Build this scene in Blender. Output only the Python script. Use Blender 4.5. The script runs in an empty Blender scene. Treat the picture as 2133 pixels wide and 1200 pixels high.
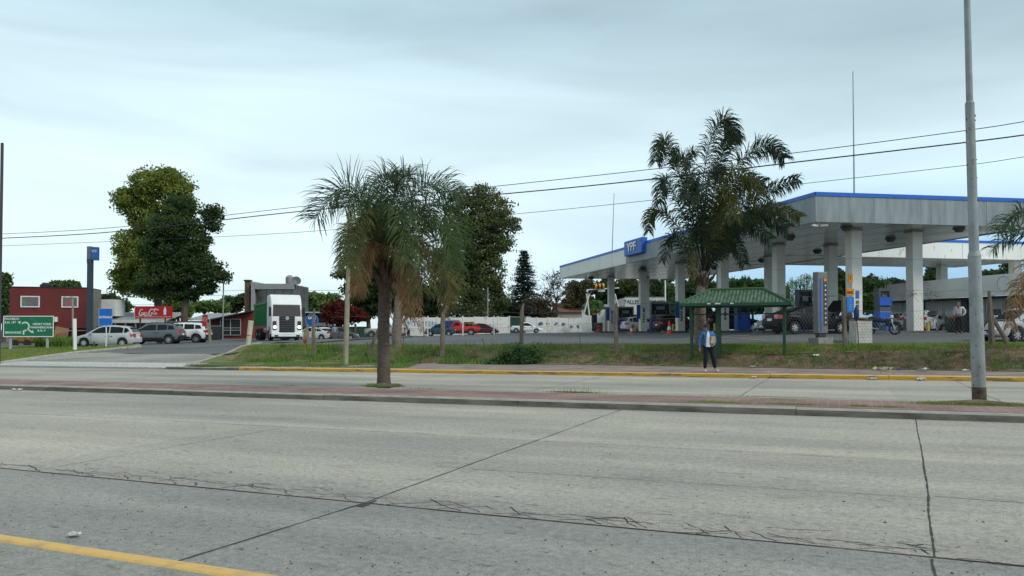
import bpy, bmesh, math, random
import numpy as np
from mathutils import Vector, Matrix
rnd = random.Random(7); nr = np.random.RandomState(7)
SC = bpy.context.scene
COL = SC.collection
# ------------------------------------------------------------------ camera
F = 1580.0; CXP = 1066.5; HOR = 686.0; CAMZ = 1.65
cam_d = bpy.data.cameras.new("camera"); cam = bpy.data.objects.new("camera", cam_d); COL.objects.link(cam)
cam.location = (0, 0, CAMZ); cam.rotation_euler = (math.radians(90 + 1.3), 0, 0)
cam_d.sensor_width = 36.0; cam_d.lens = 36.0 * F / 2133.0
cam_d.shift_y = (HOR - 600.0 - F * math.tan(math.radians(1.3))) / 2133.0
cam_d.clip_start = 0.1; cam_d.clip_end = 6000
SC.camera = cam
# ------------------------------------------------------------------ sky, sun, exposure
SC.view_settings.view_transform = 'Standard'; SC.view_settings.look = 'None'
SC.view_settings.gamma = 1; SC.view_settings.exposure = 0.42; SC.view_settings.use_curve_mapping = False
W = bpy.data.worlds.new("World"); SC.world = W; W.use_nodes = True
def build_world():
    nt = W.node_tree; N = nt.nodes; Lk = nt.links
    bg = N['Background']; bg.inputs[1].default_value = 0.1
    sky = N.new('ShaderNodeTexSky'); sky.sky_type = 'NISHITA'; sky.sun_disc = False
    sky.sun_elevation = math.radians(41); sky.sun_rotation = math.radians(123)
    tc = N.new('ShaderNodeTexCoord'); sep = N.new('ShaderNodeSeparateXYZ'); Lk.new(tc.outputs['Generated'], sep.inputs[0])
    ramp = N.new('ShaderNodeValToRGB'); Lk.new(sep.outputs['Z'], ramp.inputs[0])
    cr = ramp.color_ramp
    cr.elements[0].position = 0.0; cr.elements[0].color = (0.62, 0.76, 0.82, 1)
    cr.elements[1].position = 1.0; cr.elements[1].color = (0.60, 0.68, 0.71, 1)
    for p, c in ((0.06, (0.66, 0.81, 0.86)), (0.13, (0.70, 0.845, 0.89)), (0.22, (0.69, 0.86, 0.91)), (0.30, (0.60, 0.77, 0.83)), (0.38, (0.42, 0.58, 0.65)), (0.55, (0.5, 0.6, 0.65))):
        e = cr.elements.new(p); e.color = c + (1,)
    # bluer gap in the cloud low on the right
    at = N.new('ShaderNodeMath'); at.operation = 'ARCTAN2'; Lk.new(sep.outputs['X'], at.inputs[0]); Lk.new(sep.outputs['Y'], at.inputs[1])
    mr = N.new('ShaderNodeMapRange'); mr.interpolation_type = 'SMOOTHSTEP'
    mr.inputs[1].default_value = -0.12; mr.inputs[2].default_value = 0.42; Lk.new(at.outputs[0], mr.inputs[0])
    mz = N.new('ShaderNodeMapRange'); mz.interpolation_type = 'SMOOTHSTEP'; mz.inputs[1].default_value = 0.26; mz.inputs[2].default_value = 0.02; Lk.new(sep.outputs['Z'], mz.inputs[0])
    m1 = N.new('ShaderNodeMath'); m1.operation = 'MULTIPLY'; Lk.new(mr.outputs[0], m1.inputs[0]); Lk.new(mz.outputs[0], m1.inputs[1])
    mixb = N.new('ShaderNodeMixRGB'); Lk.new(m1.outputs[0], mixb.inputs[0]); Lk.new(ramp.outputs[0], mixb.inputs[1]); mixb.inputs[2].default_value = (0.27, 0.50, 0.72, 1)
    mr2 = N.new('ShaderNodeMapRange'); mr2.interpolation_type = 'SMOOTHSTEP'; mr2.inputs[1].default_value = -0.35; mr2.inputs[2].default_value = 0.55; Lk.new(at.outputs[0], mr2.inputs[0])
    mz2 = N.new('ShaderNodeMapRange'); mz2.interpolation_type = 'SMOOTHSTEP'; mz2.inputs[1].default_value = 0.17; mz2.inputs[2].default_value = 0.40; Lk.new(sep.outputs['Z'], mz2.inputs[0])
    m2 = N.new('ShaderNodeMath'); m2.operation = 'MULTIPLY'; Lk.new(mr2.outputs[0], m2.inputs[0]); Lk.new(mz2.outputs[0], m2.inputs[1])
    mixc = N.new('ShaderNodeMixRGB'); Lk.new(m2.outputs[0], mixc.inputs[0]); Lk.new(mixb.outputs[0], mixc.inputs[1]); mixc.inputs[2].default_value = (0.37, 0.50, 0.55, 1); mixb = mixc
    # soft cloud streaks
    mp = N.new('ShaderNodeMapping'); mp.inputs['Scale'].default_value = (1.1, 1.1, 6.5); Lk.new(tc.outputs['Generated'], mp.inputs[0])
    no = N.new('ShaderNodeTexNoise'); no.inputs['Scale'].default_value = 1.5; no.inputs['Detail'].default_value = 5; no.inputs['Distortion'].default_value = 0.5; Lk.new(mp.outputs[0], no.inputs[0])
    rr = N.new('ShaderNodeMapRange'); rr.inputs[1].default_value = 0.36; rr.inputs[2].default_value = 0.64; rr.inputs[3].default_value = 0.83; rr.inputs[4].default_value = 1.05; Lk.new(no.outputs[0], rr.inputs[0])
    cl = N.new('ShaderNodeVectorMath'); cl.operation = 'SCALE'; Lk.new(mixb.outputs[0], cl.inputs[0]); Lk.new(rr.outputs[0], cl.inputs['Scale'])
    c10 = N.new('ShaderNodeVectorMath'); c10.operation = 'SCALE'; c10.inputs['Scale'].default_value = 9.6; Lk.new(cl.outputs[0], c10.inputs[0])
    mx = N.new('ShaderNodeMixRGB'); mx.inputs[0].default_value = 0.9; Lk.new(sky.outputs[0], mx.inputs[1]); Lk.new(c10.outputs[0], mx.inputs[2])
    Lk.new(mx.outputs[0], bg.inputs[0])
build_world()
sun_d = bpy.data.lights.new("sun", 'SUN'); sun = bpy.data.objects.new("sun", sun_d); COL.objects.link(sun)
sun_d.energy = 1.6; sun_d.angle = math.radians(16); sun_d.color = (1.0, 0.96, 0.9)
sun.rotation_euler = Vector((-0.78, 0.5, -0.8)).to_track_quat('-Z', 'Y').to_euler()
# ------------------------------------------------------------------ placing helpers
GA, GB = 0.009, -0.004                      # the avenue's plane tilts a little
UX, UY = 0.9187, -0.3950                    # along the avenue (right), VX, VY: across it (away)
VX, VY = 0.3950, 0.9187
def plane(x, y): return GA * x + GB * y
def R(s, t, z=0.0):
    x = s * UX + t * VX; y = s * UY + t * VY
    return Vector((x, y, plane(x, y) + z))
def st(x, y): return (x * UX + y * UY, x * VX + y * VY)
e3 = Vector((-GA, -GB, 1)).normalized(); e1 = Vector((UX, UY, GA * UX + GB * UY)).normalized(); e2 = e3.cross(e1)
RM = Matrix(((e1.x, e2.x, e3.x, 0), (e1.y, e2.y, e3.y, 0), (e1.z, e2.z, e3.z, 0), (0, 0, 0, 1)))
ROADANG = math.atan2(UY, UX)
def P(px, py, y): return Vector(((px - CXP) / F * y, y, CAMZ + (HOR - py) / F * y))
def rp(px, py, z=0.0):                       # picture point -> (s, t) on the avenue plane
    dx = (px - CXP) / F; dz = (HOR - py) / F
    y = (CAMZ - z) / (GA * dx + GB - dz)
    return st(dx * y, y)
CP = [(2133,718,30),(1777,720,32.4),(1420,720,35.2),(1066,721,38.6),(711,722,42.8),(560,722,44.8),(520,718,47),(480,735,44),(430,748,41),
 (240,741,45.5),(400,741,42.5),(165,737,47.5),(290,722,49.5),(50,730,49),(0,745,47),(225,723,51.5),(330,717,60),(400,714.5,64),(450,712,66),(600,710,61),(550,711,61),
 (20,716,75),(180,716,72),(480,706,75),(640,707.5,84),(700,708,86),(830,700,88),(960,698.5,92),(1100,694,105),(1245,691.5,118),
 (1272,693,78.6),(1339,693,70.2),(1417,693,61.6),(1506,693,54.9),(1623,693.3,48.4),(1780,694,41.5),(1905,693,42),(2000,695,40),(1660,695.3,40.3),(2130,711,33),(2100,697,42),
 (1900,692,60),(2100,692,60),(1500,690,100),(1800,690,100),(1240,701,58),(1000,708,56)]
_c = []
for a_, b_, y_ in CP:
    q = P(a_, b_, y_); _c.append((q.x, q.y, q.z))
for x_, y_, z_ in ((-160, 200, 0.8), (0, 220, 1.3), (160, 200, 1.4), (-110, 90, 0.3), (-70, 60, 0.0), (90, 40, 1.6), (60, 25, 1.3), (90, 100, 1.6)): _c.append((x_, y_, z_))
_c = np.array(_c)
def zf_np(x, y):
    x = np.atleast_1d(np.asarray(x, float)); y = np.atleast_1d(np.asarray(y, float)); out = np.zeros(len(x))
    for k in range(len(x)):
        dx = _c[:, 0] - x[k]; dy = _c[:, 1] - y[k]
        w = 1.0 / (dx * dx + dy * dy + 3.0) ** 2
        w /= w.max(); w += 1e-6
        A = np.stack([np.ones_like(dx), dx, dy], 1) * w[:, None]
        M = A.T @ np.stack([np.ones_like(dx), dx, dy], 1) + np.diag([0, .6, .6]); out[k] = np.linalg.solve(M, A.T @ _c[:, 2])[0]
    return out
def sm(a, b, x): x = min(1.0, max(0.0, (x - a) / (b - a))); return x * x * (3 - 2 * x)
def tb(s): return 31.0 + min(2.4, max(-0.4, (5.9 - s) * 0.125))
SCOR = -30.2                                  # where the pavement ends and the driveway begins
def zt(x, y):
    s, t = st(x, y)
    if t < 27.42: return plane(x, y)
    zf = float(zf_np(x, y)[0])
    pz = plane(x, y)
    side = sm(-17.2, -15.4, x)                # 1 on the bank side, 0 in the driveway
    bank = (pz + 0.15) * (1 - sm(tb(s) - 0.3, tb(s) + 2.3, t)) + zf * sm(tb(s) - 0.3, tb(s) + 2.3, t)
    drv = pz * (1 - sm(27.4, 33, t)) + zf * sm(27.4, 33, t)
    return bank * side + drv * (1 - side)
def G(px, y):
    x = (px - CXP) / F * y; return Vector((x, y, zt(x, y)))
# ------------------------------------------------------------------ materials
_M = {}
def mat(name, c, rough=0.7, metal=0.0, var=0.15, scale=3.0, c2=None, bump=0.0, bscale=30.0, spec=0.4, stretch=(1, 1, 1), lo=0.35, hi=0.65, emit=0.0, coat=0.0, trans=0.0, detail=6):
    if name in _M: return _M[name]
    m = bpy.data.materials.new(name); m.use_nodes = True; _M[name] = m
    nt = m.node_tree; N = nt.nodes; Lk = nt.links; b = N['Principled BSDF']
    b.inputs['Roughness'].default_value = rough; b.inputs['Metallic'].default_value = metal
    b.inputs['Specular IOR Level'].default_value = spec; b.inputs['Coat Weight'].default_value = coat
    c = tuple(c)
    if c2 is None: c2 = tuple(max(0, v * (1 - var)) for v in c)
    tc = N.new('ShaderNodeTexCoord'); mp = N.new('ShaderNodeMapping'); Lk.new(tc.outputs['Object'], mp.inputs[0]); mp.inputs['Scale'].default_value = stretch
    no = N.new('ShaderNodeTexNoise'); no.inputs['Scale'].default_value = scale; no.inputs['Detail'].default_value = detail; no.inputs['Roughness'].default_value = 0.6; Lk.new(mp.outputs[0], no.inputs[0])
    rg = N.new('ShaderNodeValToRGB'); rg.color_ramp.elements[0].position = lo; rg.color_ramp.elements[1].position = hi
    rg.color_ramp.elements[0].color = c2 + (1,); rg.color_ramp.elements[1].color = c + (1,)
    Lk.new(no.outputs[0], rg.inputs[0]); Lk.new(rg.outputs[0], b.inputs['Base Color'])
    if bump:
        nb = N.new('ShaderNodeTexNoise'); nb.inputs['Scale'].default_value = bscale; nb.inputs['Detail'].default_value = 4; Lk.new(mp.outputs[0], nb.inputs[0])
        bp = N.new('ShaderNodeBump'); bp.inputs['Strength'].default_value = bump; bp.inputs['Distance'].default_value = 0.02; Lk.new(nb.outputs[0], bp.inputs['Height']); Lk.new(bp.outputs[0], b.inputs['Normal'])
    if emit:
        b.inputs['Emission Color'].default_value = c + (1,); b.inputs['Emission Strength'].default_value = emit
    if trans:
        tr = N.new('ShaderNodeBsdfTranslucent'); Lk.new(rg.outputs[0], tr.inputs[0]); mx = N.new('ShaderNodeMixShader'); mx.inputs[0].default_value = trans
        Lk.new(b.outputs[0], mx.inputs[1]); Lk.new(tr.outputs[0], mx.inputs[2]); Lk.new(mx.outputs[0], N['Material Output'].inputs[0])
    return m
def paint(name, c, rough=0.35): return mat('paint_' + name, c, rough, 0.0, 0.08, 1.5, coat=0.12 if max(c) > .2 else 0.0, spec=0.35 if max(c) > .2 else .12)
WHITE = mat('white_paint', (0.72, 0.73, 0.70), 0.6, var=0.15, scale=2)
CONC = mat('concrete_grey', (0.32, 0.31, 0.28), 0.9, var=0.35, scale=5, bump=0.4)
STEEL = mat('grey_steel', (0.34, 0.36, 0.37), 0.45, 0.4, 0.2)
DARK = mat('dark_metal', (0.03, 0.03, 0.035), 0.5)
BLACK = mat('black_plastic', (0.015, 0.015, 0.017), 0.5)
RUBBER = mat('rubber', (0.02, 0.02, 0.021), 0.85)
CHROME = mat('rim_metal', (0.55, 0.56, 0.58), 0.3, 0.6)
GLASS = mat('car_glass', (0.012, 0.016, 0.018), 0.12, spec=0.25)
WGLASS = mat('window_glass', (0.05, 0.06, 0.065), 0.1, spec=0.8)
REDL = mat('red_lamp', (0.45, 0.015, 0.02), 0.2, coat=1)
CLEARL = mat('clear_lamp', (0.7, 0.72, 0.74), 0.15, 0.3, coat=1)
BLUE = mat('blue_panel', (0.02, 0.12, 0.52), 0.4, var=0.15)
DBLUE = mat('deep_blue_panel', (0.012, 0.045, 0.28), 0.45)
LETTER = mat('white_lettering', (0.8, 0.8, 0.8), 0.5, var=0.05)
RUST = mat('rust', (0.22, 0.08, 0.035), 0.9, var=0.5, scale=12)
TRUNK = mat('bark', (0.11, 0.085, 0.062), 0.95, var=0.45, scale=6, bump=0.7, stretch=(1, 1, .3))
# ------------------------------------------------------------------ object helpers
def tag(o, label=None, cat=None, group=None, kind=None):
    if label: o['label'] = label
    if cat: o['category'] = cat
    if group: o['group'] = group
    if kind: o['kind'] = kind
    return o
def thing(name, label, cat, loc=(0, 0, 0), rotz=0.0, group=None):
    o = bpy.data.objects.new(name, None); COL.objects.link(o); o.location = loc; o.rotation_euler = (0, 0, rotz)
    o.empty_display_size = 0.2
    return tag(o, label, cat, group)
def mesh_np(name, V, Fq, m, parent=None, smooth=False, mats=None, mi=None):
    me = bpy.data.meshes.new(name); V = np.asarray(V, dtype=np.float32); Fq = np.asarray(Fq, dtype=np.int32)
    n = Fq.shape[1]; me.vertices.add(len(V)); me.vertices.foreach_set('co', V.ravel())
    me.loops.add(Fq.size); me.loops.foreach_set('vertex_index', Fq.ravel()); me.polygons.add(len(Fq))
    me.polygons.foreach_set('loop_start', np.arange(0, Fq.size, n, dtype=np.int32)); me.polygons.foreach_set('loop_total', np.full(len(Fq), n, dtype=np.int32))
    if mats:
        for q in mats: me.materials.append(q)
        if mi is not None: me.polygons.foreach_set('material_index', np.asarray(mi, dtype=np.int32))
    else: me.materials.append(m)
    me.update(); me.validate()
    if smooth: me.polygons.foreach_set('use_smooth', np.ones(len(Fq), dtype=bool))
    o = bpy.data.objects.new(name, me); COL.objects.link(o)
    if parent: o.parent = parent
    return o
class MB:
    def __init__(s): s.v = []; s.f = []; s.mi = []; s.cur = 0
    def add(s, vs, fs):
        k = len(s.v); s.v += [tuple(v) for v in vs]; s.f += [tuple(i + k for i in f) for f in fs]; s.mi += [s.cur] * len(fs); return s
    def box(s, c, d, rz=0.0, M=None, taper=1.0):
        hx, hy, hz = d[0] / 2, d[1] / 2, d[2] / 2; vs = []
        ca, sa = math.cos(rz), math.sin(rz)
        for z in (-1, 1):
            q = taper if z > 0 else 1.0
            for x, y in ((-1, -1), (1, -1), (1, 1), (-1, 1)):
                X, Y, Z = x * hx * q, y * hy * q, z * hz
                p = Vector((X * ca - Y * sa, X * sa + Y * ca, Z))
                if M: p = M @ p
                vs.append((p.x + c[0], p.y + c[1], p.z + c[2]))
        return s.add(vs, [(3, 2, 1, 0), (4, 5, 6, 7), (0, 1, 5, 4), (1, 2, 6, 5), (2, 3, 7, 6), (3, 0, 4, 7)])
    def bb(s, a, b): return s.box(((a[0] + b[0]) / 2, (a[1] + b[1]) / 2, (a[2] + b[2]) / 2), (abs(b[0] - a[0]), abs(b[1] - a[1]), abs(b[2] - a[2])))
    def poly(s, pts): return s.add(pts, [tuple(range(len(pts)))])
    def tube(s, pts, r, n=8, cap=True, r2=None):
        pts = [Vector(p) for p in pts]; m = len(pts); rings = []
        rs = r if isinstance(r, (list, tuple)) else [r + ((r2 if r2 is not None else r) - r) * i / max(1, m - 1) for i in range(m)]
        prev = None; vs = []; fs = []
        for i, p in enumerate(pts):
            d = (pts[min(i + 1, m - 1)] - pts[max(i - 1, 0)]).normalized()
            if prev is None:
                a = d.orthogonal().normalized() if abs(d.z) < 0.99 else Vector((1, 0, 0))
            else: a = prev
            a = (a - d * a.dot(d)).normalized(); b = d.cross(a); prev = a
            for k in range(n):
                t = 2 * math.pi * k / n; q = p + (a * math.cos(t) + b * math.sin(t)) * rs[i]; vs.append(q)
        for i in range(m - 1):
            for k in range(n): fs.append((i * n + k, i * n + (k + 1) % n, (i + 1) * n + (k + 1) % n, (i + 1) * n + k))
        if cap: fs.append(tuple(range(n))[::-1]); fs.append(tuple((m - 1) * n + k for k in range(n)))
        return s.add(vs, fs)
    def lathe(s, prof, c=(0, 0, 0), n=20, axis='z', cap=True):
        vs = []; fs = []
        for r, h in prof:
            for k in range(n):
                t = 2 * math.pi * k / n; x, y = r * math.cos(t), r * math.sin(t)
                v = (x, y, h) if axis == 'z' else ((x, h, y) if axis == 'y' else (h, x, y)); vs.append((v[0] + c[0], v[1] + c[1], v[2] + c[2]))
        for i in range(len(prof) - 1):
            for k in range(n): fs.append((i * n + k, i * n + (k + 1) % n, (i + 1) * n + (k + 1) % n, (i + 1) * n + k))
        if cap: fs.append(tuple(range(n))); fs.append(tuple((len(prof) - 1) * n + k for k in range(n)))
        return s.add(vs, fs)
    def prism(s, pts, z0, z1, axis='z'):
        n = len(pts)
        def m(p, h): return (p[0], p[1], h) if axis == 'z' else ((p[0], h, p[1]) if axis == 'y' else (h, p[0], p[1]))
        vs = [m(p, z0) for p in pts] + [m(p, z1) for p in pts]
        return s.add(vs, [tuple(range(n))[::-1], tuple(range(n, 2 * n))] + [(i, (i + 1) % n, n + (i + 1) % n, n + i) for i in range(n)])
    def build(s, name, m, parent=None, smooth=False, mats=None, fix=True, bevel=0.0):
        me = bpy.data.meshes.new(name); me.from_pydata(s.v, [], s.f)
        for q in (mats or [m]): me.materials.append(q)
        if mats: me.polygons.foreach_set('material_index', s.mi)
        if fix:
            bm = bmesh.new(); bm.from_mesh(me); bmesh.ops.recalc_face_normals(bm, faces=bm.faces); bm.to_mesh(me); bm.free()
        if smooth:
            me.polygons.foreach_set('use_smooth', [True] * len(me.polygons))
            me.set_sharp_from_angle(angle=math.radians(38))
        me.update()
        o = bpy.data.objects.new(name, me); COL.objects.link(o)
        if parent: o.parent = parent
        if bevel:
            b = o.modifiers.new('bevel', 'BEVEL'); b.width = bevel; b.segments = 2; b.limit_method = 'ANGLE'
        return o
def text(s, size, m, parent, loc, rot=(math.pi / 2, 0, 0), ext=0.004, name='lettering', sx=1.0, align='CENTER', bold=0.0, shear=0.0):
    c = bpy.data.curves.new(name, 'FONT'); c.body = s; c.size = size; c.extrude = ext; c.align_x = align; c.align_y = 'CENTER'; c.offset = bold; c.shear = shear
    c.resolution_u = 4; c.materials.append(m)
    o = bpy.data.objects.new(name, c); COL.objects.link(o); o.parent = parent; o.location = loc; o.rotation_euler = rot; o.scale = (sx, 1, 1); return o
def copy_tree(o, parent=None):
    c = o.copy(); COL.objects.link(c)
    if parent is not None: c.parent = parent
    for ch in o.children: copy_tree(ch, c)
    return c
def draw_strokes(mb, strokes, w, sx, sz, ox, oz, y, thick=0.01):
    for S in strokes:
        pts = [Vector((p[0] * sx + ox, 0, p[1] * sz + oz)) for p in S[0]]; ww = S[1] * w; cr = []
        for i in range(len(pts) - 1):
            p0, p1, p2, p3 = pts[max(0, i - 1)], pts[i], pts[i + 1], pts[min(len(pts) - 1, i + 2)]
            for k in range(5):
                t = k / 5; cr.append(0.5 * ((2 * p1) + (p2 - p0) * t + (2 * p0 - 5 * p1 + 4 * p2 - p3) * t * t + (3 * p1 - p0 - 3 * p2 + p3) * t ** 3))
        cr.append(pts[-1]); n = len(cr); vs = []; fs = []
        for i, p in enumerate(cr):
            d = (cr[min(n - 1, i + 1)] - cr[max(0, i - 1)]); d.normalize(); q = Vector((-d.z, 0, d.x))
            h = ww * (0.35 + 0.65 * math.sin(math.pi * min(1, max(0, (i + 0.6) / n)))) / 2
            for sg, yy in ((1, y - thick), (-1, y - thick)): vs.append((p.x + q.x * h * sg, yy, p.z + q.z * h * sg))
        for i in range(n - 1): fs.append((2 * i, 2 * i + 1, 2 * i + 3, 2 * i + 2))
        mb.add(vs, fs)
# ------------------------------------------------------------------ ground, avenue, kerbs, forecourt
def road_mat(name, c, c2, cdark):
    m = bpy.data.materials.new(name); m.use_nodes = True; nt = m.node_tree; N = nt.nodes; Lk = nt.links; b = N['Principled BSDF']
    b.inputs['Roughness'].default_value = 0.85; b.inputs['Specular IOR Level'].default_value = 0.25
    tc = N.new('ShaderNodeTexCoord')
    def noise(scale, st_, det=5, rot=0):
        mp = N.new('ShaderNodeMapping'); mp.inputs['Scale'].default_value = st_; Lk.new(tc.outputs['Object'], mp.inputs[0])
        n = N.new('ShaderNodeTexNoise'); n.inputs['Scale'].default_value = scale; n.inputs['Detail'].default_value = det; n.inputs['Roughness'].default_value = 0.6; Lk.new(mp.outputs[0], n.inputs[0]); return n
    def ramp(n, a, b_, ca, cb):
        r = N.new('ShaderNodeValToRGB'); r.color_ramp.elements[0].position = a; r.color_ramp.elements[1].position = b_; r.color_ramp.elements[0].color = ca; r.color_ramp.elements[1].color = cb; Lk.new(n.outputs[0], r.inputs[0]); return r
    def mul(a, b_, f=1.0):
        x = N.new('ShaderNodeMixRGB'); x.blend_type = 'MULTIPLY'; x.inputs[0].default_value = f; Lk.new(a.outputs[0], x.inputs[1]); Lk.new(b_.outputs[0], x.inputs[2]); return x
    base = ramp(noise(0.5, (0.18, 1.0, 1)), 0.34, 0.64, c2 + (1,), c + (1,))
    patch = ramp(noise(0.16, (0.7, 2.2, 1), 7), 0.36, 0.6, (0.78, 0.795, 0.81, 1), (1.08, 1.07, 1.04, 1))
    speck = ramp(noise(55, (1, 1, 1), 3), 0.30, 0.55, (0.62, 0.62, 0.62, 1), (1.07, 1.07, 1.07, 1))
    grain = ramp(noise(14, (1, 1, 1), 6), 0.34, 0.66, (0.8, 0.8, 0.79, 1), (1.14, 1.14, 1.14, 1))
    pits = ramp(noise(6.5, (0.7, 1.8, 1), 9), 0.63, 0.675, (1, 1, 1, 1), cdark + (1,))
    wear = ramp(noise(0.85, (0.035, 1.0, 1), 3), 0.38, 0.62, (0.88, 0.885, 0.90, 1), (1.05, 1.045, 1.03, 1))
    bmp = N.new('ShaderNodeMapping'); bmp.inputs['Location'].default_value = (4.2, -1.65, 0); Lk.new(tc.outputs['Object'], bmp.inputs[0])
    br = N.new('ShaderNodeTexBrick'); br.offset = 0.0; br.inputs['Scale'].default_value = 1.0; br.inputs['Brick Width'].default_value = 5.45; br.inputs['Row Height'].default_value = 4.58; br.inputs['Mortar Size'].default_value = 0.0; br.inputs['Color1'].default_value = (0.93, 0.935, 0.94, 1); br.inputs['Color2'].default_value = (1.06, 1.05, 1.03, 1); Lk.new(bmp.outputs[0], br.inputs['Vector'])
    blotch = ramp(noise(1.7, (0.8, 1.3, 1), 8), 0.30, 0.44, (0.84, 0.84, 0.84, 1), (1, 1, 1, 1))
    x = mul(mul(mul(mul(mul(mul(mul(base, patch), speck, 0.9), grain), pits), wear), br), blotch)
    Lk.new(x.outputs[0], b.inputs['Base Color'])
    bp = N.new('ShaderNodeBump'); bp.inputs['Strength'].default_value = 0.5; bp.inputs['Distance'].default_value = 0.01; n2 = noise(40, (1, 1, 1), 3); Lk.new(n2.outputs[0], bp.inputs['Height']); Lk.new(bp.outputs[0], b.inputs['Normal'])
    return m
M_ROAD = road_mat('road_concrete', (0.435, 0.41, 0.355), (0.37, 0.35, 0.31), (0.45, 0.45, 0.45))
M_ROAD2 = road_mat('road_concrete_worn', (0.345, 0.335, 0.305), (0.285, 0.28, 0.262), (0.5, 0.5, 0.5))
M_ASPH = road_mat('forecourt_asphalt', (0.155, 0.16, 0.163), (0.125, 0.13, 0.136), (0.8, 0.8, 0.8))
M_DRIVE = road_mat('driveway_concrete', (0.34, 0.335, 0.30), (0.27, 0.265, 0.24), (0.6, 0.6, 0.6))
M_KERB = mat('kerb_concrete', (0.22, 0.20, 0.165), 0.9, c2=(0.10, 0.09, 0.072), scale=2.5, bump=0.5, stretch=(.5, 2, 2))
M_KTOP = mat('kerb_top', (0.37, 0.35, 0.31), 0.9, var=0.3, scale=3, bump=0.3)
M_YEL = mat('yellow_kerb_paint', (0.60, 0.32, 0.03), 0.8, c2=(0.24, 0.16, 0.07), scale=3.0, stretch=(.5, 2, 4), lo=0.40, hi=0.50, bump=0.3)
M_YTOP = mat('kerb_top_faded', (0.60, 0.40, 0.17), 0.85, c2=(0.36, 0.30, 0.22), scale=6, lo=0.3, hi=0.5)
M_DIRT = mat('dirt_soil', (0.17, 0.125, 0.085), 0.95, c2=(0.10, 0.075, 0.05), scale=4, bump=0.8)
def brick_mat(name, ca, cb, mo, sc, offset=0.5):
    m = bpy.data.materials.new(name); m.use_nodes = True; nt = m.node_tree; N = nt.nodes; Lk = nt.links; b = N['Principled BSDF']; b.inputs['Roughness'].default_value = 0.9
    tc = N.new('ShaderNodeTexCoord'); br = N.new('ShaderNodeTexBrick'); Lk.new(tc.outputs['Object'], br.inputs['Vector'])
    br.inputs['Scale'].default_value = sc; br.inputs['Color1'].default_value = ca + (1,); br.inputs['Color2'].default_value = cb + (1,); br.inputs['Mortar'].default_value = mo + (1,); br.offset = offset
    br.inputs['Brick Width'].default_value = 0.4; br.inputs['Row Height'].default_value = 0.2; br.inputs['Mortar Size'].default_value = 0.018
    no = N.new('ShaderNodeTexNoise'); no.inputs['Scale'].default_value = 0.9; no.inputs['Detail'].default_value = 7; Lk.new(tc.outputs['Object'], no.inputs[0])
    r = N.new('ShaderNodeValToRGB'); r.color_ramp.elements[0].position = .35; r.color_ramp.elements[0].color = (.72, .72, .70, 1); r.color_ramp.elements[1].position = .62; r.color_ramp.elements[1].color = (1.12, 1.12, 1.12, 1); Lk.new(no.outputs[0], r.inputs[0])
    x = N.new('ShaderNodeMixRGB'); x.blend_type = 'MULTIPLY'; x.inputs[0].default_value = 1; Lk.new(br.outputs[0], x.inputs[1]); Lk.new(r.outputs[0], x.inputs[2]); Lk.new(x.outputs[0], b.inputs['Base Color'])
    return m
M_BRICK = brick_mat('red_paver', (0.245, 0.14, 0.12), (0.215, 0.122, 0.105), (0.28, 0.21, 0.18), 1.0)
M_BRICK2 = brick_mat('pavement_tiles', (0.265, 0.195, 0.17), (0.235, 0.18, 0.155), (0.25, 0.205, 0.17), 1.0)
def strip(name, s0, s1, t0, t1, z, m, n=60, thick=0.0, mats=None):
    mb = MB()
    if thick: mb.bb((s0, t0, z - thick), (s1, t1, z))
    else: mb.poly([(s0, t0, z), (s1, t0, z), (s1, t1, z), (s0, t1, z)])
    o = mb.build(name, m, fix=bool(thick)); o.matrix_world = RM; o['kind'] = 'structure'; return o
S0, S1 = -160.0, 90.0
strip('near_pavement', S0, S1, -30, 3.94, 0.03, M_DRIVE, thick=0.3)
def kerbrun(name, s0, s1, t0, t1, h, mface, mtop, seg=2.4, gaps=True, wob=0.0):
    mb = MB(); s = s0
    while s < s1:
        e = min(s1, s + seg * rnd.uniform(.85, 1.15)); g = 0.012 if gaps else 0
        dz = rnd.uniform(-.008, .008); dt = rnd.uniform(-wob, wob)
        a, b = s, e - g; vs = [(a, t0 + dt, -.25), (b, t0 + dt, -.25), (b, t1, -.25), (a, t1, -.25), (a, t0 + dt + .0, h - .03 + dz), (b, t0 + dt, h - .03 + dz), (b, t0 + .03 + dt, h + dz), (a, t0 + .03 + dt, h + dz), (b, t1 - .02, h + dz), (a, t1 - .02, h + dz), (b, t1, h - .02 + dz), (a, t1, h - .02 + dz)]
        mb.cur = 0; mb.add(vs, [(0, 1, 5, 4), (2, 3, 11, 10), (1, 2, 10, 8, 6, 5), (3, 0, 4, 7, 9, 11)])
        mb.cur = 1; mb.add(vs, [(4, 5, 6, 7), (7, 6, 8, 9), (9, 8, 10, 11)])
        s = e
    o = mb.build(name, None, mats=[mface, mtop]); o.matrix_world = RM; o['kind'] = 'structure'; return o
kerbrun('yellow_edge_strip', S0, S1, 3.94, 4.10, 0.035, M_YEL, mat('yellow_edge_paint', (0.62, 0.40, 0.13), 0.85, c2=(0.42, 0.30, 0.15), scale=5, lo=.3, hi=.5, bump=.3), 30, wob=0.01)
strip('road', S0, S1, 4.10, 6.25, 0.0, M_ROAD2); strip('road', S0, S1, 6.25, 15.66, 0.003, M_ROAD)
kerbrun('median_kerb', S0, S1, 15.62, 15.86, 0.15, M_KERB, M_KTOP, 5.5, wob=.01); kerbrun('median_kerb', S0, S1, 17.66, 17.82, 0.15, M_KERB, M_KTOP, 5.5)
strip('median_paving', S0, S1, 15.86, 17.66, 0.148, M_BRICK, thick=0.3)
strip('service_road', S0, S1, 17.82, 27.45, 0.0, M_ROAD)
SK = -26.0
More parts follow.
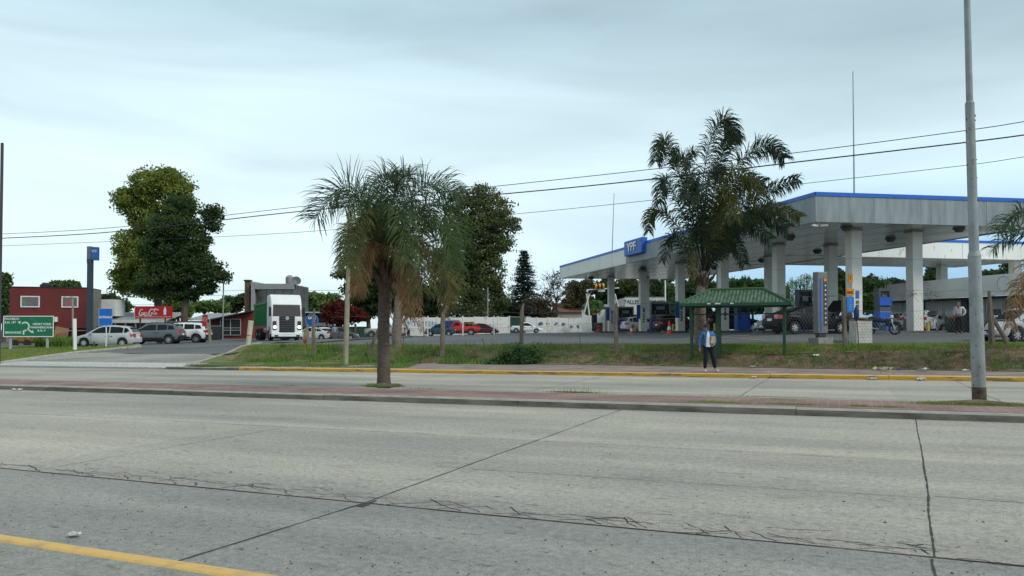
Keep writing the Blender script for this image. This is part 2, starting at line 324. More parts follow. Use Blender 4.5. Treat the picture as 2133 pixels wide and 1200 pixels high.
kerbrun('pavement_kerb', SCOR, -25.6, 27.40, 27.58, 0.13, M_KERB, M_KTOP, 3.0); kerbrun('pavement_kerb', -25.6, S1, 27.40, 27.58, 0.15, M_YEL, M_YTOP, 3.5, wob=.012)
# median gutter stains and joints
def ribbon(name, polys, m, z=0.006, kind='structure'):
    mb = MB()
    for pts, w in polys:
        n = len(pts)
        vs = []
        for i, p in enumerate(pts):
            a = pts[max(0, i - 1)]; b = pts[min(n - 1, i + 1)]; d = math.hypot(b[0] - a[0], b[1] - a[1]) or 1
            nx, ny = -(b[1] - a[1]) / d, (b[0] - a[0]) / d; ww = w * rnd.uniform(.45, 1.3) / 2
            vs += [(p[0] + nx * ww, p[1] + ny * ww, z), (p[0] - nx * ww, p[1] - ny * ww, z)]
        mb.add(vs, [(2 * i, 2 * i + 1, 2 * i + 3, 2 * i + 2) for i in range(n - 1)])
    o = mb.build(name, m, fix=False); o.matrix_world = RM; o['kind'] = kind; return o
M_JOINT = mat('joint_sealant', (0.06, 0.058, 0.052), 0.95, var=.4, scale=20)
def line(a, b, step=0.15, wob=0.012):
    n = max(2, int(math.hypot(b[0] - a[0], b[1] - a[1]) / step)); out = []; ox = 0
    for i in range(n + 1):
        ox = ox * .9 + rnd.uniform(-wob, wob); t = i / n; out.append((a[0] + (b[0] - a[0]) * t + ox * .6, a[1] + (b[1] - a[1]) * t + ox))
    return out
J = []
J.append((line((-90, 6.25), (30, 6.25), .2, .006), .013)); J.append((line((-90, 10.85), (-6, 10.85), .3), .014)); J.append((line((-6, 10.75), (4, 10.65), .3), .006))
J.append((line((-4.6, 8.3), (.8, 8.35), .2, .02), .008)); J.append((line((.85, 8.5), (6, 8.45), .3), .012))
for k in range(-8, 3):
    s = -4.2 + 0 if k == -1 else None
J.append((line((-4.2, 15.6), (-4.25, 6.25), .2, .01), .022)); J.append((line((-4.25, 6.25), (-4.45, 4.1), .2, .008), .02))
J.append((line((1.28, 15.6), (.95, 10.6), .15, .005), .016)); J.append((line((.95, 10.6), (.62, 6.25), .10, .008), .020)); J.append((line((.6, 6.2), (.5, 4.1), .12, .010), .018))
J.append((line((-9, 10.8), (-9.1, 6.3), .3), .010)); J.append((line((-14, 15.6), (-14.2, 10.9), .3), .010)); J.append((line((-19, 15.6), (-19.2, 6.3), .3), .012)); J.append((line((6.9, 15.6), (6.5, 6.3), .3), .012))
for s_ in (-50, -38, -26, -20, -14, -8, -2.3, 3.3, 9): J.append((line((s_, 17.85), (s_ + .1, 27.4), .4, .02), .016))
J.append((line((-60, 22.6), (40, 22.6), .5, .02), .012))
J.append((line((-4.2, 6.4), (-4.2, 6.1), .05, .02), .06)); J.append((line((-60, 15.57), (40, 15.57), .3, .012), .03)); J.append((line((-30, 27.36), (40, 27.36), .3, .015), .035))
ribbon('pavement_joint', J, M_JOINT)
# broken concrete along the joint: crossing cracks
CR = []
s = -20.0
while s < .2:
    s += rnd.uniform(.08, .32) * (1.25 if s < -5 else 1.0)
    if -5.2 < s < -4.3 and rnd.random() < .6: continue
    up = rnd.uniform(.10, .34) * (.7 if s < -8 else 1); L = rnd.uniform(.12, .55); lo = 6.26 + rnd.uniform(0, .05); dr = rnd.choice((-1, 1))
    pts = [(s, lo), (s + dr * L * .5, lo + up * rnd.uniform(.3, .6)), (s + dr * L, lo + up)]
    if rnd.random() < .35: pts.append((s + dr * L * rnd.uniform(1.2, 1.7), lo + up * rnd.uniform(.5, .9)))
    q = []
    for a_, b_ in zip(pts, pts[1:]): q += line(a_, b_, .04, .010)
    CR.append((q, rnd.choice((.005, .007, .010, .015))))
    if rnd.random() < .3: CR.append((line((s, lo + up * .8), (s + rnd.uniform(.2, .7), lo + up * rnd.uniform(.3, .9)), .05, .012), .009))
CR.append((line((.75, 6.24), (2.2, 6.12), .05, .03), .012)); CR.append((line((.8, 6.2), (1.5, 6.32), .05, .03), .010)); CR.append((line((1.5, 6.32), (3.2, 6.2), .05, .03), .010))
for k in range(3): a_ = (rnd.uniform(.35, .62), rnd.uniform(6.25, 6.7)); CR.append((line(a_, (.6 + rnd.uniform(-.06, .02), 6.2 + rnd.uniform(0, .5)), .04, .015), rnd.uniform(.008, .022)))
for k in range(90):
    s = rnd.uniform(-14, 3); t = 6.3 + abs(rnd.gauss(0, .25)) + .1; CR.append((line((s, t), (s + rnd.uniform(-.35, .35), t + rnd.uniform(-.06, .08)), .05, .015), .007))
for k in range(26):
    s = rnd.uniform(-12, 3); t = rnd.uniform(7, 9.4); CR.append((line((s, t), (s + rnd.uniform(-.5, .5), t + rnd.uniform(-.05, .05)), .05, .02), .007))
ribbon('road_cracks', CR, mat('crack_dark', (0.045, 0.043, 0.04), 0.95), 0.0075)
# crumbled paler band beside the joint
mb = MB(); n = 260; top = []
for i in range(n + 1): top.append((-22 + 30 * i / n, 6.262 + .19 + .06 * math.sin(i * .21) + rnd.uniform(-.025, .025)))
vs = [(p[0], 6.262, .0055) for p in top] + [(p[0], p[1], .0055) for p in top]; mb.add(vs, [(i, i + 1, n + 2 + i, n + 1 + i) for i in range(n)])
o = mb.build('crumbled_joint_band', road_mat('crumbled_concrete', (0.45, 0.41, 0.35), (0.37, 0.335, 0.29), (.55, .55, .55)), fix=False); o.matrix_world = RM; o['kind'] = 'structure'
# small stones and flakes lying on the road
mb = MB()
for k in range(1500):
    s = rnd.uniform(-9, 7); t = 4.15 + abs(rnd.gauss(0, 2.6)); r = rnd.uniform(.003, .009) * (1 if rnd.random() < .93 else 2)
    if t > 12: continue
    a0 = rnd.uniform(0, 6); mb.add([(s + r * math.cos(a0 + q * 1.26) * rnd.uniform(.6, 1.3), t + r * math.sin(a0 + q * 1.26), .003) for q in range(5)] + [(s, t, .003 + r * .8)], [(q, (q + 1) % 5, 5) for q in range(5)])
o = mb.build('road_gravel', mat('gravel_dark', (0.10, 0.09, 0.08), .9), fix=False); o.matrix_world = RM; o['kind'] = 'stuff'
# ---- draped sheets
def sheet(name, xs_of_row, rows, m, dz=0.0, zfun=zt, jitter=0.0):
    V = []; nrow = len(rows); ncol = None
    for r_ in rows:
        pts = xs_of_row(r_); ncol = len(pts)
        for (x, y) in pts: V.append((x, y, zfun(x, y) + dz + (nr.uniform(-jitter, jitter) if jitter else 0)))
    Fq = [(j * ncol + i, j * ncol + i + 1, (j + 1) * ncol + i + 1, (j + 1) * ncol + i) for j in range(nrow - 1) for i in range(ncol - 1)]
    o = mesh_np(name, V, Fq, m, smooth=True); o['kind'] = 'structure'; return o
def uv(s, t): return (s * UX + t * VX, s * UY + t * VY)
# far ground under everything
M_FAR = mat('far_ground', (0.12, 0.115, 0.07), 0.95, c2=(0.06, 0.08, 0.03), scale=.2)
def ybk(x): return (27.46 - VX * x) / VY
cols = list(np.concatenate([np.arange(-200, -60, 14), np.arange(-60, 70, 2.0), np.arange(70, 210, 14)]))
sheet('ground', lambda v: [(x, ybk(x) + v) for x in cols], list(np.concatenate([np.arange(0.0, 30, 1.2), np.arange(30, 90, 4.0), [100, 130, 180, 260]])), M_FAR, -0.05)
mb = MB(); mb.poly([(-3000, -200, -3.2), (3000, -200, -3.2), (3000, 5000, -3.2), (-3000, 5000, -3.2)]); o = mb.build('far_plain', M_FAR, fix=False); o['kind'] = 'structure'
# pavement between kerb and bank
def pv(s):
    z = tb(s) + .5
    return z
ss = list(np.arange(SCOR + 3.0, 60, 1.5))
def row(f): return [uv(s, 27.58 + f * (tb(s) + .7 - 27.58)) for s in ss]
o = sheet('pavement', row, [0, .25, .5, .75, 1.0], M_BRICK2, 0.0, zfun=lambda x, y: plane(x, y) + .149)
M_PATH = mat('dusty_verge', (0.24, 0.195, 0.14), .95, c2=(0.13, 0.12, 0.06), scale=1.2, bump=.5)
# grass and soil bank
M_GRASS = mat('bank_soil_grass', (0.15, 0.15, 0.05), 0.95, c2=(0.15, 0.105, 0.06), scale=1.3, lo=.4, hi=.6, bump=.9, bscale=12)
def bz(x, y):
    s, t = st(x, y)
    return zt(x, y) + .05 * math.sin(s * 1.7 + t) * sm(tb(s), tb(s) + 1, t) * math.sin(t * 2.1) * .6 + nr.uniform(-.035, .035) * sm(tb(s) - .3, tb(s) + .4, t) * (1 - sm(35, 36.4, t))
TE = 35.6
sb = list(np.arange(-33, 45, .35))
def brow(v):
    out = []
    for s in sb:
        a = tb(s) - .35; b = TE + .25; t = a + (b - a) * v; x, y = uv(s, t)
        if s < -26:                            # the corner mound by the driveway: keep east of its kerb
            pass
        out.append((x, y))
    return out
M_FACE = mat('bank_face_soil', (0.20, 0.145, 0.085), 0.95, c2=(0.085, 0.06, 0.035), scale=3, lo=.35, hi=.6, bump=1.0, bscale=9)
_vs = list(np.linspace(0, 1, 19)); sheet('bank_face', brow, _vs[:8], M_FACE, 0.012, zfun=bz); sheet('grass_bank', brow, _vs[7:], M_GRASS, 0.012, zfun=bz)
# corner lawn between kerb, driveway and bank
CORN = [(-15.9, 37.3), (-16.5, 38.6), (-16.7, 41), (-16.6, 44), (-16.4, 46), (-16.0, 48.4)]
def cx_at(y):
    for a, b in zip(CORN, CORN[1:]):
        if a[1] <= y <= b[1]: return a[0] + (b[0] - a[0]) * (y - a[1]) / (b[1] - a[1])
    return CORN[-1][0] if y > CORN[-1][1] else CORN[0][0]
def crow(y):
    x0 = cx_at(y); x1 = (-6.5 if y > 40 else -6.5); a = max(x0, (27.58 - VY * y) / VX)
    return [(a + (x1 - a) * k / 24, y) for k in range(25)]
def cz(x, y): return max(zt(x, y), plane(x, y) + .13)
sheet('corner_lawn', crow, list(np.arange(36.9, 47.6, .35)), mat('lawn', (0.12, 0.14, 0.045), .95, c2=(0.20, 0.15, 0.09), scale=.5, lo=.38, hi=.5, bump=.6), 0.02, zfun=cz)
mb = MB(); pts = [Vector((a, b, cz(a + .1, b) + .0)) for a, b in CORN]
mb.tube([p + Vector((0, 0, -.02)) for p in pts], .11, 6); o = mb.build('driveway_kerb', M_KTOP); o['kind'] = 'structure'
# left island lawn with its kerb
ISL = [(-62, 58.3), (-45, 51.0), (-36, 47.0), (-29.8, 44.1), (-28.3, 46.2), (-27.1, 47.4), (-25.6, 48.1), (-24.5, 48.4), (-24.0, 49.0), (-24.4, 49.7), (-26, 50.2), (-30, 50.6), (-36, 52.5), (-44, 56), (-62, 66)]
def fill(name, poly, m, dz, step=.8):
    bm = bmesh.new(); vs = [bm.verts.new((x, y, 0)) for x, y in poly]; f = bm.faces.new(vs)
    xs = [p[0] for p in poly]; ys = [p[1] for p in poly]
    for ax, lo, hi in ((0, min(xs), max(xs)), (1, min(ys), max(ys))):
        q = lo + step
        while q < hi:
            co = [0, 0, 0]; no = [0, 0, 0]; co[ax] = q; no[ax] = 1
            bmesh.ops.bisect_plane(bm, geom=bm.verts[:] + bm.edges[:] + bm.faces[:], plane_co=co, plane_no=no); q += step
    for v in bm.verts: v.co.z = zt(v.co.x, v.co.y) + dz
    for f in bm.faces:
        if f.normal.z < 0: f.normal_flip()
        f.smooth = True
    me = bpy.data.meshes.new(name); bm.to_mesh(me); bm.free(); me.materials.append(m); o = bpy.data.objects.new(name, me); COL.objects.link(o); o['kind'] = 'structure'; return o
fill('island_lawn', ISL, _M['lawn'], .12)
mb = MB(); n = len(ISL)
for i in range(1, 11):
    a, b = ISL[i - 1], ISL[i]
    k = max(1, int(math.dist(a, b) / 1.5)); pts = []
    for q in range(k + 1):
        x = a[0] + (b[0] - a[0]) * q / k; y = a[1] + (b[1] - a[1]) * q / k; pts.append((x, y, zt(x, y) + .05))
    mb.tube(pts, .13, 6)
o = mb.build('island_kerb', M_KTOP); o['kind'] = 'structure'
# driveway concrete apron and asphalt beyond
DR = [(-29.9, 43.0), (-16.4, 37.1), (-16.7, 41), (-16.65, 43.2), (-20, 44.3), (-26.8, 47.5), (-28.2, 46.4), (-29.8, 44.3)]
DR = [uv(-47.5, 27.47), uv(-46, 27.47)] + [(-16.2, (27.47 + 16.2 * VX) / VY)] + [(-16.7, 41), (-16.65, 42.9), (-20.5, 44.6), (-25.4, 47.4), (-27.0, 47.6), (-28.3, 46.5), (-29.9, 44.2), (-31, 44.9)]
fill('driveway', DR, M_DRIVE, .012)
ZB = []
for k in range(34):
    x = -31.0 + 14.2 * k / 34; y = (27.75 - VX * x) / VY
    y += .25; ZB.append([(x, y), (x + .25, y - .11), (x + 1.55, y + 1.5), (x + 1.3, y + 1.6)])
mb = MB()
for q in ZB: mb.poly([(x, y, zt(x, y) + .04) for x, y in q])
o = mb.build('driveway_white_bars', mat('worn_white_marking', (0.80, 0.80, 0.76), .8, c2=(0.55, 0.54, 0.50), scale=6), fix=False); o['kind'] = 'structure'
def frow(v):
    out = []
    for s in np.arange(-30, 46, 1.6):
        x, y = uv(s, TE); x2 = x + v * .12; out.append((x2, y + v))
    return out
# the forecourt: from the bank's upper edge to the boundary wall
sheet('forecourt', frow, list(np.concatenate([np.arange(0, 8, .8), np.arange(8, 30, 2), np.arange(30, 96, 4)])), M_ASPH, .004)
AS2 = [(-16.65, 42.95), (-15.4, 46.5), (-15, 50), (-13, 60), (-10, 96), (-50, 92), (-52, 75), (-44, 58), (-36, 52.6), (-30, 50.7), (-26, 50.25), (-24.3, 49.8), (-23.9, 49.0), (-24.5, 48.35), (-25.6, 48.0), (-26.4, 47.7), (-25.4, 47.42), (-20.5, 44.62)]
fill('asphalt_lane', AS2, M_ASPH, .016, 2.0)
# painted lines on the forecourt
def gline(name, pts, w, m):
    mb = MB(); n = len(pts); vs = []
    for i, p in enumerate(pts):
        a = pts[max(0, i - 1)]; b = pts[min(n - 1, i + 1)]; d = math.dist(a, b); nx, ny = -(b[1] - a[1]) / d, (b[0] - a[0]) / d
        for sg in (1, -1): x = p[0] + nx * w / 2 * sg; y = p[1] + ny * w / 2 * sg; vs.append((x, y, zt(x, y) + .03))
    mb.add(vs, [(2 * i, 2 * i + 1, 2 * i + 3, 2 * i + 2) for i in range(n - 1)]); o = mb.build(name, m, fix=False); o['kind'] = 'structure'; return o
def seg(a, b, n=10): return [(a[0] + (b[0] - a[0]) * i / n, a[1] + (b[1] - a[1]) * i / n) for i in range(n + 1)]
gline('forecourt_line', seg((8.9, 46), (12.2, 36.5)), .12, mat('faded_yellow_line', (.42, .36, .16), .8))
gline('forecourt_line', seg((5.6, 55), (8.6, 49)), .12, _M['worn_white_marking']); gline('forecourt_line', seg((4.6, 53), (6.0, 49)), .10, _M['worn_white_marking'])
# ------------------------------------------------------------------ vehicles
def lerp_tab(tab, x):
    if x <= tab[0][0]: return tab[0][1]
    for a, b in zip(tab, tab[1:]):
        if x <= b[0]: return a[1] + (b[1] - a[1]) * (x - a[0]) / (b[0] - a[0])
    return tab[-1][1]
CARS = {
 'hatch': dict(L=3.9, W=1.66, wb=(-1.20, 1.24), r=.30, bot=[(-1.95, .36), (-1.8, .24), (1.75, .22), (1.95, .32)],
   top=[(-1.95, .70), (-1.93, .84), (-1.84, .93), (-1.4, .965), (.8, .93), (1.3, .85), (1.7, .74), (1.9, .62), (1.95, .5)],
   roof=[(-1.86, .94), (-1.72, 1.18), (-1.50, 1.36), (-1.1, 1.44), (-.4, 1.475), (.15, 1.44), (.4, 1.38), (1.22, .90)],
   win=[[(-1.63, 1.12), (-1.50, 1.27), (-1.32, 1.33), (-1.28, .99), (-1.45, 1.0)], [(-1.20, .98), (-1.24, 1.30), (-1.0, 1.37), (-.42, 1.40), (-.40, .97)], [(-.32, .97), (-.34, 1.40), (.12, 1.37), (.38, 1.28), (.88, .97)]], doors=(-.37, .78)),
 'sedan': dict(L=4.6, W=1.8, wb=(-1.36, 1.36), r=.325, bot=[(-2.3, .40), (-2.1, .26), (2.0, .22), (2.3, .32)],
   top=[(-2.3, .80), (-2.26, .97), (-2.15, 1.03), (-1.5, 1.05), (-1.2, 1.02), (.9, .98), (1.5, .88), (2.05, .76), (2.25, .64), (2.3, .5)],
   roof=[(-1.85, 1.03), (-1.35, 1.24), (-.9, 1.39), (-.4, 1.47), (.1, 1.475), (.5, 1.40), (1.35, .95)],
   win=[[(-1.45, 1.06), (-1.2, 1.22), (-.92, 1.31), (-.75, 1.34), (-.78, 1.03)], [(-.71, 1.03), (-.68, 1.35), (-.22, 1.40), (-.2, 1.01)], [(-.12, 1.01), (-.14, 1.40), (.2, 1.39), (.5, 1.30), (1.02, 1.0)]], doors=(-.17, .85)),
 'suv': dict(L=4.3, W=1.82, wb=(-1.33, 1.34), r=.36, bot=[(-2.15, .50), (-1.95, .38), (1.9, .36), (2.15, .45)],
   top=[(-2.15, .80), (-2.13, 1.02), (-2.0, 1.10), (-1.5, 1.13), (.9, 1.06), (1.45, 1.03), (1.9, .93), (2.1, .80), (2.15, .62)],
   roof=[(-2.03, 1.10), (-1.85, 1.42), (-1.65, 1.58), (-1.2, 1.66), (-.3, 1.68), (.25, 1.64), (.5, 1.58), (1.28, 1.05)],
   win=[[(-1.72, 1.20), (-1.62, 1.46), (-1.25, 1.50), (-1.25, 1.17), (-1.6, 1.17)], [(-1.17, 1.15), (-1.17, 1.53), (-.45, 1.56), (-.45, 1.13)], [(-.35, 1.12), (-.35, 1.56), (.15, 1.54), (.38, 1.46), (.95, 1.1)]], doors=(-.40, .80)),
 'pickup': dict(L=4.5, W=1.66, wb=(-1.42, 1.32), r=.31, bot=[(-2.2, .46), (-2.0, .32), (2.0, .24), (2.25, .34)],
   top=[(-2.25, .98), (-.45, .98), (.85, .93), (1.4, .84), (1.9, .72), (2.2, .60), (2.25, .5)],
   roof=[(-.75, .98), (-.62, 1.35), (-.42, 1.46), (.05, 1.49), (.35, 1.42), (1.28, .90)],
   win=[[(-.40, 1.0), (-.40, 1.37), (.05, 1.40), (.32, 1.33), (.92, .97)]], doors=(-.45, .78)),
 'oldpickup': dict(L=5.0, W=1.9, wb=(-1.5, 1.62), r=.39, bot=[(-2.5, .60), (-2.3, .48), (2.3, .48), (2.5, .52)],
   top=[(-2.5, 1.14), (-.38, 1.16), (.72, 1.16), (.75, 1.13), (2.35, 1.10), (2.48, 1.02), (2.5, .85)],
   roof=[(-.42, 1.16), (-.36, 1.62), (-.2, 1.76), (.35, 1.78), (.52, 1.70), (.88, 1.15)],
   win=[[(-.22, 1.2), (-.2, 1.62), (.28, 1.66), (.40, 1.6), (.66, 1.2)]], doors=(-.28, .74)),
}
def make_car(name, label, cat, kind, colour, loc, rotz, scale=(1, 1, 1), group=None, trim=None, rails=False, hood_open=False, box=None, glass=None):
    C_ = CARS[kind]; pm = paint(colour[0], colour[1]); t = thing(name, label, cat, loc, rotz, group); t.scale = scale
    L, Wd, r = C_['L'], C_['W'], C_['r']; ra = r + .055; wx = C_['wb']
    xs = set(np.linspace(-L / 2, L / 2, 41).round(3).tolist())
    for w in wx:
        for a in np.linspace(-math.pi / 2, math.pi / 2, 15): xs.add(round(w + math.sin(a) * ra, 3))
    xs = sorted(xs); xr = C_['roof'][0][0]; xf = C_['roof'][-1][0]
    def hw(x): return Wd / 2 * (1 - .15 * abs(x / (L / 2)) ** 6)
    V = []; Fc = []; n = 12
    for x in xs:
        zb = lerp_tab(C_['bot'], x); zt_ = lerp_tab(C_['top'], x)
        for w in wx:
            if abs(x - w) < ra: zb = max(zb, r + math.sqrt(max(0, ra * ra - (x - w) ** 2)))
        h = hw(x); zm = zb + (zt_ - zb) * .45
        sec = [(0, zb), (h * .93, zb), (h * .99, zb + (zt_ - zb) * .12), (h, zm), (h * .985, zt_ - (zt_ - zb) * .28), (h * .93, zt_ - .035), (h * .86, zt_), ]
        if zt_ - zb < .12: sec = [(0, zb), (h * .93, zb), (h * .96, zb + .02), (h * .97, zm), (h * .96, zt_ - .03), (h * .93, zt_ - .02), (h * .86, zt_)]
        ring = [(x, y, z) for y, z in sec] + [(x, 0, zt_ + .012)] + [(x, -y, z) for y, z in reversed(sec[1:])]
        V += ring; n = len(ring)
    for i in range(len(xs) - 1):
        for k in range(n): Fc.append((i * n + k, i * n + (k + 1) % n, (i + 1) * n + (k + 1) % n, (i + 1) * n + k))
    mb = MB(); mb.add(V, Fc + [tuple(range(n)), tuple((len(xs) - 1) * n + k for k in range(n))])
    # greenhouse
    rf = C_['roof']; hb = Wd / 2 * .885; tum = .15
    gx = sorted(set([p[0] for p in rf] + np.linspace(xr, xf, 22).round(3).tolist()))
    def gy(x, z, zb):
        zr = max(p[1] for p in rf); return hb - tum * max(0, (z - zb)) / (zr - zb)
    V = []; Fc = []
    for x in gx:
        zb = lerp_tab(C_['top'], x) - .04; zr = max(zb + .01, lerp_tab(rf, x)); yr = gy(x, zr, zb)
        sec = [(gy(x, zb, zb), zb), (gy(x, zb + (zr - zb) * .5, zb), zb + (zr - zb) * .5), (yr, max(zb, zr - .07)), (yr - .05, zr - .02), (yr - .14, zr)]
        ring = [(x, y, z) for y, z in sec] + [(x, 0, zr + .015)] + [(x, -y, z) for y, z in reversed(sec)]; n = len(ring); V += ring
    for i in range(len(gx) - 1):
        for k in range(n - 1): Fc.append((i * n + k, i * n + k + 1, (i + 1) * n + k + 1, (i + 1) * n + k))
    mb.add(V, Fc); body = mb.build('body', pm, t, smooth=True)
    gm = glass or GLASS
    def side(poly, sg, off=.006):
        zr = max(p[1] for p in rf); out = []
        for x, z in poly:
            zb = lerp_tab(C_['top'], x) - .04; out.append((x, sg * (gy(x, z, zb) + off), z))
        return out
    for sg in (1, -1):
        for w in C_['win']:
            MB().poly(side(w, sg, .012)).build('window', gm, t, fix=False)
    def strip_(i0, i1, name):
        mb = MB(); vs = []
        a, b = (i0, lerp_tab(rf, i0)), (i1, lerp_tab(rf, i1))
        N_ = 5
        for k in range(N_ + 1):
            x = a[0] + (b[0] - a[0]) * k / N_; z = lerp_tab(rf, x); zb = lerp_tab(C_['top'], x) - .04; y = gy(x, z, zb) - .13; 
            dn = Vector((b[1] - a[1], 0, -(b[0] - a[0]))).normalized(); dn = dn if dn.z > 0 else -dn
            for yy in (-y, -y * .5, 0, y * .5, y): vs.append((x + dn.x * .02, yy, z + dn.z * .022 + .015 * (1 - abs(yy) / y)))
        mb.add(vs, [(5 * i + j, 5 * i + j + 1, 5 * i + j + 6, 5 * i + j + 5) for i in range(N_) for j in range(4)]); mb.build(name, gm, t, smooth=True, fix=False)
    fr = [p for p in rf]; strip_(fr[-2][0] + .04, fr[-1][0] - .05, 'windscreen')
    rr_ = fr[2][0] if kind not in ('pickup', 'oldpickup') else fr[1][0]
    strip_(fr[0][0] + .04, rr_ - .04, 'rear_window')
    for w in wx:
        for sg in (1, -1):
            wh = bpy.data.objects.new('wheel', None); COL.objects.link(wh); wh.parent = t; wh.location = (w, sg * (Wd / 2 - .11), r)
            k = .1
            MB().lathe([(r * .62, -k), (r * .93, -k), (r, -k * .6), (r, k * .6), (r * .93, k), (r * .62, k)], n=22, axis='y', cap=False).build('tyre', RUBBER, wh, smooth=True)
            m2 = MB(); m2.lathe([(r * .66, -.05 * sg), (r * .66, .07 * sg), (r * .58, .085 * sg), (r * .56, .04 * sg)], n=22, axis='y', cap=False)
            for q in range(7):
                a = q * 2 * math.pi / 7; c = Vector((math.cos(a), 0, math.sin(a))); s_ = Vector((-math.sin(a), 0, math.cos(a)))
                m2.add([c * r * .12 + s_ * .028 + Vector((0, .075 * sg, 0)), c * r * .12 - s_ * .028 + Vector((0, .075 * sg, 0)), c * r * .6 - s_ * .04 + Vector((0, .07 * sg, 0)), c * r * .6 + s_ * .04 + Vector((0, .07 * sg, 0))], [(0, 1, 2, 3)])
            m2.lathe([(r * .17, .03 * sg), (r * .17, .085 * sg)], n=10, axis='y'); m2.build('rim', CHROME, wh, fix=False)
            MB().lathe([(r * .6, .02 * sg), (r * .6, .03 * sg)], n=18, axis='y').build('brake_disc', DARK, wh)
    # dark underbody and arches
    MB().bb((-L / 2 + .35, -Wd / 2 + .24, .22), (L / 2 - .35, Wd / 2 - .24, .60)).build('underbody', BLACK, t)
    zt_r = lerp_tab(C_['top'], -L / 2 + .06); zt_f = lerp_tab(C_['top'], L / 2 - .12)
    he = hw(L / 2 - .05); hr_ = hw(-L / 2 + .05)
    for sg in (1, -1):
        MB().add([(-L / 2 - .016, sg * hr_ * .55, zt_r - .17), (-L / 2 - .016, sg * hr_ * .95, zt_r - .20), (-L / 2 + .22, sg * (hr_ + .05), zt_r - .18), (-L / 2 + .26, sg * (hr_ + .045), zt_r + .0), (-L / 2 + .0, sg * hr_ * .95, zt_r + .04), (-L / 2 - .0, sg * hr_ * .55, zt_r + .01)], [(0, 1, 4, 5), (1, 2, 3, 4)]).build('tail_light', REDL, t, fix=False)
        MB().add([(L / 2 + .01, sg * he * .55, zt_f - .17), (L / 2 + .008, sg * he * .9, zt_f - .17), (L / 2 - .3, sg * (he + .05), zt_f - .1), (L / 2 - .28, sg * (he + .045), zt_f + .04), (L / 2 - .03, sg * he * .9, zt_f + .0), (L / 2 - .02, sg * he * .55, zt_f - .02)], [(0, 1, 4, 5), (1, 2, 3, 4)]).build('headlight', CLEARL, t, fix=False)
        MB().box((rf[-1][0] - .42, sg * (hb + .10), lerp_tab(C_['top'], rf[-1][0]) + .1), (.12, .2, .13)).build('mirror', BLACK if trim else pm, t, bevel=.03)
        ml = MB()
        for d in C_['doors']:
            ml.bb((d - .006, sg * (hw(d) * .999), .36), (d + .006, sg * (hw(d) * 1.006), lerp_tab(C_['top'], d) - .08))
        for d in (C_['doors'][0] - .2 if kind not in ('pickup', 'oldpickup') else C_['doors'][0] + .2, C_['doors'][0] + .12):
            ml.bb((d - .02, sg * hw(d) * .99, lerp_tab(C_['top'], d) - .22), (d + .12, sg * (hw(d) * 1.015), lerp_tab(C_['top'], d) - .18))
        ml.build('door_seam', BLACK, t)
    MB().box((-L / 2 - .012, 0, zt_r - .24), (.03, .42, .13)).build('number_plate', LETTER, t); MB().box((L / 2 + .01, 0, .42), (.03, .4, .12)).build('number_plate', LETTER, t)
    MB().box((L / 2 - .02, 0, zt_f - .2), (.06, he * .9, .12)).build('grille', BLACK, t)
    if trim:
        m2 = MB(); zb = .30 if kind != 'suv' else .46
        m2.box((-L / 2 + .10, 0, zb + .12), (.26, hr_ * 2 + .03, .26)); m2.box((L / 2 - .12, 0, zb + .1), (.26, he * 2 + .02, .22))
        for sg in (1, -1): m2.bb((wx[0] + ra, sg * (Wd / 2 - .03), zb - .04), (wx[1] - ra, sg * (Wd / 2 + .012), zb + .08))
        m2.build('bumper', trim, t, bevel=.03)
    if rails:
        for sg in (1, -1): MB().tube([(-1.6, sg * .62, 1.60), (-1.4, sg * .62, 1.70), (0, sg * .62, 1.73), (.25, sg * .62, 1.64)], .022, 6).build('roof_rail', BLACK, t)
    if hood_open:
        xh = rf[-1][0] - .05; a = math.radians(52); l = 1.05
        m2 = MB(); m2.cur = 0; p = []
        for sg in (-1, 1): p += [(xh, sg * .7, .98), (xh + l * math.cos(a), sg * .62, .98 + l * math.sin(a))]
        m2.add([p[0], p[2], p[3], p[1]] + [(q[0] + .03, q[1], q[2] - .03) for q in (p[0], p[2], p[3], p[1])], [(0, 1, 2, 3), (7, 6, 5, 4), (0, 3, 7, 4), (1, 5, 6, 2), (3, 2, 6, 7)]); m2.build('open_bonnet', pm, t)
        MB().bb((xh + .1, -.62, .90), (xh + .95, .62, .985)).build('engine', DARK, t)
        MB().tube([(xh + .2, .6, .98), (xh + .55, .55, 1.5)], .01, 5).build('bonnet_prop', STEEL, t)
    if box: box(t)
    return t
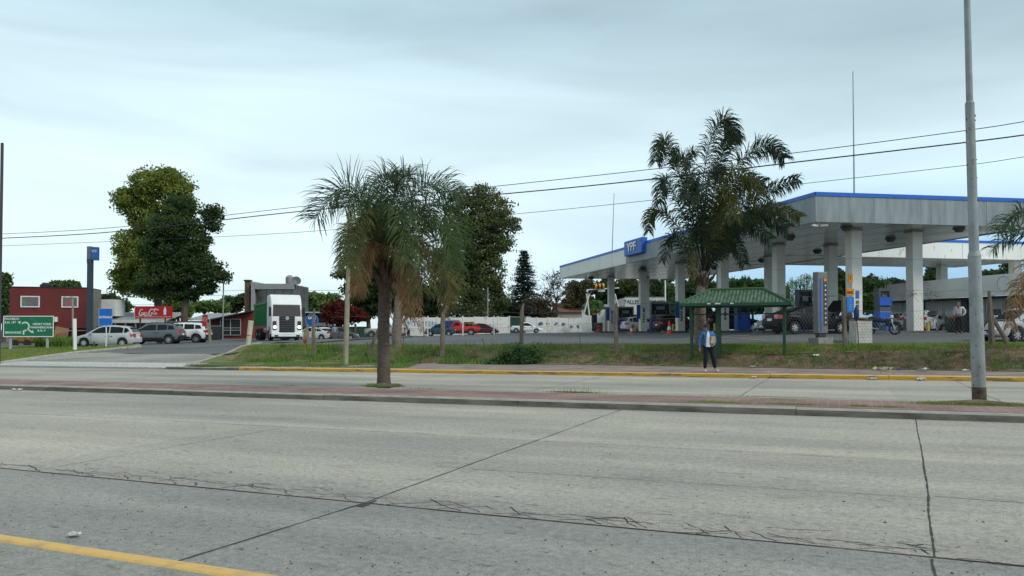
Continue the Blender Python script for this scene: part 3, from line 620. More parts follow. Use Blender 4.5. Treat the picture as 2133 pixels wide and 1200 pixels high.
# ------------------------------------------------------------------ people
def skin_obj(name, joints, edges, m, parent, root, sub=1):
    me = bpy.data.meshes.new(name); bm = bmesh.new(); sl = bm.verts.layers.skin.verify(); idx = {}
    for k, (co, r) in joints.items():
        v = bm.verts.new(co); idx[k] = v; rr = r if isinstance(r, tuple) else (r, r); v[sl].radius = rr; v[sl].use_root = (k == root)
    for a, b in edges: bm.edges.new((idx[a], idx[b]))
    bm.to_mesh(me); bm.free(); me.materials.append(m); o = bpy.data.objects.new(name, me); COL.objects.link(o)
    if parent: o.parent = parent
    s = o.modifiers.new('skin', 'SKIN'); s.use_smooth_shade = True; b = o.modifiers.new('sub', 'SUBSURF'); b.levels = sub; b.render_levels = sub
    return o
SKINM = mat('skin', (0.36, 0.20, 0.13), 0.6, var=.08); HAIR = mat('dark_hair', (0.02, 0.016, 0.012), .8)
def person(label, loc, rotz, shirt, trouser, shoe, pose=None, jacket=None, cap=None, hair=HAIR, h=1.72, group=None, fat=1.0):
    """front faces -Y in local space; joints at 1.72 m scaled"""
    t = thing('person', label, 'person', loc, rotz, group); t.scale = (h / 1.72,) * 3
    J_ = {'pel': (0, 0, .95), 'waist': (0, 0, 1.08), 'chest': (0, .0, 1.28), 'neck': (0, .01, 1.46), 'head': (0, -.01, 1.60), 'crown': (0, 0, 1.69)}
    for sg, n in ((-1, 'l'), (1, 'r')):
        J_.update({n + 'sh': (sg * .18, .01, 1.41), n + 'el': (sg * .235, .02, 1.13), n + 'wr': (sg * .25, -.04, .88), n + 'hd': (sg * .25, -.06, .79),
                   n + 'hip': (sg * .09, 0, .90), n + 'kn': (sg * .11, -.02, .49), n + 'an': (sg * .12, .02, .09), n + 'to': (sg * .135, -.15, .035)})
    if pose: J_.update(pose)
    V3 = lambda k: Vector(J_[k])
    hd = V3('head'); nk = V3('neck'); face = Vector(pose.get('face', (0, -1, 0))) if pose else Vector((0, -1, 0)); face.normalize()
    B = {'pel': (J_['pel'], (.13 * fat, .10 * fat)), 'waist': (J_['waist'], (.125 * fat, .095 * fat)), 'chest': (J_['chest'], (.15 * fat, .105)), 'nb': (nk, .052), 'jaw': (nk.lerp(hd, .45) + face * .022, .062), 'head': (hd, (.077, .092)), 'crown': (J_['crown'], .062)}
    E = [('pel', 'waist'), ('waist', 'chest'), ('chest', 'nb'), ('nb', 'jaw'), ('jaw', 'head'), ('head', 'crown')]
    for n in 'lr':
        B.update({n + 'sh': (J_[n + 'sh'], .06), n + 'el': (J_[n + 'el'], .042), n + 'wr': (J_[n + 'wr'], .028), n + 'hip': (J_[n + 'hip'], .088), n + 'kn': (J_[n + 'kn'], .055), n + 'an': (J_[n + 'an'], .036), n + 'to': (J_[n + 'to'], .03)})
        wr, hnd = V3(n + 'wr'), V3(n + 'hd'); d = (hnd - wr).normalized(); side = d.cross(Vector((1, 0, 0)) if abs(d.x) < .8 else Vector((0, 0, 1))).normalized(); palm = wr + d * .06
        B[n + 'pm'] = (palm, (.03, .022)); E += [('chest', n + 'sh'), (n + 'sh', n + 'el'), (n + 'el', n + 'wr'), (n + 'wr', n + 'pm'), ('pel', n + 'hip'), (n + 'hip', n + 'kn'), (n + 'kn', n + 'an'), (n + 'an', n + 'to')]
        cn = d.cross(side)
        for q, (o_, l_) in enumerate(((-.026, .055), (-.009, .07), (.009, .066), (.026, .05))):
            B[n + 'f%d' % q] = (palm + side * o_ + d * .04, .0095); B[n + 'g%d' % q] = (palm + side * o_ + d * (.04 + l_ * .6) + cn * .012, .008); E += [(n + 'pm', n + 'f%d' % q), (n + 'f%d' % q, n + 'g%d' % q)]
        B[n + 'th'] = (palm - side * .045 + d * .01, .010); B[n + 'ti'] = (palm - side * .052 + d * .04, .008); E += [(n + 'pm', n + 'th'), (n + 'th', n + 'ti')]
    skin_obj('body', B, E, SKINM, t, 'pel', 1)
    T = {'pel': (V3('pel') + Vector((0, 0, .06)), (.145 * fat, .12 * fat))}; E = []
    for n in 'lr':
        T.update({n + 'hip': (J_[n + 'hip'], .118), n + 'kn': (J_[n + 'kn'], .09), n + 'an': (V3(n + 'an') + Vector((0, 0, .03)), .068)}); E += [('pel', n + 'hip'), (n + 'hip', n + 'kn'), (n + 'kn', n + 'an')]
        a, b = V3(n + 'an'), V3(n + 'to'); skin_obj('shoe', {'h': (Vector((a.x, a.y + .01, .05)), .048), 'm': (a.lerp(b, .5) * 1.0 - Vector((0, 0, .012)), .045), 't': (Vector((b.x, b.y, .038)), .04)}, [('h', 'm'), ('m', 't')], shoe, t, 'h', 1)
    skin_obj('trousers', T, E, trouser, t, 'pel', 1)
    def top(name, m, k, sleeves, cut):
        S_ = {'b': (V3('pel') + Vector((0, 0, .05 if cut else 0)), (.15 * k * fat, .118 * k * fat)), 'w': (J_['waist'], (.155 * k * fat, .115 * k * fat)), 'c': (J_['chest'], (.165 * k, .122 * k)), 'n': (V3('neck') - Vector((0, 0, .02)), .066 * k)}; E = [('b', 'w'), ('w', 'c'), ('c', 'n')]
        for n in 'lr':
            S_[n + 's'] = (J_[n + 'sh'], .075 * k); S_[n + 'e'] = (J_[n + 'el'], .06 * k); E += [('c', n + 's'), (n + 's', n + 'e')]
            if sleeves: S_[n + 'w'] = (V3(n + 'wr'), .046 * k); E += [(n + 'e', n + 'w')]
        return skin_obj(name, S_, E, m, t, 'b', 1)
    if jacket: top('jacket', jacket, 1.05, True, False)
    else: top('shirt', shirt, 1.0, bool(pose and pose.get('long')), True)
    # face and hair
    fx = face; sd = Vector((-fx.y, fx.x, 0)).normalized()
    for sg in (1, -1):
        MB().lathe([(.001, -.008), (.009, 0), (.001, .008)], n=8).build('eye', BLACK, t).location = hd + fx * .088 + sd * sg * .032 + Vector((0, 0, .005))
        MB().lathe([(.005, -.03), (.016, 0), (.005, .03)], n=8).build('ear', SKINM, t).location = hd + sd * sg * .082 - Vector((0, 0, .01))
    MB().lathe([(.016, -.03), (.012, -.01), (.005, .02)], n=8).build('nose', SKINM, t).location = hd + fx * .098 - Vector((0, 0, .012))
    MB().box((0, 0, 0), (.045, .02, .009)).build('mouth', mat('lips', (.25, .09, .07), .6), t).location = hd + fx * .082 - Vector((0, 0, .052))
    if cap:
        cm = MB(); cm.lathe([(.104, 0), (.106, .04), (.095, .08), (.065, .11), (.02, .122), (.001, .123)], n=18, cap=False); c = cm.build('cap', cap, t, smooth=True); c.location = hd + Vector((0, .005, .018))
        pk = MB(); pts = [fx * (.09 + .085 * math.cos(a)) + sd * .085 * math.sin(a) for a in np.linspace(-math.pi / 2, math.pi / 2, 9)]; pk.prism([(p.x, p.y) for p in pts], 0, .01); o = pk.build('cap_peak', cap, t); o.location = hd + Vector((0, 0, .02))
    hm = MB(); hm.lathe([(.088, -.07), (.1, -.02), (.102, .03), (.085, .08), (.04, .112), (.001, .118)], n=16, cap=False); o = hm.build('hair', hair, t, smooth=True); o.location = hd - fx * .036 + Vector((0, 0, .004)) ; o.scale = (.86, .86, .92)
    return t
# ------------------------------------------------------------------ foliage
def leafmat(name, c, c2, sc=.6, tr=.38):
    c = tuple(v * 1.35 for v in c); c2 = tuple(v * 1.75 for v in c2)
    return mat('leaf_' + name, c, .75, c2=c2, scale=sc, spec=.15, trans=tr, lo=.36, hi=.64)
def leaves(cent, sz, asp=1.0, up=0.0):
    n = len(cent); a = nr.normal(size=(n, 3)); a /= np.linalg.norm(a, axis=1)[:, None]
    b = nr.normal(size=(n, 3)); b[:, 2] += up; b -= (a * b).sum(1)[:, None] * a; b /= np.linalg.norm(b, axis=1)[:, None] + 1e-9
    s = sz * nr.uniform(.55, 1.25, size=(n, 1)); a = a * s * .5; b = b * s * .5 * asp
    V = np.stack([cent - a * .2 - b, cent + a, cent + a * .2 + b, cent - a], 1).reshape(-1, 3); Fq = np.arange(n * 4).reshape(n, 4); return V, Fq
def crown_pts(blobs, n, clump, shell=.55, per=26):
    vol = np.array([b[3] * b[4] * b[5] for b in blobs]) ** .72; pr = vol / vol.sum(); out = []
    nc = max(1, n // per)
    for k in range(nc):
        b = blobs[nr.choice(len(blobs), p=pr)]; d = nr.normal(size=3); d /= np.linalg.norm(d); rr = (shell + (1 - shell) * nr.rand()) if nr.rand() < .8 else nr.rand() * .7
        c = np.array(b[:3]) + d * rr * np.array(b[3:6]); cs = clump * nr.uniform(.5, 1.5)
        q_ = nr.normal(size=(per, 3)); q_ /= np.linalg.norm(q_, axis=1)[:, None]; q_ *= (nr.rand(per, 1) ** .45) * cs * 1.5; out.append(c + q_ * np.array([1, 1, .62]))
    return np.concatenate(out)
def tree(name, label, cat, base, blobs, m, n=9000, leaf=.3, clump=.45, trunk=.25, bark=TRUNK, group=None, trunks=None, Y=None, per=26, asp=1.0, shell=.55, limbs=True, bare=False, fork=.45):
    """base=(px, Y, z or None); blobs in picture units (px,py,rx,ry[,dy])"""
    px, y = base[0], base[1]; g = G(px, y); t = thing(name, label, cat, g, 0, group); k = y / F; B = []
    for b in blobs:
        c = P(b[0], b[1], y) - g; B.append((c.x, (b[4] if len(b) > 4 else rnd.uniform(-.35, .35) * b[2]) * k * 1.0, c.z, b[2] * k, b[2] * k * .9, b[3] * k))
    if m is not None:
        V, Fq = leaves(crown_pts(B, n, clump, shell, per), leaf, asp); mesh_np('crown', V, Fq, m, t)
    tops = max(b[2] for b in B); low = min(b[2] - b[5] * .6 for b in B); fk = max(.3, low * .95)
    cx = sum(b[0] for b in B) / len(B) * .25
    mb = MB(); mb.tube([(0, 0, -.3), (0, 0, fk * .5), (cx * .5, 0, fk), (cx, 0, fk + (tops - fk) * fork)], [trunk * 1.25, trunk, trunk * .85, trunk * .35], 9, cap=False)
    if limbs:
        for b in B:
            q = rnd.uniform(.0, .8); s_ = Vector((cx * q, 0, fk + (tops - fk) * fork * q * .8)); e = Vector(b[:3])
            if e.z < s_.z: s_.z = max(fk * .8, e.z - .5)
            md = s_.lerp(e, .5) + Vector((rnd.uniform(-.3, .3), rnd.uniform(-.3, .3), .25)); mb.tube([s_, md, e], [trunk * .4, trunk * .25, trunk * .08], 6, cap=False)
            if bare:
                for _ in range(14):
                    e2 = e + Vector((rnd.uniform(-1, 1) * b[3], rnd.uniform(-1, 1) * b[4], rnd.uniform(-.4, 1) * b[5])); a2 = md.lerp(e, rnd.random()); m2 = a2.lerp(e2, .5) + Vector((rnd.uniform(-.2, .2), 0, .2)); mb.tube([a2, m2, e2], [trunk * .13, trunk * .08, .015], 4, cap=False)
                    for _ in range(3):
                        e3_ = e2 + Vector((rnd.uniform(-.8, .8), rnd.uniform(-.8, .8), rnd.uniform(-.2, .9))); mb.tube([m2.lerp(e2, rnd.random()), e3_], [.03, .012], 3, cap=False)
    mb.build('trunk', bark, t, smooth=True); return t
def frond(pts, ll, n=46, droop=.6, w=.035, spread=1.0, plume=.5, roll=.7, ro=0.0):
    """leaf rachis through pts; returns (V, F) arrays of bent leaflets plus a thin rachis"""
    P_ = [Vector(p) for p in pts]; out = []; cr = []
    for i in range(len(P_) - 1):
        p0, p1, p2, p3 = P_[max(0, i - 1)], P_[i], P_[i + 1], P_[min(len(P_) - 1, i + 2)]
        for k in range(8):
            t = k / 8; cr.append(0.5 * ((2 * p1) + (p2 - p0) * t + (2 * p0 - 5 * p1 + 4 * p2 - p3) * t * t + (3 * p1 - p0 - 3 * p2 + p3) * t ** 3))
    cr.append(P_[-1]); m = len(cr); V = []; Fq = []
    def at(u): x = u * (m - 1); i = min(m - 2, int(x)); return cr[i].lerp(cr[i + 1], x - i), (cr[i + 1] - cr[i]).normalized()
    for i in range(m - 1):                      # rachis as a flat-ish 3-sided tube
        a, b = cr[i], cr[i + 1]; d = (b - a).normalized(); s_ = d.cross(Vector((0, 0, 1))); s_ = s_.normalized() if s_.length > .01 else Vector((1, 0, 0)); r0 = .035 * (1 - i / m) + .008; r1 = .035 * (1 - (i + 1) / m) + .008; u_ = s_.cross(d)
        k = len(V); V += [a + s_ * r0, a - s_ * r0, b - s_ * r1, b + s_ * r1, a + u_ * r0, b + u_ * r1]; Fq += [(k, k + 1, k + 2, k + 3), (k, k + 4, k + 5, k + 3), (k + 1, k + 4, k + 5, k + 2)]
    for j in range(n):
        u = .14 + .86 * (j + rnd.random()) / n; p, d = at(u); s_ = d.cross(Vector((0, 0, 1))); s_ = s_.normalized() if s_.length > .05 else Vector((1, 0, 0)); up = s_.cross(d).normalized()
        L = ll * (.30 + .70 * math.sin(math.pi * min(1, .12 + u * .80)) ** .55) * rnd.uniform(.75, 1.15)
        th = rnd.gauss(ro, roll); s_, up = s_ * math.cos(th) + up * math.sin(th), up * math.cos(th) - s_ * math.sin(th)
        for sg in (1, -1):
            lift = rnd.uniform(-.15, 1.0) * plume; v = (s_ * sg * spread + d * rnd.uniform(.45, .9) + up * lift).normalized()
            q1 = p + v * L * .45; v2 = (v + Vector((0, 0, -droop * rnd.uniform(.6, 1.2)))).normalized(); q2 = q1 + v2 * L * .35; v3 = (v2 + Vector((0, 0, -droop * 1.2))).normalized(); q3 = q2 + v3 * L * .3
            wv = v.cross(up if abs(v.dot(up)) < .9 else s_).normalized() * w * .5
            k = len(V); V += [p - wv * .5, p + wv * .5, q1 + wv, q1 - wv, q2 + wv * .8, q2 - wv * .8, q3 + wv * .12, q3 - wv * .12]
            Fq += [(k, k + 1, k + 2, k + 3), (k + 3, k + 2, k + 4, k + 5), (k + 5, k + 4, k + 6, k + 7)]
    return V, Fq
def palm(name, label, base_px, y, z0, trunk_pts, tr, fr, hang=None, fruit=None, m_leaf=None, group=None, ring=True, shaft=None, kl=1.0, kn=1.0, roll=.7, ro=0.0):
    g = Vector(((base_px - CXP) / F * y, y, z0)); t = thing(name, label, 'palm tree', g, 0, group)
    mb = MB(); pts = [P(a, b, y) - g for a, b in trunk_pts]; pts[0].z = -.1; N_ = 26; cr = []
    for i in range(N_ + 1):
        u = i / N_ * (len(pts) - 1); k = min(len(pts) - 2, int(u)); cr.append(pts[k].lerp(pts[k + 1], u - k))
    rs = []
    for i in range(N_ + 1):
        u = i / N_; k = u * (len(tr) - 1); j = min(len(tr) - 2, int(k)); rs.append((tr[j] + (tr[j + 1] - tr[j]) * (k - j)) * (1 + (.05 if i % 2 else -.02)))
    mb.tube(cr, rs, 14, cap=False); mb.build('trunk', mat('palm_bark', (.125, .10, .08), .95, c2=(.065, .05, .04), scale=3, stretch=(2, 2, 7), bump=.8, bscale=9) if ring != 'pale' else mat('palm_bark_pale', (.25, .21, .165), .95, c2=(.12, .10, .08), scale=3, stretch=(2, 2, 5), bump=.8, bscale=9), t, smooth=True)
    if shaft:
        sb_ = MB(); c = P(shaft[0], shaft[1], y) - g
        for q in range(16):
            a = q * 2.4; r0 = tr[-1] * .95; h0 = rnd.uniform(-.35, .1); h1 = rnd.uniform(.45, shaft[2]); d = Vector((math.cos(a), math.sin(a), 0)); e = d * rnd.uniform(.35, .6)
            sb_.tube([c + d * r0 * .8 + Vector((0, 0, h0)), c + d * r0 * 1.15 + Vector((0, 0, h0 * .3 + .2)), c + e + Vector((0, 0, h1))], [.05, .085, .03], 5, cap=False)
        sb_.build('leaf_bases', mat('leaf_base', (.13, .085, .055), .95, c2=(.06, .04, .03), scale=8), t)
    for F_ in fr:
        pp = [P(a, b, y) - g + Vector((0, d, 0)) for a, b, d in F_['p']]; V, Fq = frond(pp, F_.get('l', .5) * kl, int(F_.get('n', 46) * kn), F_.get('d', .6), F_.get('w', .035), F_.get('s', 1.0), F_.get('pl', .5), roll, ro)
        mesh_np('frond' if not F_.get('dead') else 'dead_frond', [tuple(v) for v in V], Fq, F_.get('m', m_leaf), t)
    if fruit:
        fm = MB(); c = P(fruit[0], fruit[1], y) - g + Vector((0, -.3, 0)); V = []
        for q in range(420):
            u = rnd.random(); r = fruit[2] * (.5 + .5 * math.sin(math.pi * min(1, u + .1))); a = rnd.uniform(0, 6.28); p = c + Vector((math.cos(a) * r * rnd.random() ** .5, math.sin(a) * r * .8, -u * fruit[3])); fm.box(p, (.035, .035, .05))
        fm.build('fruit_cluster', mat('palm_fruit', (.12, .10, .03), .8, c2=(.06, .06, .02)), t)['kind'] = 'stuff'
    return t
# ------------------------------------------------------------------ filling station canopy
M_FASC = mat('canopy_fascia', (0.29, 0.33, 0.34), 0.55, c2=(0.19, 0.225, 0.235), scale=1.1, stretch=(3, 3, .45), lo=.34, hi=.64, detail=9)
M_FASW = mat('canopy_fascia_white', (0.74, 0.75, 0.71), 0.6, c2=(0.25, 0.26, 0.25), scale=1.6, stretch=(3, 3, .8), lo=.26, hi=.40)
M_SOFF = mat('soffit_metal', (0.78, 0.79, 0.78), 0.2, 0.6, c2=(0.62, 0.64, 0.64), scale=2)
M_COLM = mat('column_cladding', (0.74, 0.72, 0.66), 0.5, c2=(0.66, 0.64, 0.58), scale=1.2, lo=.3, hi=.6)
ZS = 7.07
def canopy(name, label, A, B, C, D, zs, fh, fhB, whiteL, whole_white=False):
    t = thing(name, label, 'canopy')
    A, B, C, D = [Vector((p[0], p[1], zs)) for p in (A, B, C, D)]; H = {0: fh, 1: fhB, 2: fhB, 3: fh}; Q = [A, B, C, D]
    cen = (A + B + C + D) / 4
    inn = [q + (cen - q).normalized() * .25 for q in Q]
    def face(p, q, hp, hq, u0, u1, m, nm):
        a = p.lerp(q, u0); b = p.lerp(q, u1); ha = hp + (hq - hp) * u0; hb = hp + (hq - hp) * u1; n = Vector((-(b - a).y, (b - a).x, 0)).normalized()
        if n.dot(cen - a) < 0: n = -n
        mb = MB(); mb.add([a, b, b + n * .12, a + n * .12, a + Vector((0, 0, ha)), b + Vector((0, 0, hb)), b + n * .12 + Vector((0, 0, hb)), a + n * .12 + Vector((0, 0, ha))], [(0, 1, 2, 3), (0, 1, 5, 4), (1, 2, 6, 5), (2, 3, 7, 6), (3, 0, 4, 7), (4, 5, 6, 7)])
        mb.build(nm, m, t)
        mt = MB(); o_ = -n * .03; dz = Vector((0, 0, .002)); z = Vector((0, 0, .2))
        mt.add([a + Vector((0, 0, ha)) + o_ + dz, b + Vector((0, 0, hb)) + o_ + dz, b + Vector((0, 0, hb)) + n * .14 + dz, a + Vector((0, 0, ha)) + n * .14 + dz], [(0, 1, 2, 3)]); k = len(mt.v)
        mt.v += [v + z for v in (Vector(q) for q in mt.v)]; mt.v = [tuple(v) for v in mt.v]; mt.f += [(4, 5, 6, 7), (0, 1, 5, 4), (1, 2, 6, 5), (2, 3, 7, 6), (3, 0, 4, 7)]; mt.mi += [0] * 5
        mt.build('blue_trim', mat('blue_trim_metal', (0.02, 0.14, 0.58), .4), t)
        mj = MB(); L = (b - a).length; k = max(1, int(L / 3.1))
        for i in range(1, k):
            c = a.lerp(b, i / k); hh = ha + (hb - ha) * i / k; d = (b - a).normalized()
            mj = MB(); mj.add([c - n * .004 - d * .012 + Vector((0, 0, .03)), c - n * .004 + d * .012 + Vector((0, 0, .03)), c - n * .004 + d * .012 + Vector((0, 0, hh - .02)), c - n * .004 - d * .012 + Vector((0, 0, hh - .02))], [(0, 1, 2, 3)]); mj.build('panel_joint', mat('joint_grey', (.12, .13, .13), .8), t, fix=False)
    w = M_FASW if whole_white else M_FASC
    if whiteL: face(A, B, fh, fhB, 0, whiteL, M_FASC, 'fascia'); face(A, B, fh, fhB, whiteL, 1, M_FASW, 'white_fascia')
    else: face(A, B, fh, fhB, 0, 1, w, 'fascia')
    face(B, C, fhB, fhB, 0, 1, w, 'fascia'); face(C, D, fhB, fh, 0, 1, w, 'fascia'); face(D, A, fh, fh, 0, 1, w, 'fascia')
    # soffit of long metal strips with open joints
    mb = MB(); n = int((D - A).length / .3); dz = Vector((0, 0, .03))
    L0 = (B - A); 
    for i in range(n):
        u0 = (i + .02) / n; u1 = (i + .90) / n; sag = .012 * (i % 2)
        a, b, c, d = A.lerp(D, u0), A.lerp(D, u1), B.lerp(C, u1), B.lerp(C, u0); K = 14
        vs = []
        for k in range(K + 1):
            p = a.lerp(d, k / K); q = b.lerp(c, k / K); w_ = .012 * math.sin(k * 2.1 + i * .6) + rnd.uniform(-.008, .008)
            vs += [p + dz + Vector((0, 0, w_ + .007)), q + dz + Vector((0, 0, w_))]
        mb.add(vs, [(2 * k, 2 * k + 1, 2 * k + 3, 2 * k + 2) for k in range(K)])
    mb.build('soffit', M_SOFF, t, fix=False)
    MB().add([q + Vector((0, 0, .08)) for q in inn], [(0, 1, 2, 3)]).build('soffit_backing', mat('soffit_gap', (.10, .10, .10), .9), t, fix=False)
    MB().add([q + Vector((0, 0, fhB * .8)) for q in inn], [(0, 1, 2, 3)]).build('roof_sheet', STEEL, t, fix=False)
    return t
cA, cB, cC, cD = (15.3, 38.1), (5.1, 80.8), (18.4, 82.7), (28.1, 40.2)
def _wu(px):
    a = Vector(cA); b = Vector(cB); d = (px - CXP) / F; return (d * a.y - a.x) / ((b.x - a.x) - d * (b.y - a.y))
WU = _wu(1304)
can = canopy('station_canopy', 'large near canopy with grey fascia, blue top edge and rows of pale columns', cA, cB, cC, cD, ZS, 1.31, 1.14, WU)
can2 = canopy('station_canopy', 'second lower white canopy with a blue top line behind the lamp pole, over the shop', (20.5, 55.5), (18.6, 63.2), (38.9, 66.6), (41.6, 59.4), ZS, 1.22, 1.22, 0, True)
ABd = (Vector(cB) - Vector(cA)).normalized(); ADd = (Vector(cD) - Vector(cA)).normalized(); CANG = math.atan2(ADd.y, ADd.x)
def sticker(mb_or, x, y, z, w, h, rz, m, name, parent, n=(0, -1)): pass
colpos = [('L', 18.5, 41.0), ('R', 22.2, 41.8), ('L', 17.05, 48.4), ('R', 20.5, 48.7), ('L', 15.3, 54.9), ('R', 19.05, 56.0), ('L', 13.7, 61.8), ('R', 17.4, 63.0), ('L', 12.1, 70.2), ('R', 15.8, 71.2), ('L', 10.25, 78.4), ('R', 14.0, 79.4)]
M_STK = mat('sticker_blue', (.03, .16, .45), .5); M_STD = mat('sticker_grey', (.12, .13, .15), .5); M_ORG = mat('orange_sign', (.75, .28, .015), .5)
for side, x, y in colpos:
    zb = zt(x, y) + .13; hw_ = .30
    c = MB(); c.box((x, y, (zb + ZS) / 2), (hw_ * 2, hw_ * 2, ZS - zb + .04), CANG)
    cc = c.build('column', M_COLM, can, bevel=.015)
    MB().box((x, y, ZS - .04), (.7, .7, .09), CANG).build('column_collar', STEEL, can)
    for q in (2.2, 3.9, 5.4):
        MB().box((x, y, zb + q), (hw_ * 2 + .006, hw_ * 2 + .006, .012), CANG).build('column_seam', M_STD, can)
    # small stickers on the face towards the avenue
    d = Vector((math.sin(CANG), -math.cos(CANG), 0)); r = Vector((math.cos(CANG), math.sin(CANG), 0)); f = Vector((x, y, 0)) + d * (hw_ + .012)
    if side == 'L':
        mb = MB(); mb.cur = 0; mb.box((f.x, f.y, zb + 1.95), (.2, .02, .42), CANG)
        mb.cur = 1
        for k in range(4): mb.box((f.x, f.y, zb + 1.55 - k * .22), (.17, .02, .17), CANG)
        mb.build('sticker', None, can, mats=[M_STK, M_STD])
# ceiling lamps under the canopy
for px, py in ((1765, 474), (1857, 498), (2000, 477), (1647, 495), (1704, 524), (1521, 522), (1588, 543), (1489, 558), (1430, 545), (1340, 559), (1232, 579)):
    y = (ZS - .05 - CAMZ) * F / (HOR - py); x = (px - CXP) / F * y
    mb = MB(); mb.lathe([(.30, 0), (.30, -.08), (.22, -.13), (.20, -.22), (.001, -.23)], (x, y, ZS + .02), 16); mb.build('ceiling_lamp', mat('lamp_housing', (.10, .10, .105), .5), can, smooth=True)
# cctv pair on the corner
mb = MB(); c = Vector((15.55, 38.35, ZS - .05)); mb.tube([c, c + Vector((0, 0, -.12))], .03); mb.box(c + Vector((-.22, -.1, -.12)), (.38, .1, .1), .5); mb.box(c + Vector((.24, -.1, -.12)), (.38, .1, .1), -.4); mb.build('security_camera', mat('camera_white', (.6, .6, .6), .4), can)
# the blue name box on the fascia
u = .665; p = Vector(cA).lerp(Vector(cB), (.60)); ang = math.atan2(ABd.y, ABd.x) + math.pi
def at_fascia(px):     # where the picture column px meets the fascia line
    a = Vector(cA); b = Vector(cB); d = (px - CXP) / F; k = (d * a.y - a.x) / ((b.x - a.x) - d * (b.y - a.y)); return a.lerp(b, k)
q0 = at_fascia(1306); q1 = at_fascia(1350); mid = (q0 + q1) / 2; L = (q1 - q0).length; dirv = (q1 - q0).normalized(); rz = math.atan2(dirv.y, dirv.x)
t = thing('station_sign', 'blue ribbed YPF box sign mounted on the side fascia of the near canopy', 'sign', (mid.x - .12, mid.y - .03, ZS + .52), rz)
L *= .84
MB().box((0, 0, .62), (L, .5, 1.2)).build('sign_box', BLUE, t, bevel=.03)
mb = MB()
for k in range(8): mb.box((0, -.26, .12 + k * .145), (L - .1, .03, .03))
mb.build('ribs', mat('rib_light_blue', (.05, .22, .68), .4), t)
text('YPF', .95, LETTER, t, (-L * .04, -.30, .62), sx=1.75 * L / 5.2, bold=.02, ext=.012)
# islands under each pair of columns, dispensers between
M_ISL = mat('island_kerb_grey', (.12, .12, .12), .85, var=.3)
pairs = [(colpos[i], colpos[i + 1]) for i in range(0, 12, 2)]
for i, (a, b) in enumerate(pairs):
    mx, my = (a[1] + b[1]) / 2, (a[2] + b[2]) / 2; z = min(zt(a[1], a[2]), zt(b[1], b[2]))
    o = MB().box((mx, my, z + .03), (6.6, 1.25, .22), CANG).build('pump_island', M_ISL, bevel=.03); o['kind'] = 'structure'
def dispenser(label, x, y, lower=DBLUE, upper=None, w=.95, h=2.1, hoses=True, cat='fuel pump', screen=True):
    z = zt(x, y) + .14; t = thing('fuel_dispenser', label, cat, (x, y, z), CANG)
    up = upper or mat('pump_grey', (.27, .28, .28), .45)
    MB().bb((-w / 2, -.28, 0), (w / 2, .28, h * .45)).build('lower_cabinet', lower, t, bevel=.02)
    MB().bb((-w / 2 + .02, -.26, h * .45 + .002), (w / 2 - .02, .26, h * .56)).build('middle_band', up, t)
    mb = MB(); mb.bb((-w / 2, -.24, h * .56 + .002), (-w / 2 + .1, .24, h)); mb.bb((w / 2 - .1, -.24, h * .56 + .002), (w / 2, .24, h)); mb.bb((-w / 2 + .1, -.24, h - .16), (w / 2 - .1, .24, h)); mb.build('upper_frame', up, t)
    MB().bb((-w / 2 + .1, -.16, h * .56 + .002), (w / 2 - .1, .16, h - .16)).build('recess', BLACK, t)
    if screen: MB().box((0, -.18, h * .78), (w * .42, .04, .3)).build('screen', mat('pump_screen', (.16, .19, .21), .2), t)
    if hoses:
        for sg in (-1, 1):
            MB().tube([(sg * w * .36, -.2, h * .9), (sg * w * .42, -.36, h * .6), (sg * w * .4, -.4, h * .3), (sg * w * .30, -.34, h * .38), (sg * w * .28, -.26, h * .62)], .022, 6).build('hose', BLACK, t, smooth=True)
            MB().box((sg * w * .28, -.27, h * .64), (.06, .1, .2)).build('nozzle', up, t)
    return t
dispenser('blue-based gas dispenser with pale frame, left of the leftmost columns of the canopy', 11.75, 78.7, w=1.7, h=2.55)
dispenser('blue-based gas dispenser with dark recess, under the workshop lettering', 13.8, 70.8, w=1.9, h=2.75)
dispenser('dark dispenser behind the orange cone, half hidden by the palm trunk', 15.4, 62.4, upper=DARK, w=1.5, h=2.9)
dispenser('blue fuel dispenser seen below the green shelter roof', 16.75, 55.2, lower=BLUE, upper=mat('pump_blue_mid', (.04, .10, .25), .5), w=1.0, h=2.35)
dispenser('grey-topped fuel dispenser with hoses sticking up behind the dark saloon', 18.7, 48.6, lower=BLUE, upper=mat('pump_dark_grey', (.09, .10, .10), .5), w=.95, h=2.6)
dispenser('tall fuel dispenser with two blue bands beside the white brick box', 20.3, 41.55, hoses=False, lower=BLUE, upper=mat('pump_dark_grey', (.09, .10, .10), .5), w=.72, h=2.3)
MB().bb((-.372, -.30, 1.36), (.372, -.22, 1.82)).build('blue_band', BLUE, bpy.data.objects['fuel_dispenser.005'])
for nm, xx in (('fuel_dispenser.004', .12), ('fuel_dispenser.005', .05)):
    MB().tube([(-.2, 0, 2.28), (-.3, -.05, 2.9), (-.05, -.05, 3.0), (.0, 0, 2.3)], .02, 6).build('overhead_hose', BLACK, bpy.data.objects[nm], smooth=True); MB().tube([(.1, 0, 2.28), (.0, -.05, 2.85), (.28, -.05, 2.95), (.25, 0, 2.3)], .02, 6).build('overhead_hose', BLACK, bpy.data.objects[nm], smooth=True)
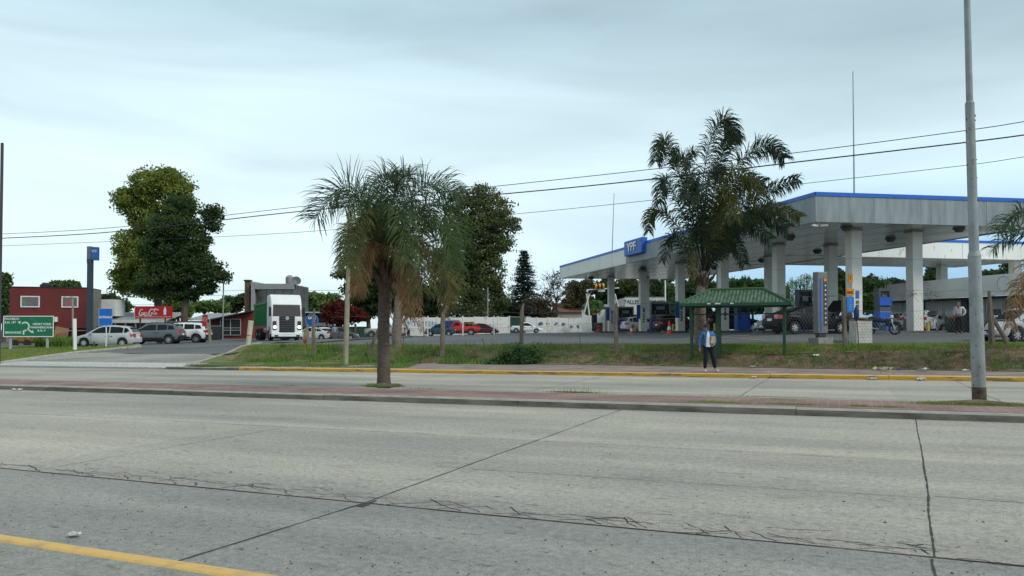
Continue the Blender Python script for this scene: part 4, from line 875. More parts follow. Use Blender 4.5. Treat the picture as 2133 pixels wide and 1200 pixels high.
def board(name, label, cat, px, y, zc, w, h, m, rz=0, stand=True, letters=(), depth=.08, frame=None, post=None, group=None, xo=0):
    x = (px - CXP) / F * y; z = zt(x, y); t = thing(name, label, cat, (x, y, z), rz, group)
    MB().box((0, 0, zc - z), (w, depth, h)).build('panel', m, t, bevel=.008)
    if frame: 
        mb = MB(); e = .03
        for a in (-1, 1): mb.box((a * (w / 2 - e / 2), -depth / 2 - .006, zc - z), (e, .012, h - .002)); mb.box((0, -depth / 2 - .006, zc - z + a * (h / 2 - e / 2)), (w - e * 2, .012, e))
        mb.build('border', frame, t)
    if post:
        for px_ in post[0]: MB().tube([(px_, depth / 2 + post[1], -.2), (px_, depth / 2 + post[1], zc - z + h * .42)], post[1], 8).build('post', post[2], t)
    for s_, sz, lx, lz, m_, sx in letters: text(s_, sz, m_, t, (lx, -depth / 2 - .008, zc - z + lz), sx=sx, bold=.004, ext=.003)
    return t
def zpx(py, y): return CAMZ + (HOR - py) / F * y
# signs fixed on / near the columns
def colsign(label, px, y, py0, py1, w, m, letters=(), off=.0, name='price_sign'):
    zc = (zpx(py0, y) + zpx(py1, y)) / 2; h = (py1 - py0) / F * y; return board(name, label, 'sign', px, y, zc, w, h, m, CANG, letters=letters, depth=.07)
colsign('orange warning panel high on the front left column', 1772, 40.55, 571, 588, .26, M_ORG, [('!', .3, 0, 0, BLACK, 1)])
colsign('orange GNC panel at the left of the front column, above the blue list', 1771, 40.3, 601, 616, .42, M_ORG, [('GNC', .17, 0, -.02, BLACK, 1)])
colsign('blue instruction panel below the orange GNC panel', 1771, 40.3, 618, 651, .42, mat('sky_blue_panel', (.02, .2, .6), .4), [('- - - -', .08, 0, .28 - .13 * k, LETTER, 1) for k in range(5)])
colsign('small orange sign on the column above the right end of the shelter roof', 1617, 47.9, 612, 625, .30, M_ORG)
colsign('tall dark blue banner beside the column left of the palm trunk', 1411, 61.2, 628, 662, .36, mat('banner_blue', (.02, .09, .3), .5))
colsign('dark blue price strip on the column in front of the workshop sign', 1330, 69.8, 635, 664, .34, _M['banner_blue'])
colsign('dark blue price strip on the leftmost column', 1266, 78, 640, 668, .34, _M['banner_blue'])
# totem at the forecourt edge
x, y = 20.4 - 6.75, 33.0; x = (1709 - CXP) / F * y; z = zt(x, y)
t = thing('price_totem', 'tall grey totem with blue stripe on a concrete block before the dark saloon', 'sign totem', (x, y, z), .35)
MB().box((0, 0, .16), (.80, .62, .36)).build('concrete_base', CONC, t, bevel=.02)
MB().box((0, 0, .43), (.34, .26, .2)).build('foot', DARK, t)
MB().box((0, 0, 1.86), (.54, .32, 2.66)).build('pillar', mat('totem_grey', (.19, .19, .185), .5), t, bevel=.03)
MB().box((-.13, -.165, 1.75), (.085, .012, 2.3)).build('blue_stripe', BLUE, t)
MB().box((.13, -.165, 1.9), (.2, .012, 2.1)).build('price_strip', mat('totem_dark', (.06, .065, .07), .4), t); MB().box((.13, -.172, 2.85), (.16, .012, .14)).build('logo_panel', M_ORG, t)
mb = MB()
for k in range(9): mb.box((.13, -.174, 2.6 - .2 * k), (.07, .008, .06))
mb.build('digits', LETTER, t)
# ------------------------------------------------------------------ shop
bx0, by0 = 33.9, 49.0; bd = Vector((30.4 - 33.9, 62.3 - 49.0, 0)); bl = bd.length; brz = math.atan2(bd.y, bd.x)
shop = thing('station_shop', 'low shop with deep white fascia over glass fronts, behind cars at right', 'shop', (bx0, by0, 1.42), brz)
M_SHOPF = mat('shop_fascia', (.82, .82, .78), .6, c2=(.70, .70, .67), scale=.5)
# local x runs away along the front; the shop lies on local -y (right) side
zf0, zf1 = 2.62, 4.0
V = []; n = 18
def bul(x): return .55 * math.sin(math.pi * (x + 5) / (bl + 5)) - .3
mb = MB()
for i in range(n + 1):
    x = -5 + (bl + 5) * i / n; V += [(x, bul(x), zf0 - .1), (x, bul(x), zf1 - .12 * i / n)]
mb.add(V, [(2 * i, 2 * i + 2, 2 * i + 3, 2 * i + 1) for i in range(n)]); k = len(V)
mb.add([(-5, -8, zf1), (-5, bul(-5), zf1), (bl, bul(bl), zf1 - .12), (bl, -8, zf1 - .12), (bl, -8, zf0 - .1), (bl, bul(bl), zf0 - .1), (-5, bul(-5), zf0 - .1), (-5, -8, zf0 - .1)], [(0, 1, 2, 3), (2, 5, 4, 3), (4, 5, 6, 7)])
mb.build('fascia', M_SHOPF, shop, fix=False)
MB().bb((-5, -7.6, zf0 - .28), (bl - .15, -.12, zf0 - .12)).build('dark_header', DARK, shop)
for k in range(2):
    mb = MB(); mb.lathe([(.46, 0), (.50, .02)], n=24, axis='y', cap=False); o = mb.build('round_emblem_mark', mat('ghost_mark', (.40, .41, .40), .7), shop, fix=False); xx = 2.2 + 6.8 * k; o.location = (xx, bul(xx) + .01, 3.3)
mb = MB(); mb.bb((-5, -7.6, 0), (bl - .3, -7.4, 2.4)); mb.bb((bl - .5, -7.5, 0), (bl - .3, -.3, 2.4)); mb.build('back_wall', mat('shop_inner', (.14, .13, .12), .8), shop)
for a, b in ((-.9, 0), (5.6, 6.1), (9.6, 10.1)): MB().bb((a, -.5, 0), (b, -.2, 2.36)).build('pier', mat('dark_pier', (.05, .055, .065), .6), shop)
wins = [(-4.8, -3.2), (-3.1, -1.0), (.1, 1.5), (1.6, 2.7), (2.8, 4.1), (4.2, 5.5), (6.2, 7.8), (7.9, 9.5), (10.2, 11.8), (11.9, 13.3)]
for i, (a, b) in enumerate(wins):
    w = bpy.data.objects.new('window', None); COL.objects.link(w); w.parent = shop
    MB().bb((a + .06, -.36, .1), (b - .06, -.34, 2.3)).build('pane', mat('shop_glass', (.06, .075, .07), .06, c2=(.10, .12, .09), scale=1.2, spec=1.0), w)
    mb = MB(); mb.bb((a, -.4, 0), (a + .06, -.3, 2.36)); mb.bb((b - .06, -.4, 0), (b, -.3, 2.36)); mb.bb((a + .06, -.4, 2.3), (b - .06, -.3, 2.36)); mb.build('frame', mat('window_frame_white', (.45, .46, .45), .5), w)
    if i not in (2, 3): MB().bb((a + .06, -.335, 1.62), (b - .06, -.325, 2.3)).build('blind', mat('blind_pale', (.36, .37, .35), .7), w)
for a, b, z0, z1, c in ((.3, .9, .9, 1.5, (.05, .28, .12)), (1.7, 2.5, .6, 1.0, (.14, .25, .06)), (6.4, 6.9, .8, 1.5, (.4, .18, .08)), (10.5, 11.4, .6, 1.5, (.28, .10, .04)), (-2.6, -2.0, 1.0, 1.6, (.03, .25, .15))):
    MB().bb((a, -.332, z0), (b, -.322, z1)).build('poster', mat('poster%d' % int(a * 10), c, .5, var=.5, scale=6), shop)
MB().bb((3.9, bul(3.9) - .02, 2.75), (4.05, bul(3.9) + .12, 3.65)).build('wall_lamp', DARK, shop)
for px, py0, y in ((1963, 552, 64.5), (2116, 540, 60.5)):
    x = (px - CXP) / F * y; MB().box((x, y, (zt(x, y) + ZS) / 2 + .3), (.62, .62, ZS - zt(x, y) - .55), CANG).build('column', M_COLM, can2)
# ------------------------------------------------------------------ boundary wall, workshop, houses beyond
M_WWALL = mat('painted_block_wall', (.56, .56, .53), .85, c2=(.34, .34, .32), scale=1.1, lo=.30, hi=.46, stretch=(1, 1, 1.5))
def wall_run(name, label, pa, pb, h, m, thick=.2, posts=2.0, parent=None):
    a = G(*pa); b = G(*pb); d = (b - a); d.z = 0; L = d.length; t = thing(name, label, 'wall', a, math.atan2(d.y, d.x)); n = max(1, int(L / posts)); dz = (b.z - a.z) / L
    mb = MB()
    for i in range(n):
        x0, x1 = L * i / n + .09, L * (i + 1) / n - .09; hh = h + rnd.uniform(-.06, .03)
        mb.bb((x0, -thick / 2, dz * x0 - .4), (x1, thick / 2, dz * x0 + hh))
        for k in range(1, int(h / .32)): mb.bb((x0, -thick / 2 - .006, dz * x0 + k * .32), (x1, -thick / 2, dz * x0 + k * .32 + .02))
    mb.build('panels', m, t); mb = MB()
    for i in range(n + 1): mb.bb((L * i / n - .1, -thick / 2 - .05, dz * L * i / n - .4), (L * i / n + .1, thick / 2 + .05, dz * L * i / n + h + .08))
    mb.build('piers', m, t); return t, L
wl, L = wall_run('boundary_wall', 'long white painted block wall with blue lettering behind the red pickup', (826, 96), (1060, 108), 2.35, M_WWALL)
MUR = mat('mural_blue', (.04, .12, .22), .8, c2=(.12, .25, .36), scale=4)
text('SI  ANTE  TENI', .95, MUR, wl, (2.9, -.135, 1.55), sx=1.1); text('FOI', .8, MUR, wl, (4.6, -.135, .75), sx=1.2); text('VILLAS Y A CUBA', 1.0, MUR, wl, (12.3, -.135, 1.2), sx=.95)
wr, L = wall_run('boundary_wall', 'white painted wall with pale blue painted shapes right of the white pickup', (1094, 110), (1248, 118), 2.2, M_WWALL)
mb = MB()
for k in range(7):
    x = 2.6 + k * 1.45; z = 1.1 + rnd.uniform(-.2, .3)
    for q in range(4):
        a0 = rnd.uniform(0, 6); mb.poly([(x + rnd.uniform(-.3, .3) + math.cos(a0 + j) * rnd.uniform(.15, .42), -.112, z + rnd.uniform(-.1, .1) + math.sin(a0 + j) * rnd.uniform(.1, .35)) for j in np.linspace(0, 5.4, 7)])
mb.build('mural', mat('mural_pale_blue', (.12, .30, .42), .8), wr, fix=False)
g = G(1077, 109); t = thing('garage_gate', 'dark green sheet gate in the white wall behind the white pickup', 'gate', g, .05)
MB().box((0, 0, 1.0), (2.1, .08, 2.3)).build('leaf', mat('gate_green', (.012, .06, .04), .6), t); mb = MB(); mb.box((-1.15, 0, 1.1), (.2, .25, 2.5)); mb.box((1.15, 0, 1.1), (.2, .25, 2.5)); mb.box((0, 0, 2.3), (2.9, .3, .12)); mb.build('frame', CONC, t)
mb = MB()
for k in range(7): mb.box((-.9 + k * .3, -.046, 1), (.03, .012, 2.2))
mb.build('ribs', mat('gate_rib', (.02, .085, .055), .6), t)
def shed(name, label, px0, px1, y, top, m, depth=6, roofm=None, pitch=0, cat='building', base=None, rz=0):
    x0 = (px0 - CXP) / F * y; x1 = (px1 - CXP) / F * y; xm = (x0 + x1) / 2; z = zt(xm, y) - .3; t = thing(name, label, cat, (xm, y, z), rz); w = x1 - x0; h = zpx(top, y) - z
    MB().bb((-w / 2, 0, 0), (w / 2, depth, h)).build('wall', m, t)
    if roofm:
        rr = MB(); e = .25; rr.add([(-w / 2 - e, -e, h), (w / 2 + e, -e, h), (w / 2 + e, depth * .5, h + pitch), (-w / 2 - e, depth * .5, h + pitch), (w / 2 + e, depth + e, h), (-w / 2 - e, depth + e, h), (-w / 2 - e, -e, h + .12), (w / 2 + e, -e, h + .12), (w / 2 + e, depth * .5, h + pitch + .12), (-w / 2 - e, depth * .5, h + pitch + .12), (w / 2 + e, depth + e, h + .12), (-w / 2 - e, depth + e, h + .12)],
            [(0, 1, 2, 3), (3, 2, 4, 5), (6, 7, 8, 9), (9, 8, 10, 11), (0, 1, 7, 6), (4, 5, 11, 10), (0, 6, 9, 3), (3, 9, 11, 5), (1, 7, 8, 2), (2, 8, 10, 4)]); rr.build('roof', roofm, t)
        MB().add([(-w / 2, 0, h), (-w / 2, depth, h), (-w / 2, depth / 2, h + pitch)], [(0, 1, 2)]).build('gable', m, t, fix=False); MB().add([(w / 2, 0, h), (w / 2, depth, h), (w / 2, depth / 2, h + pitch)], [(0, 1, 2)]).build('gable', m, t, fix=False)
    return t, w, h
M_WHW = mat('whitewash', (.62, .62, .59), .85, c2=(.48, .48, .45), scale=.7)
t, w, h = shed('workshop', 'white workshop with TALLER MECANICO painted across its top, seen between the columns', 1302, 1387, 104, 620, M_WHW, 8)
text('TALLER MECANICO', .78, mat('sign_grey_black', (.05, .055, .06), .7), t, (0, -.02, h - .62), sx=.86, bold=.012)
MB().bb((-1.9, -.04, 0), (1.4, -.01, 2.7)).build('doorway', BLACK, t); MB().bb((-w / 2 - .05, -.03, h), (w / 2 + .05, .1, h + .1)).build('coping', CONC, t)
for q in (1.6, 3.1): MB().bb((-w / 2, -.015, q + 1.4), (w / 2, -.004, q + 1.43)).build('crack', M_STD, t)
shed('white_yard_wall', 'plain whitewashed yard wall behind the red drum', 1212, 1260, 112, 645, M_WHW, .3, cat='wall')
t, w, h = shed('tiled_house', 'small house with a red tiled roof above the mural wall', 1158, 1232, 126, 651, mat('house_plaster', (.38, .36, .31), .9), 9, mat('red_roof_tiles', (.22, .085, .05), .9, c2=(.13, .06, .04), scale=5, stretch=(3, 1, 1)), 1.6)
MB().bb((-1.4, -.03, 1.4), (-.5, 0, 2.3)).build('window', WGLASS, t)
t, w, h = shed('lean_to_shed', 'dark corrugated lean-to left of the white workshop', 1222, 1300, 116, 640, mat('tin_dark', (.10, .10, .10), .8, c2=(.16, .15, .14), scale=3, stretch=(4, 1, .4)), 5, STEEL, .4)
MB().bb((-1.8, -.03, 2.0), (-.8, 0, 2.9)).build('opening', BLACK, t)
# white A-frame with striped tank
y = 88.0; x = (1250 - CXP) / F * y; g = Vector((x, y, zt(x, y))); t = thing('striped_tank_gantry', 'black and yellow striped tank slung on white A-frame legs left of the leftmost column', 'gantry', g)
mb = MB()
for a, b in (((1206, 690), (1228, 612)), ((1232, 690), (1222, 612)), ((1290, 690), (1278, 612)), ((1300, 690), (1281, 612))): mb.tube([P(a[0], a[1], y) - g, P(b[0], b[1], y) - g], .08, 6)
mb.tube([P(1222, 604, y) - g, P(1290, 600, y) - g], .07, 6); mb.build('legs', WHITE, t)
c0 = P(1240, 597, y) - g; c1 = P(1259, 596, y) - g
for k in range(5): MB().tube([c0.lerp(c1, k / 5), c0.lerp(c1, (k + 1) / 5 - .01)], .32, 14).build('tank_band', (M_ORG if k % 2 == 0 else BLACK) if k < 4 else mat('tank_yellow', (.7, .38, .04), .5), t, smooth=True)
MB().box(P(1253, 605, y) - g, (.8, .06, .28)).build('plate', WHITE, t)
# ------------------------------------------------------------------ left side buildings
M_REDW = mat('maroon_wall', (.155, .028, .025), .85, c2=(.115, .022, .02), scale=.8)
g = Vector((-49.7, 75, zt(-49.7, 75) - .2)); rz = math.atan2(1.8, 6.7); t = thing('red_building', 'two-storey maroon building with two white-framed upper windows at far left', 'building', g, rz); wB = 6.95; hB = 5.83 - g.z
MB().bb((0, 0, 0), (wB, 5.0, hB)).build('wall', M_REDW, t)
MB().bb((wB + .001, -.02, 0), (wB + .03, 5.02, hB + .01)).build('side_wall', mat('raw_render_wall', (.26, .25, .23), .9, c2=(.16, .155, .14), scale=.9), t)
MB().bb((-.05, -.06, hB), (wB + .05, 5.05, hB + .07)).build('roof_edge', DARK, t)
def bwin(px0, px1, py0, py1, extra=None):
    k = wB / (181 - 20); a = (px0 - 20) * k; b = (px1 - 20) * k; y = 75.5; z0 = zpx(py1, y) - g.z; z1 = zpx(py0, y) - g.z
    w = MB().bb((a, -.03, z0), (b, -.006, z1)).build('window', mat('dim_glass', (.13, .14, .14), .2, c2=(.07, .07, .075), scale=2, spec=.8), t); mb = MB(); e = .11
    mb.bb((a - e, -.09, z0 - e), (a, -.002, z1 + e)); mb.bb((b, -.09, z0 - e), (b + e, -.002, z1 + e)); mb.bb((a, -.09, z1), (b, -.002, z1 + e)); mb.bb((a, -.09, z0 - e), (b, -.002, z0)); mb.build('frame', WHITE, w)
    mb = MB()
    for q in range(1, 4): mb.bb((a, -.05, z0 + (z1 - z0) * q / 4 - .012), (b, -.035, z0 + (z1 - z0) * q / 4 + .012))
    mb.bb(((a + b) / 2 - .02, -.05, z0), ((a + b) / 2 + .02, -.035, z1)); mb.build('bars', mat('bar_grey', (.2, .2, .2), .6), w)
    return w
bwin(45, 79, 619, 638); w = bwin(129, 159, 619, 638); MB().bb((4.95, -.034, 3.95), (5.7, -.031, 4.65)).build('curtain', mat('curtain_red', (.35, .12, .1), .8), w)
MB().bb((3.6, -.35, 2.35), (4.3, -.01, 2.85)).build('air_conditioner', WHITE, t, bevel=.03); MB().lathe([(.17, -.36), (.17, -.352)], (3.8, 0, 2.6), 16, 'y').build('fan_grille', M_STD, bpy.data.objects['air_conditioner'])
MB().lathe([(.5, 0), (.5, .32), (.30, .47), (.28, .55), (.001, .56)], (2.35, 2.6, hB + .07), 18).build('water_tank', BLACK, t, smooth=True)
MB().bb((.1, -.02, 0), (6.8, -.004, 1.05)).build('shopfront', mat('shop_dark', (.02, .017, .016), .6, c2=(.06, .045, .035), scale=3), t); MB().bb((2.9, -1.0, 1.45), (6.9, -.01, 1.53)).build('awning', mat('awning_grey', (.28, .28, .27), .7), t)
MB().bb((-.2, -.45, 1.75), (6.95, -.01, 1.86)).build('ledge', M_REDW, t)
# pylon sign
y = 60.0; x = (187 - CXP) / F * y; g = Vector((x, y, zt(x, y))); t = thing('pylon_sign', 'tall dark steel pylon with a blue YPF box at its top beside the maroon building', 'pylon sign', g)
zt0 = zpx(513, y) - g.z; MB().bb((-.19, -.15, -.2), (.17, .15, zt0 - 1.0)).build('pole', mat('pylon_blue_grey', (.035, .05, .075), .45), t)
MB().bb((-.24, -.14, zt0 - 1.35), (.14, .16, zt0)).build('sign_back', mat('pylon_grey', (.13, .15, .17), .5), t, bevel=.03)
mb = MB(); s_ = mb.box((0, 0, 0), (.52, .34, 1.05)); o = mb.build('sign_face', mat('pylon_blue', (.02, .1, .33), .4), t, bevel=.03); o.location = (.36, .02, zt0 - .58); o.rotation_euler = (0, 0, .25)
for k, l in enumerate('YPF'): pass
text('YPF', .30, mat('lettering_pale_blue', (.35, .5, .65), .5), t, (.38, -.19, zt0 - .42), rot=(math.pi / 2, 0, .25), sx=.85, bold=.01)
text('|||', .3, mat('lettering_mid_blue', (.10, .25, .5), .5), t, (.38, -.19, zt0 - .78), rot=(math.pi / 2, 0, .25), sx=.8)
# long low building with tin roof and the red soft drink board
M_TIN = mat('tin_roof', (.30, .32, .33), .6, c2=(.20, .21, .21), scale=2, stretch=(6, .5, 1))
def longshed(name, label, px0, px1, y, eave, ridge, yr, cat='building'):
    x0 = (px0 - CXP) / F * y; x1 = (px1 - CXP) / F * y; zb = zt((x0 + x1) / 2, y) - .3; t = thing(name, label, cat, ((x0 + x1) / 2, y, zb)); w = (x1 - x0) / 2; ze = zpx(eave, y) - zb; zr = zpx(ridge, y + yr) - zb
    mb = MB(); n = int(w * 2 / .3); vs = []
    for i in range(n * 2 + 1): q = -w + w * i / n; u = .05 * (i % 2); vs += [(q, -.6, ze + u), (q, yr, zr + u)]
    mb.add(vs, [(2 * i, 2 * i + 2, 2 * i + 3, 2 * i + 1) for i in range(n * 2)]); mb.build('roof', M_TIN, t, fix=False)
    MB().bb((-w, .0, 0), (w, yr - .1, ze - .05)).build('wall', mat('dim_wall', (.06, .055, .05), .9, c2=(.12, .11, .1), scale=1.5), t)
    mb = MB()
    for k in range(8): mb.bb((-w + (2 * w) * k / 7 - .06, -.7, 0), (-w + (2 * w) * k / 7 + .06, -.6, ze))
    mb.build('posts', CONC, t); return t, w, ze
t, w, ze = longshed('low_store', 'low store with a tin roof and white awning edge behind the silver hatchback', 205, 352, 82, 668, 651, 5)
MB().bb((-w, -.75, ze - .25), (w, -.68, ze + .02)).build('awning_edge', WHITE, t)
MB().bb((-1.2 - 3, -.05, ze + .5), (-4.2 + 2.2, 2, ze + 2.3)).build('roof_water_box', WHITE, t)
t, w, ze = longshed('low_store', 'long pale tin-roofed shed left of the maroon eating house', 385, 512, 92, 668, 653, 7)
y = 79.0; g = G(320, y); t = thing('drink_billboard', 'red Coca-Cola board with a white bottle, standing on the low store roof edge', 'billboard', g)
zc = (zpx(638, y) + zpx(663.5, y)) / 2 - g.z; wS = 77 / F * y; hS = 25.5 / F * y
MB().box((0, 0, zc), (wS, .15, hS)).build('board', mat('cola_red', (.50, .008, .015), .5, var=.15), t); MB().box((-wS / 2 - .03, -.02, zc - .2), (.06, .2, hS * .8)).build('edge', WHITE, t)
for q in (-1.4, 1.2): MB().bb((q - .06, -.05, 0), (q + .06, .06, zc - hS / 2)).build('post', DARK, t)
ST = [([(1.9, 2.3), (1.5, 2.75), (.85, 2.4), (.3, 1.2), (.35, .3), (1.0, 0), (1.9, .35), (2.6, .15), (3.6, -.15), (4.3, .05)], 1.4), ([(1.9, 1.3), (1.5, 1.35), (1.35, .8), (1.6, .5), (2.0, .8), (1.95, 1.2), (2.4, 1.1)], 1), ([(2.95, 1.2), (2.6, 1.35), (2.4, .85), (2.7, .5), (3.1, .75)], 1),
      ([(3.75, 1.2), (3.4, 1.3), (3.2, .8), (3.4, .5), (3.8, .9), (3.85, 1.3), (3.8, .6), (4.1, .55)], 1), ([(6.3, 2.2), (6.1, 2.75), (5.3, 2.6), (4.7, 1.6), (4.5, .6), (4.9, 0), (5.6, .2), (5.9, .6)], 1.4), ([(6.1, 1.25), (5.8, 1.4), (5.65, .85), (5.9, .5), (6.25, .9), (6.15, 1.3)], 1),
      ([(6.6, .9), (7.2, 2.2), (7.25, 2.6), (6.95, 2.3), (6.75, 1.0), (6.9, .5), (7.2, .7)], 1), ([(7.9, 1.2), (7.6, 1.3), (7.4, .8), (7.6, .5), (8.0, .9), (8.1, 1.35), (8.0, .6), (8.4, .6)], 1.1), ([(6.5, 2.6), (7.6, 2.9), (8.5, 2.4), (8.9, 2.7)], 1.2)]
mb = MB(); draw_strokes(mb, ST, .30 * .235, .235, .235, -wS / 2 + .40, zc - .32, -.08); mb.build('script_lettering', LETTER, t, fix=False)
bp = [(.10, 0), (.12, .1), (.105, .25), (.13, .42), (.12, .55), (.06, .72), (.045, .82), (.05, .86)]; pts = [(x_, z_) for x_, z_ in bp] + [(-x_, z_) for x_, z_ in reversed(bp)]
mb = MB(); mb.prism([(p[0] * 1.15 + wS / 2 - .72, p[1] * .92 + zc - .25) for p in pts], -.1, -.078, 'y'); mb.build('bottle_shape', LETTER, t)
text('PARRILLA - RESTAURANTE "LOS TRES CUÑADOS"', .17, mat('lettering_pink', (.75, .45, .42), .6), t, (0, -.085, zc - hS / 2 + .17), sx=.98, bold=.006)
# maroon eating house
y = 76.0; zb = zt(-27, y) - .3; X = lambda px: (px - CXP) / F * y
t = thing('eating_house', 'low maroon eating house with slanted dark roof and white window grid', 'building', (X(466), y, zb)); x0, x1 = X(443) - X(466), X(526) - X(466); xl = X(428) - X(466)
za, zb_ = zpx(668, y) - zb, zpx(650, y) - zb
MB().add([(x0, 0, 0), (x1, 0, 0), (x1, 0, zb_), (x0, 0, za), (x0, 6, 0), (x1, 6, 0), (x1, 6, zb_), (x0, 6, za)], [(0, 1, 2, 3), (4, 5, 6, 7), (0, 3, 7, 4), (1, 2, 6, 5), (2, 3, 7, 6)]).build('wall', M_REDW, t)
MB().add([(xl, -1.0, za - .15), (x1 + .1, -.5, zb_ + .05), (x1 + .1, 6.2, zb_ + .05), (xl, 6.2, za - .15), (xl, -1.0, za - .02), (x1 + .1, -.5, zb_ + .16), (x1 + .1, 6.2, zb_ + .16), (xl, 6.2, za - .02)], [(0, 1, 2, 3), (4, 5, 6, 7), (0, 1, 5, 4), (3, 0, 4, 7), (1, 2, 6, 5), (2, 3, 7, 6)]).build('roof', DARK, t)
a, b = X(460) - X(466), X(502) - X(466); z0, z1 = zpx(698, y) - zb, zpx(665, y) - zb
w = MB().bb((a, -.06, z0), (b, -.03, z1)).build('window', BLACK, t); mb = MB()
for q in (0, .5, 1): mb.bb((a + (b - a) * q - .03, -.12, z0), (a + (b - a) * q + .03, -.062, z1))
for q in (0, .3, .45, 1): mb.bb((a, -.115, z0 + (z1 - z0) * q - .025), (b, -.064, z0 + (z1 - z0) * q + .03))
mb.build('window_grid', mat('grid_white', (.4, .4, .4), .6), w)
MB().bb((xl + .2, -.9, 0), (xl + .35, -.75, za - .2)).build('post', DARK, t); MB().bb((xl, -.5, .3), (x0, -.45, 1.3)).build('side_screen', mat('screen_grey', (.09, .10, .10), .7), t)
# grey two storey house with chimney
y = 98.0; zb = zt(-30, y) - .3; x0, x1 = (523 - CXP) / F * y, (612 - CXP) / F * y; t = thing('grey_house', 'grey two-storey house with a dark glazed upper front, brick chimney and dish, behind the truck', 'house', ((x0 + x1) / 2, y, zb)); w = (x1 - x0) / 2; h = zpx(591, y) - zb
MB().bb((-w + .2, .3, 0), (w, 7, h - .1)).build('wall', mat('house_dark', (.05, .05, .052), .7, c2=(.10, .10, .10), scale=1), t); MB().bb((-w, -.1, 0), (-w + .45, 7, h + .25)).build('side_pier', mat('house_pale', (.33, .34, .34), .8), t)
MB().bb((-w + .452, -.12, h - .72), (w, .25, h)).build('fascia', mat('house_fascia', (.30, .31, .31), .7), t)
mb = MB()
for k in range(5): mb.bb((-w + .8 + k * 1.1, .2, h - 3.1), (-w + 1.84 + k * 1.1, .29, h - .8))
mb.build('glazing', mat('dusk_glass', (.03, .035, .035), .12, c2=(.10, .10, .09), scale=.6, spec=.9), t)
ch = MB().bb((-w - 1.05, .5, 0), (-w - .4, 1.2, h + .35)).build('chimney', mat('chimney_brick', (.17, .09, .045), .9, c2=(.10, .08, .07), scale=1.5), t); MB().bb((-w - 1.15, .4, h + .36), (-w - .3, 1.3, h + .55)).build('chimney_cap', DARK, ch)
MB().lathe([(.52, 0), (.55, .9), (.42, 1.05), (.25, 1.2), (.001, 1.25)], (w - 1.0, 1.5, h), 16).build('water_tank', mat('tank_grey', (.3, .3, .3), .6), t, smooth=True)
ds = MB(); ds.lathe([(.001, 0), (.35, .06), (.6, .2)], n=18, cap=False); o = ds.build('dish', mat('dish_grey', (.12, .13, .14), .5), t, smooth=True, fix=False); o.location = (w + .15, .4, h + .35); o.rotation_euler = (math.radians(60), math.radians(50), 0); MB().tube([(w - .1, .4, h - .3), (w + .15, .4, h + .35)], .04).build('dish_arm', STEEL, t)
# house behind hedge cloth
t, w, h = shed('flat_roof_house', 'low flat-roofed pale house behind the round blue sign', 618, 690, 104, 652, mat('house_cream', (.33, .33, .30), .9), 6); MB().bb((-w / 2 - .3, -.5, h), (w / 2 + .3, 6, h + .15)).build('roof_slab', WHITE, t); MB().bb((-w / 2, -.05, h - 1.3), (w / 2, -.01, h - .1)).build('shade_opening', BLACK, t); MB().bb((.1, -.06, .6), (1.3, -.052, 1.9)).build('door', mat('door_wood', (.18, .09, .04), .7), t)
a = G(622, 99); b = G(770, 99); t = thing('shade_cloth_fence', 'green shade-cloth fence behind the parked cars right of the truck', 'fence', a); L = b.x - a.x
MB().bb((0, -.02, .1), (L, .02, 1.55)).build('cloth', mat('cloth_green', (.012, .085, .05), .8, c2=(.008, .06, .04), scale=1.5), t)
mb = MB()
for k in range(6): mb.bb((L * k / 5 - .12, -.14, -.3), (L * k / 5 + .12, .12, 1.9))
mb.build('posts', mat('brick_post', (.16, .11, .08), .9), t)
# ------------------------------------------------------------------ vehicles in place
PI = math.pi
SIL = ('silver', (.46, .48, .49)); DGREY = ('dark_grey', (.085, .09, .10)); WHT = ('white', (.72, .73, .74)); GREY = ('grey', (.12, .14, .15)); MAR = ('maroon', (.09, .012, .02)); BLK = ('black', (.015, .016, .02))
def at(px, py, y): p = P(px, py, y); return p
make_car('parked_car', 'silver hatchback by the blue ENTRADA sign, facing left', 'car', 'hatch', SIL, at(226, 723.3, 51.6), PI + .10)
make_car('parked_car', 'dark grey off-roader with roof rails between the silver hatchback and the white one', 'car', 'suv', GREY, at(323, 717.2, 60), PI + .10, trim=BLACK, rails=True)
make_car('parked_car', 'big white off-roader beside the red board on the left side', 'car', 'suv', WHT, at(378, 714.6, 63.5), PI + .10, scale=(1.08, 1.03, 1.02), trim=BLACK)
make_car('parked_car', 'pale silver car just right of the truck, partly behind the round blue sign', 'car', 'sedan', SIL, at(648, 710, 82), PI + .15, scale=(.85, .95, 1.0))
make_car('parked_car', 'white hatchback behind the pale silver car, right of the truck', 'car', 'hatch', WHT, at(672, 708.5, 88), PI * .5 + .5)
make_car('parked_car', 'dark grey saloon behind the man in a hat, left of the wooden pole', 'car', 'sedan', DGREY, at(708, 709.5, 84), .15, scale=(.9, 1, 1))
def bedbox(t): MB().bb((-2.3, -.8, 1.17), (-.6, .8, 1.22)).build('bed_floor', BLACK, t)
make_car('pickup_truck', 'old beige pickup partly hidden behind the palm trunk in the middle', 'pickup', 'oldpickup', ('beige', (.42, .41, .36)), at(806, 704, 90), PI - .1, scale=(1.0, 1, 1), box=bedbox)
make_car('parked_car', 'old dark blue car parked in front of the red pickup by the white wall', 'car', 'sedan', ('old_blue', (.03, .07, .12)), at(917, 700.5, 91), PI, scale=(.8, .95, 1.02))
def cargo(t):
    MB().bb((-2.3, -.8, 1.17), (-.5, .8, 1.25)).build('bed_floor', BLACK, t)
    mb = MB()
    for k in range(7): mb.box((-.6 - .22 * k, rnd.uniform(-.4, .4), 1.35 + rnd.uniform(0, .25)), (.35, .5, .3), rnd.random())
    mb.build('cargo', mat('cargo_green_brown', (.10, .10, .04), .9, c2=(.2, .12, .06), scale=4), t)
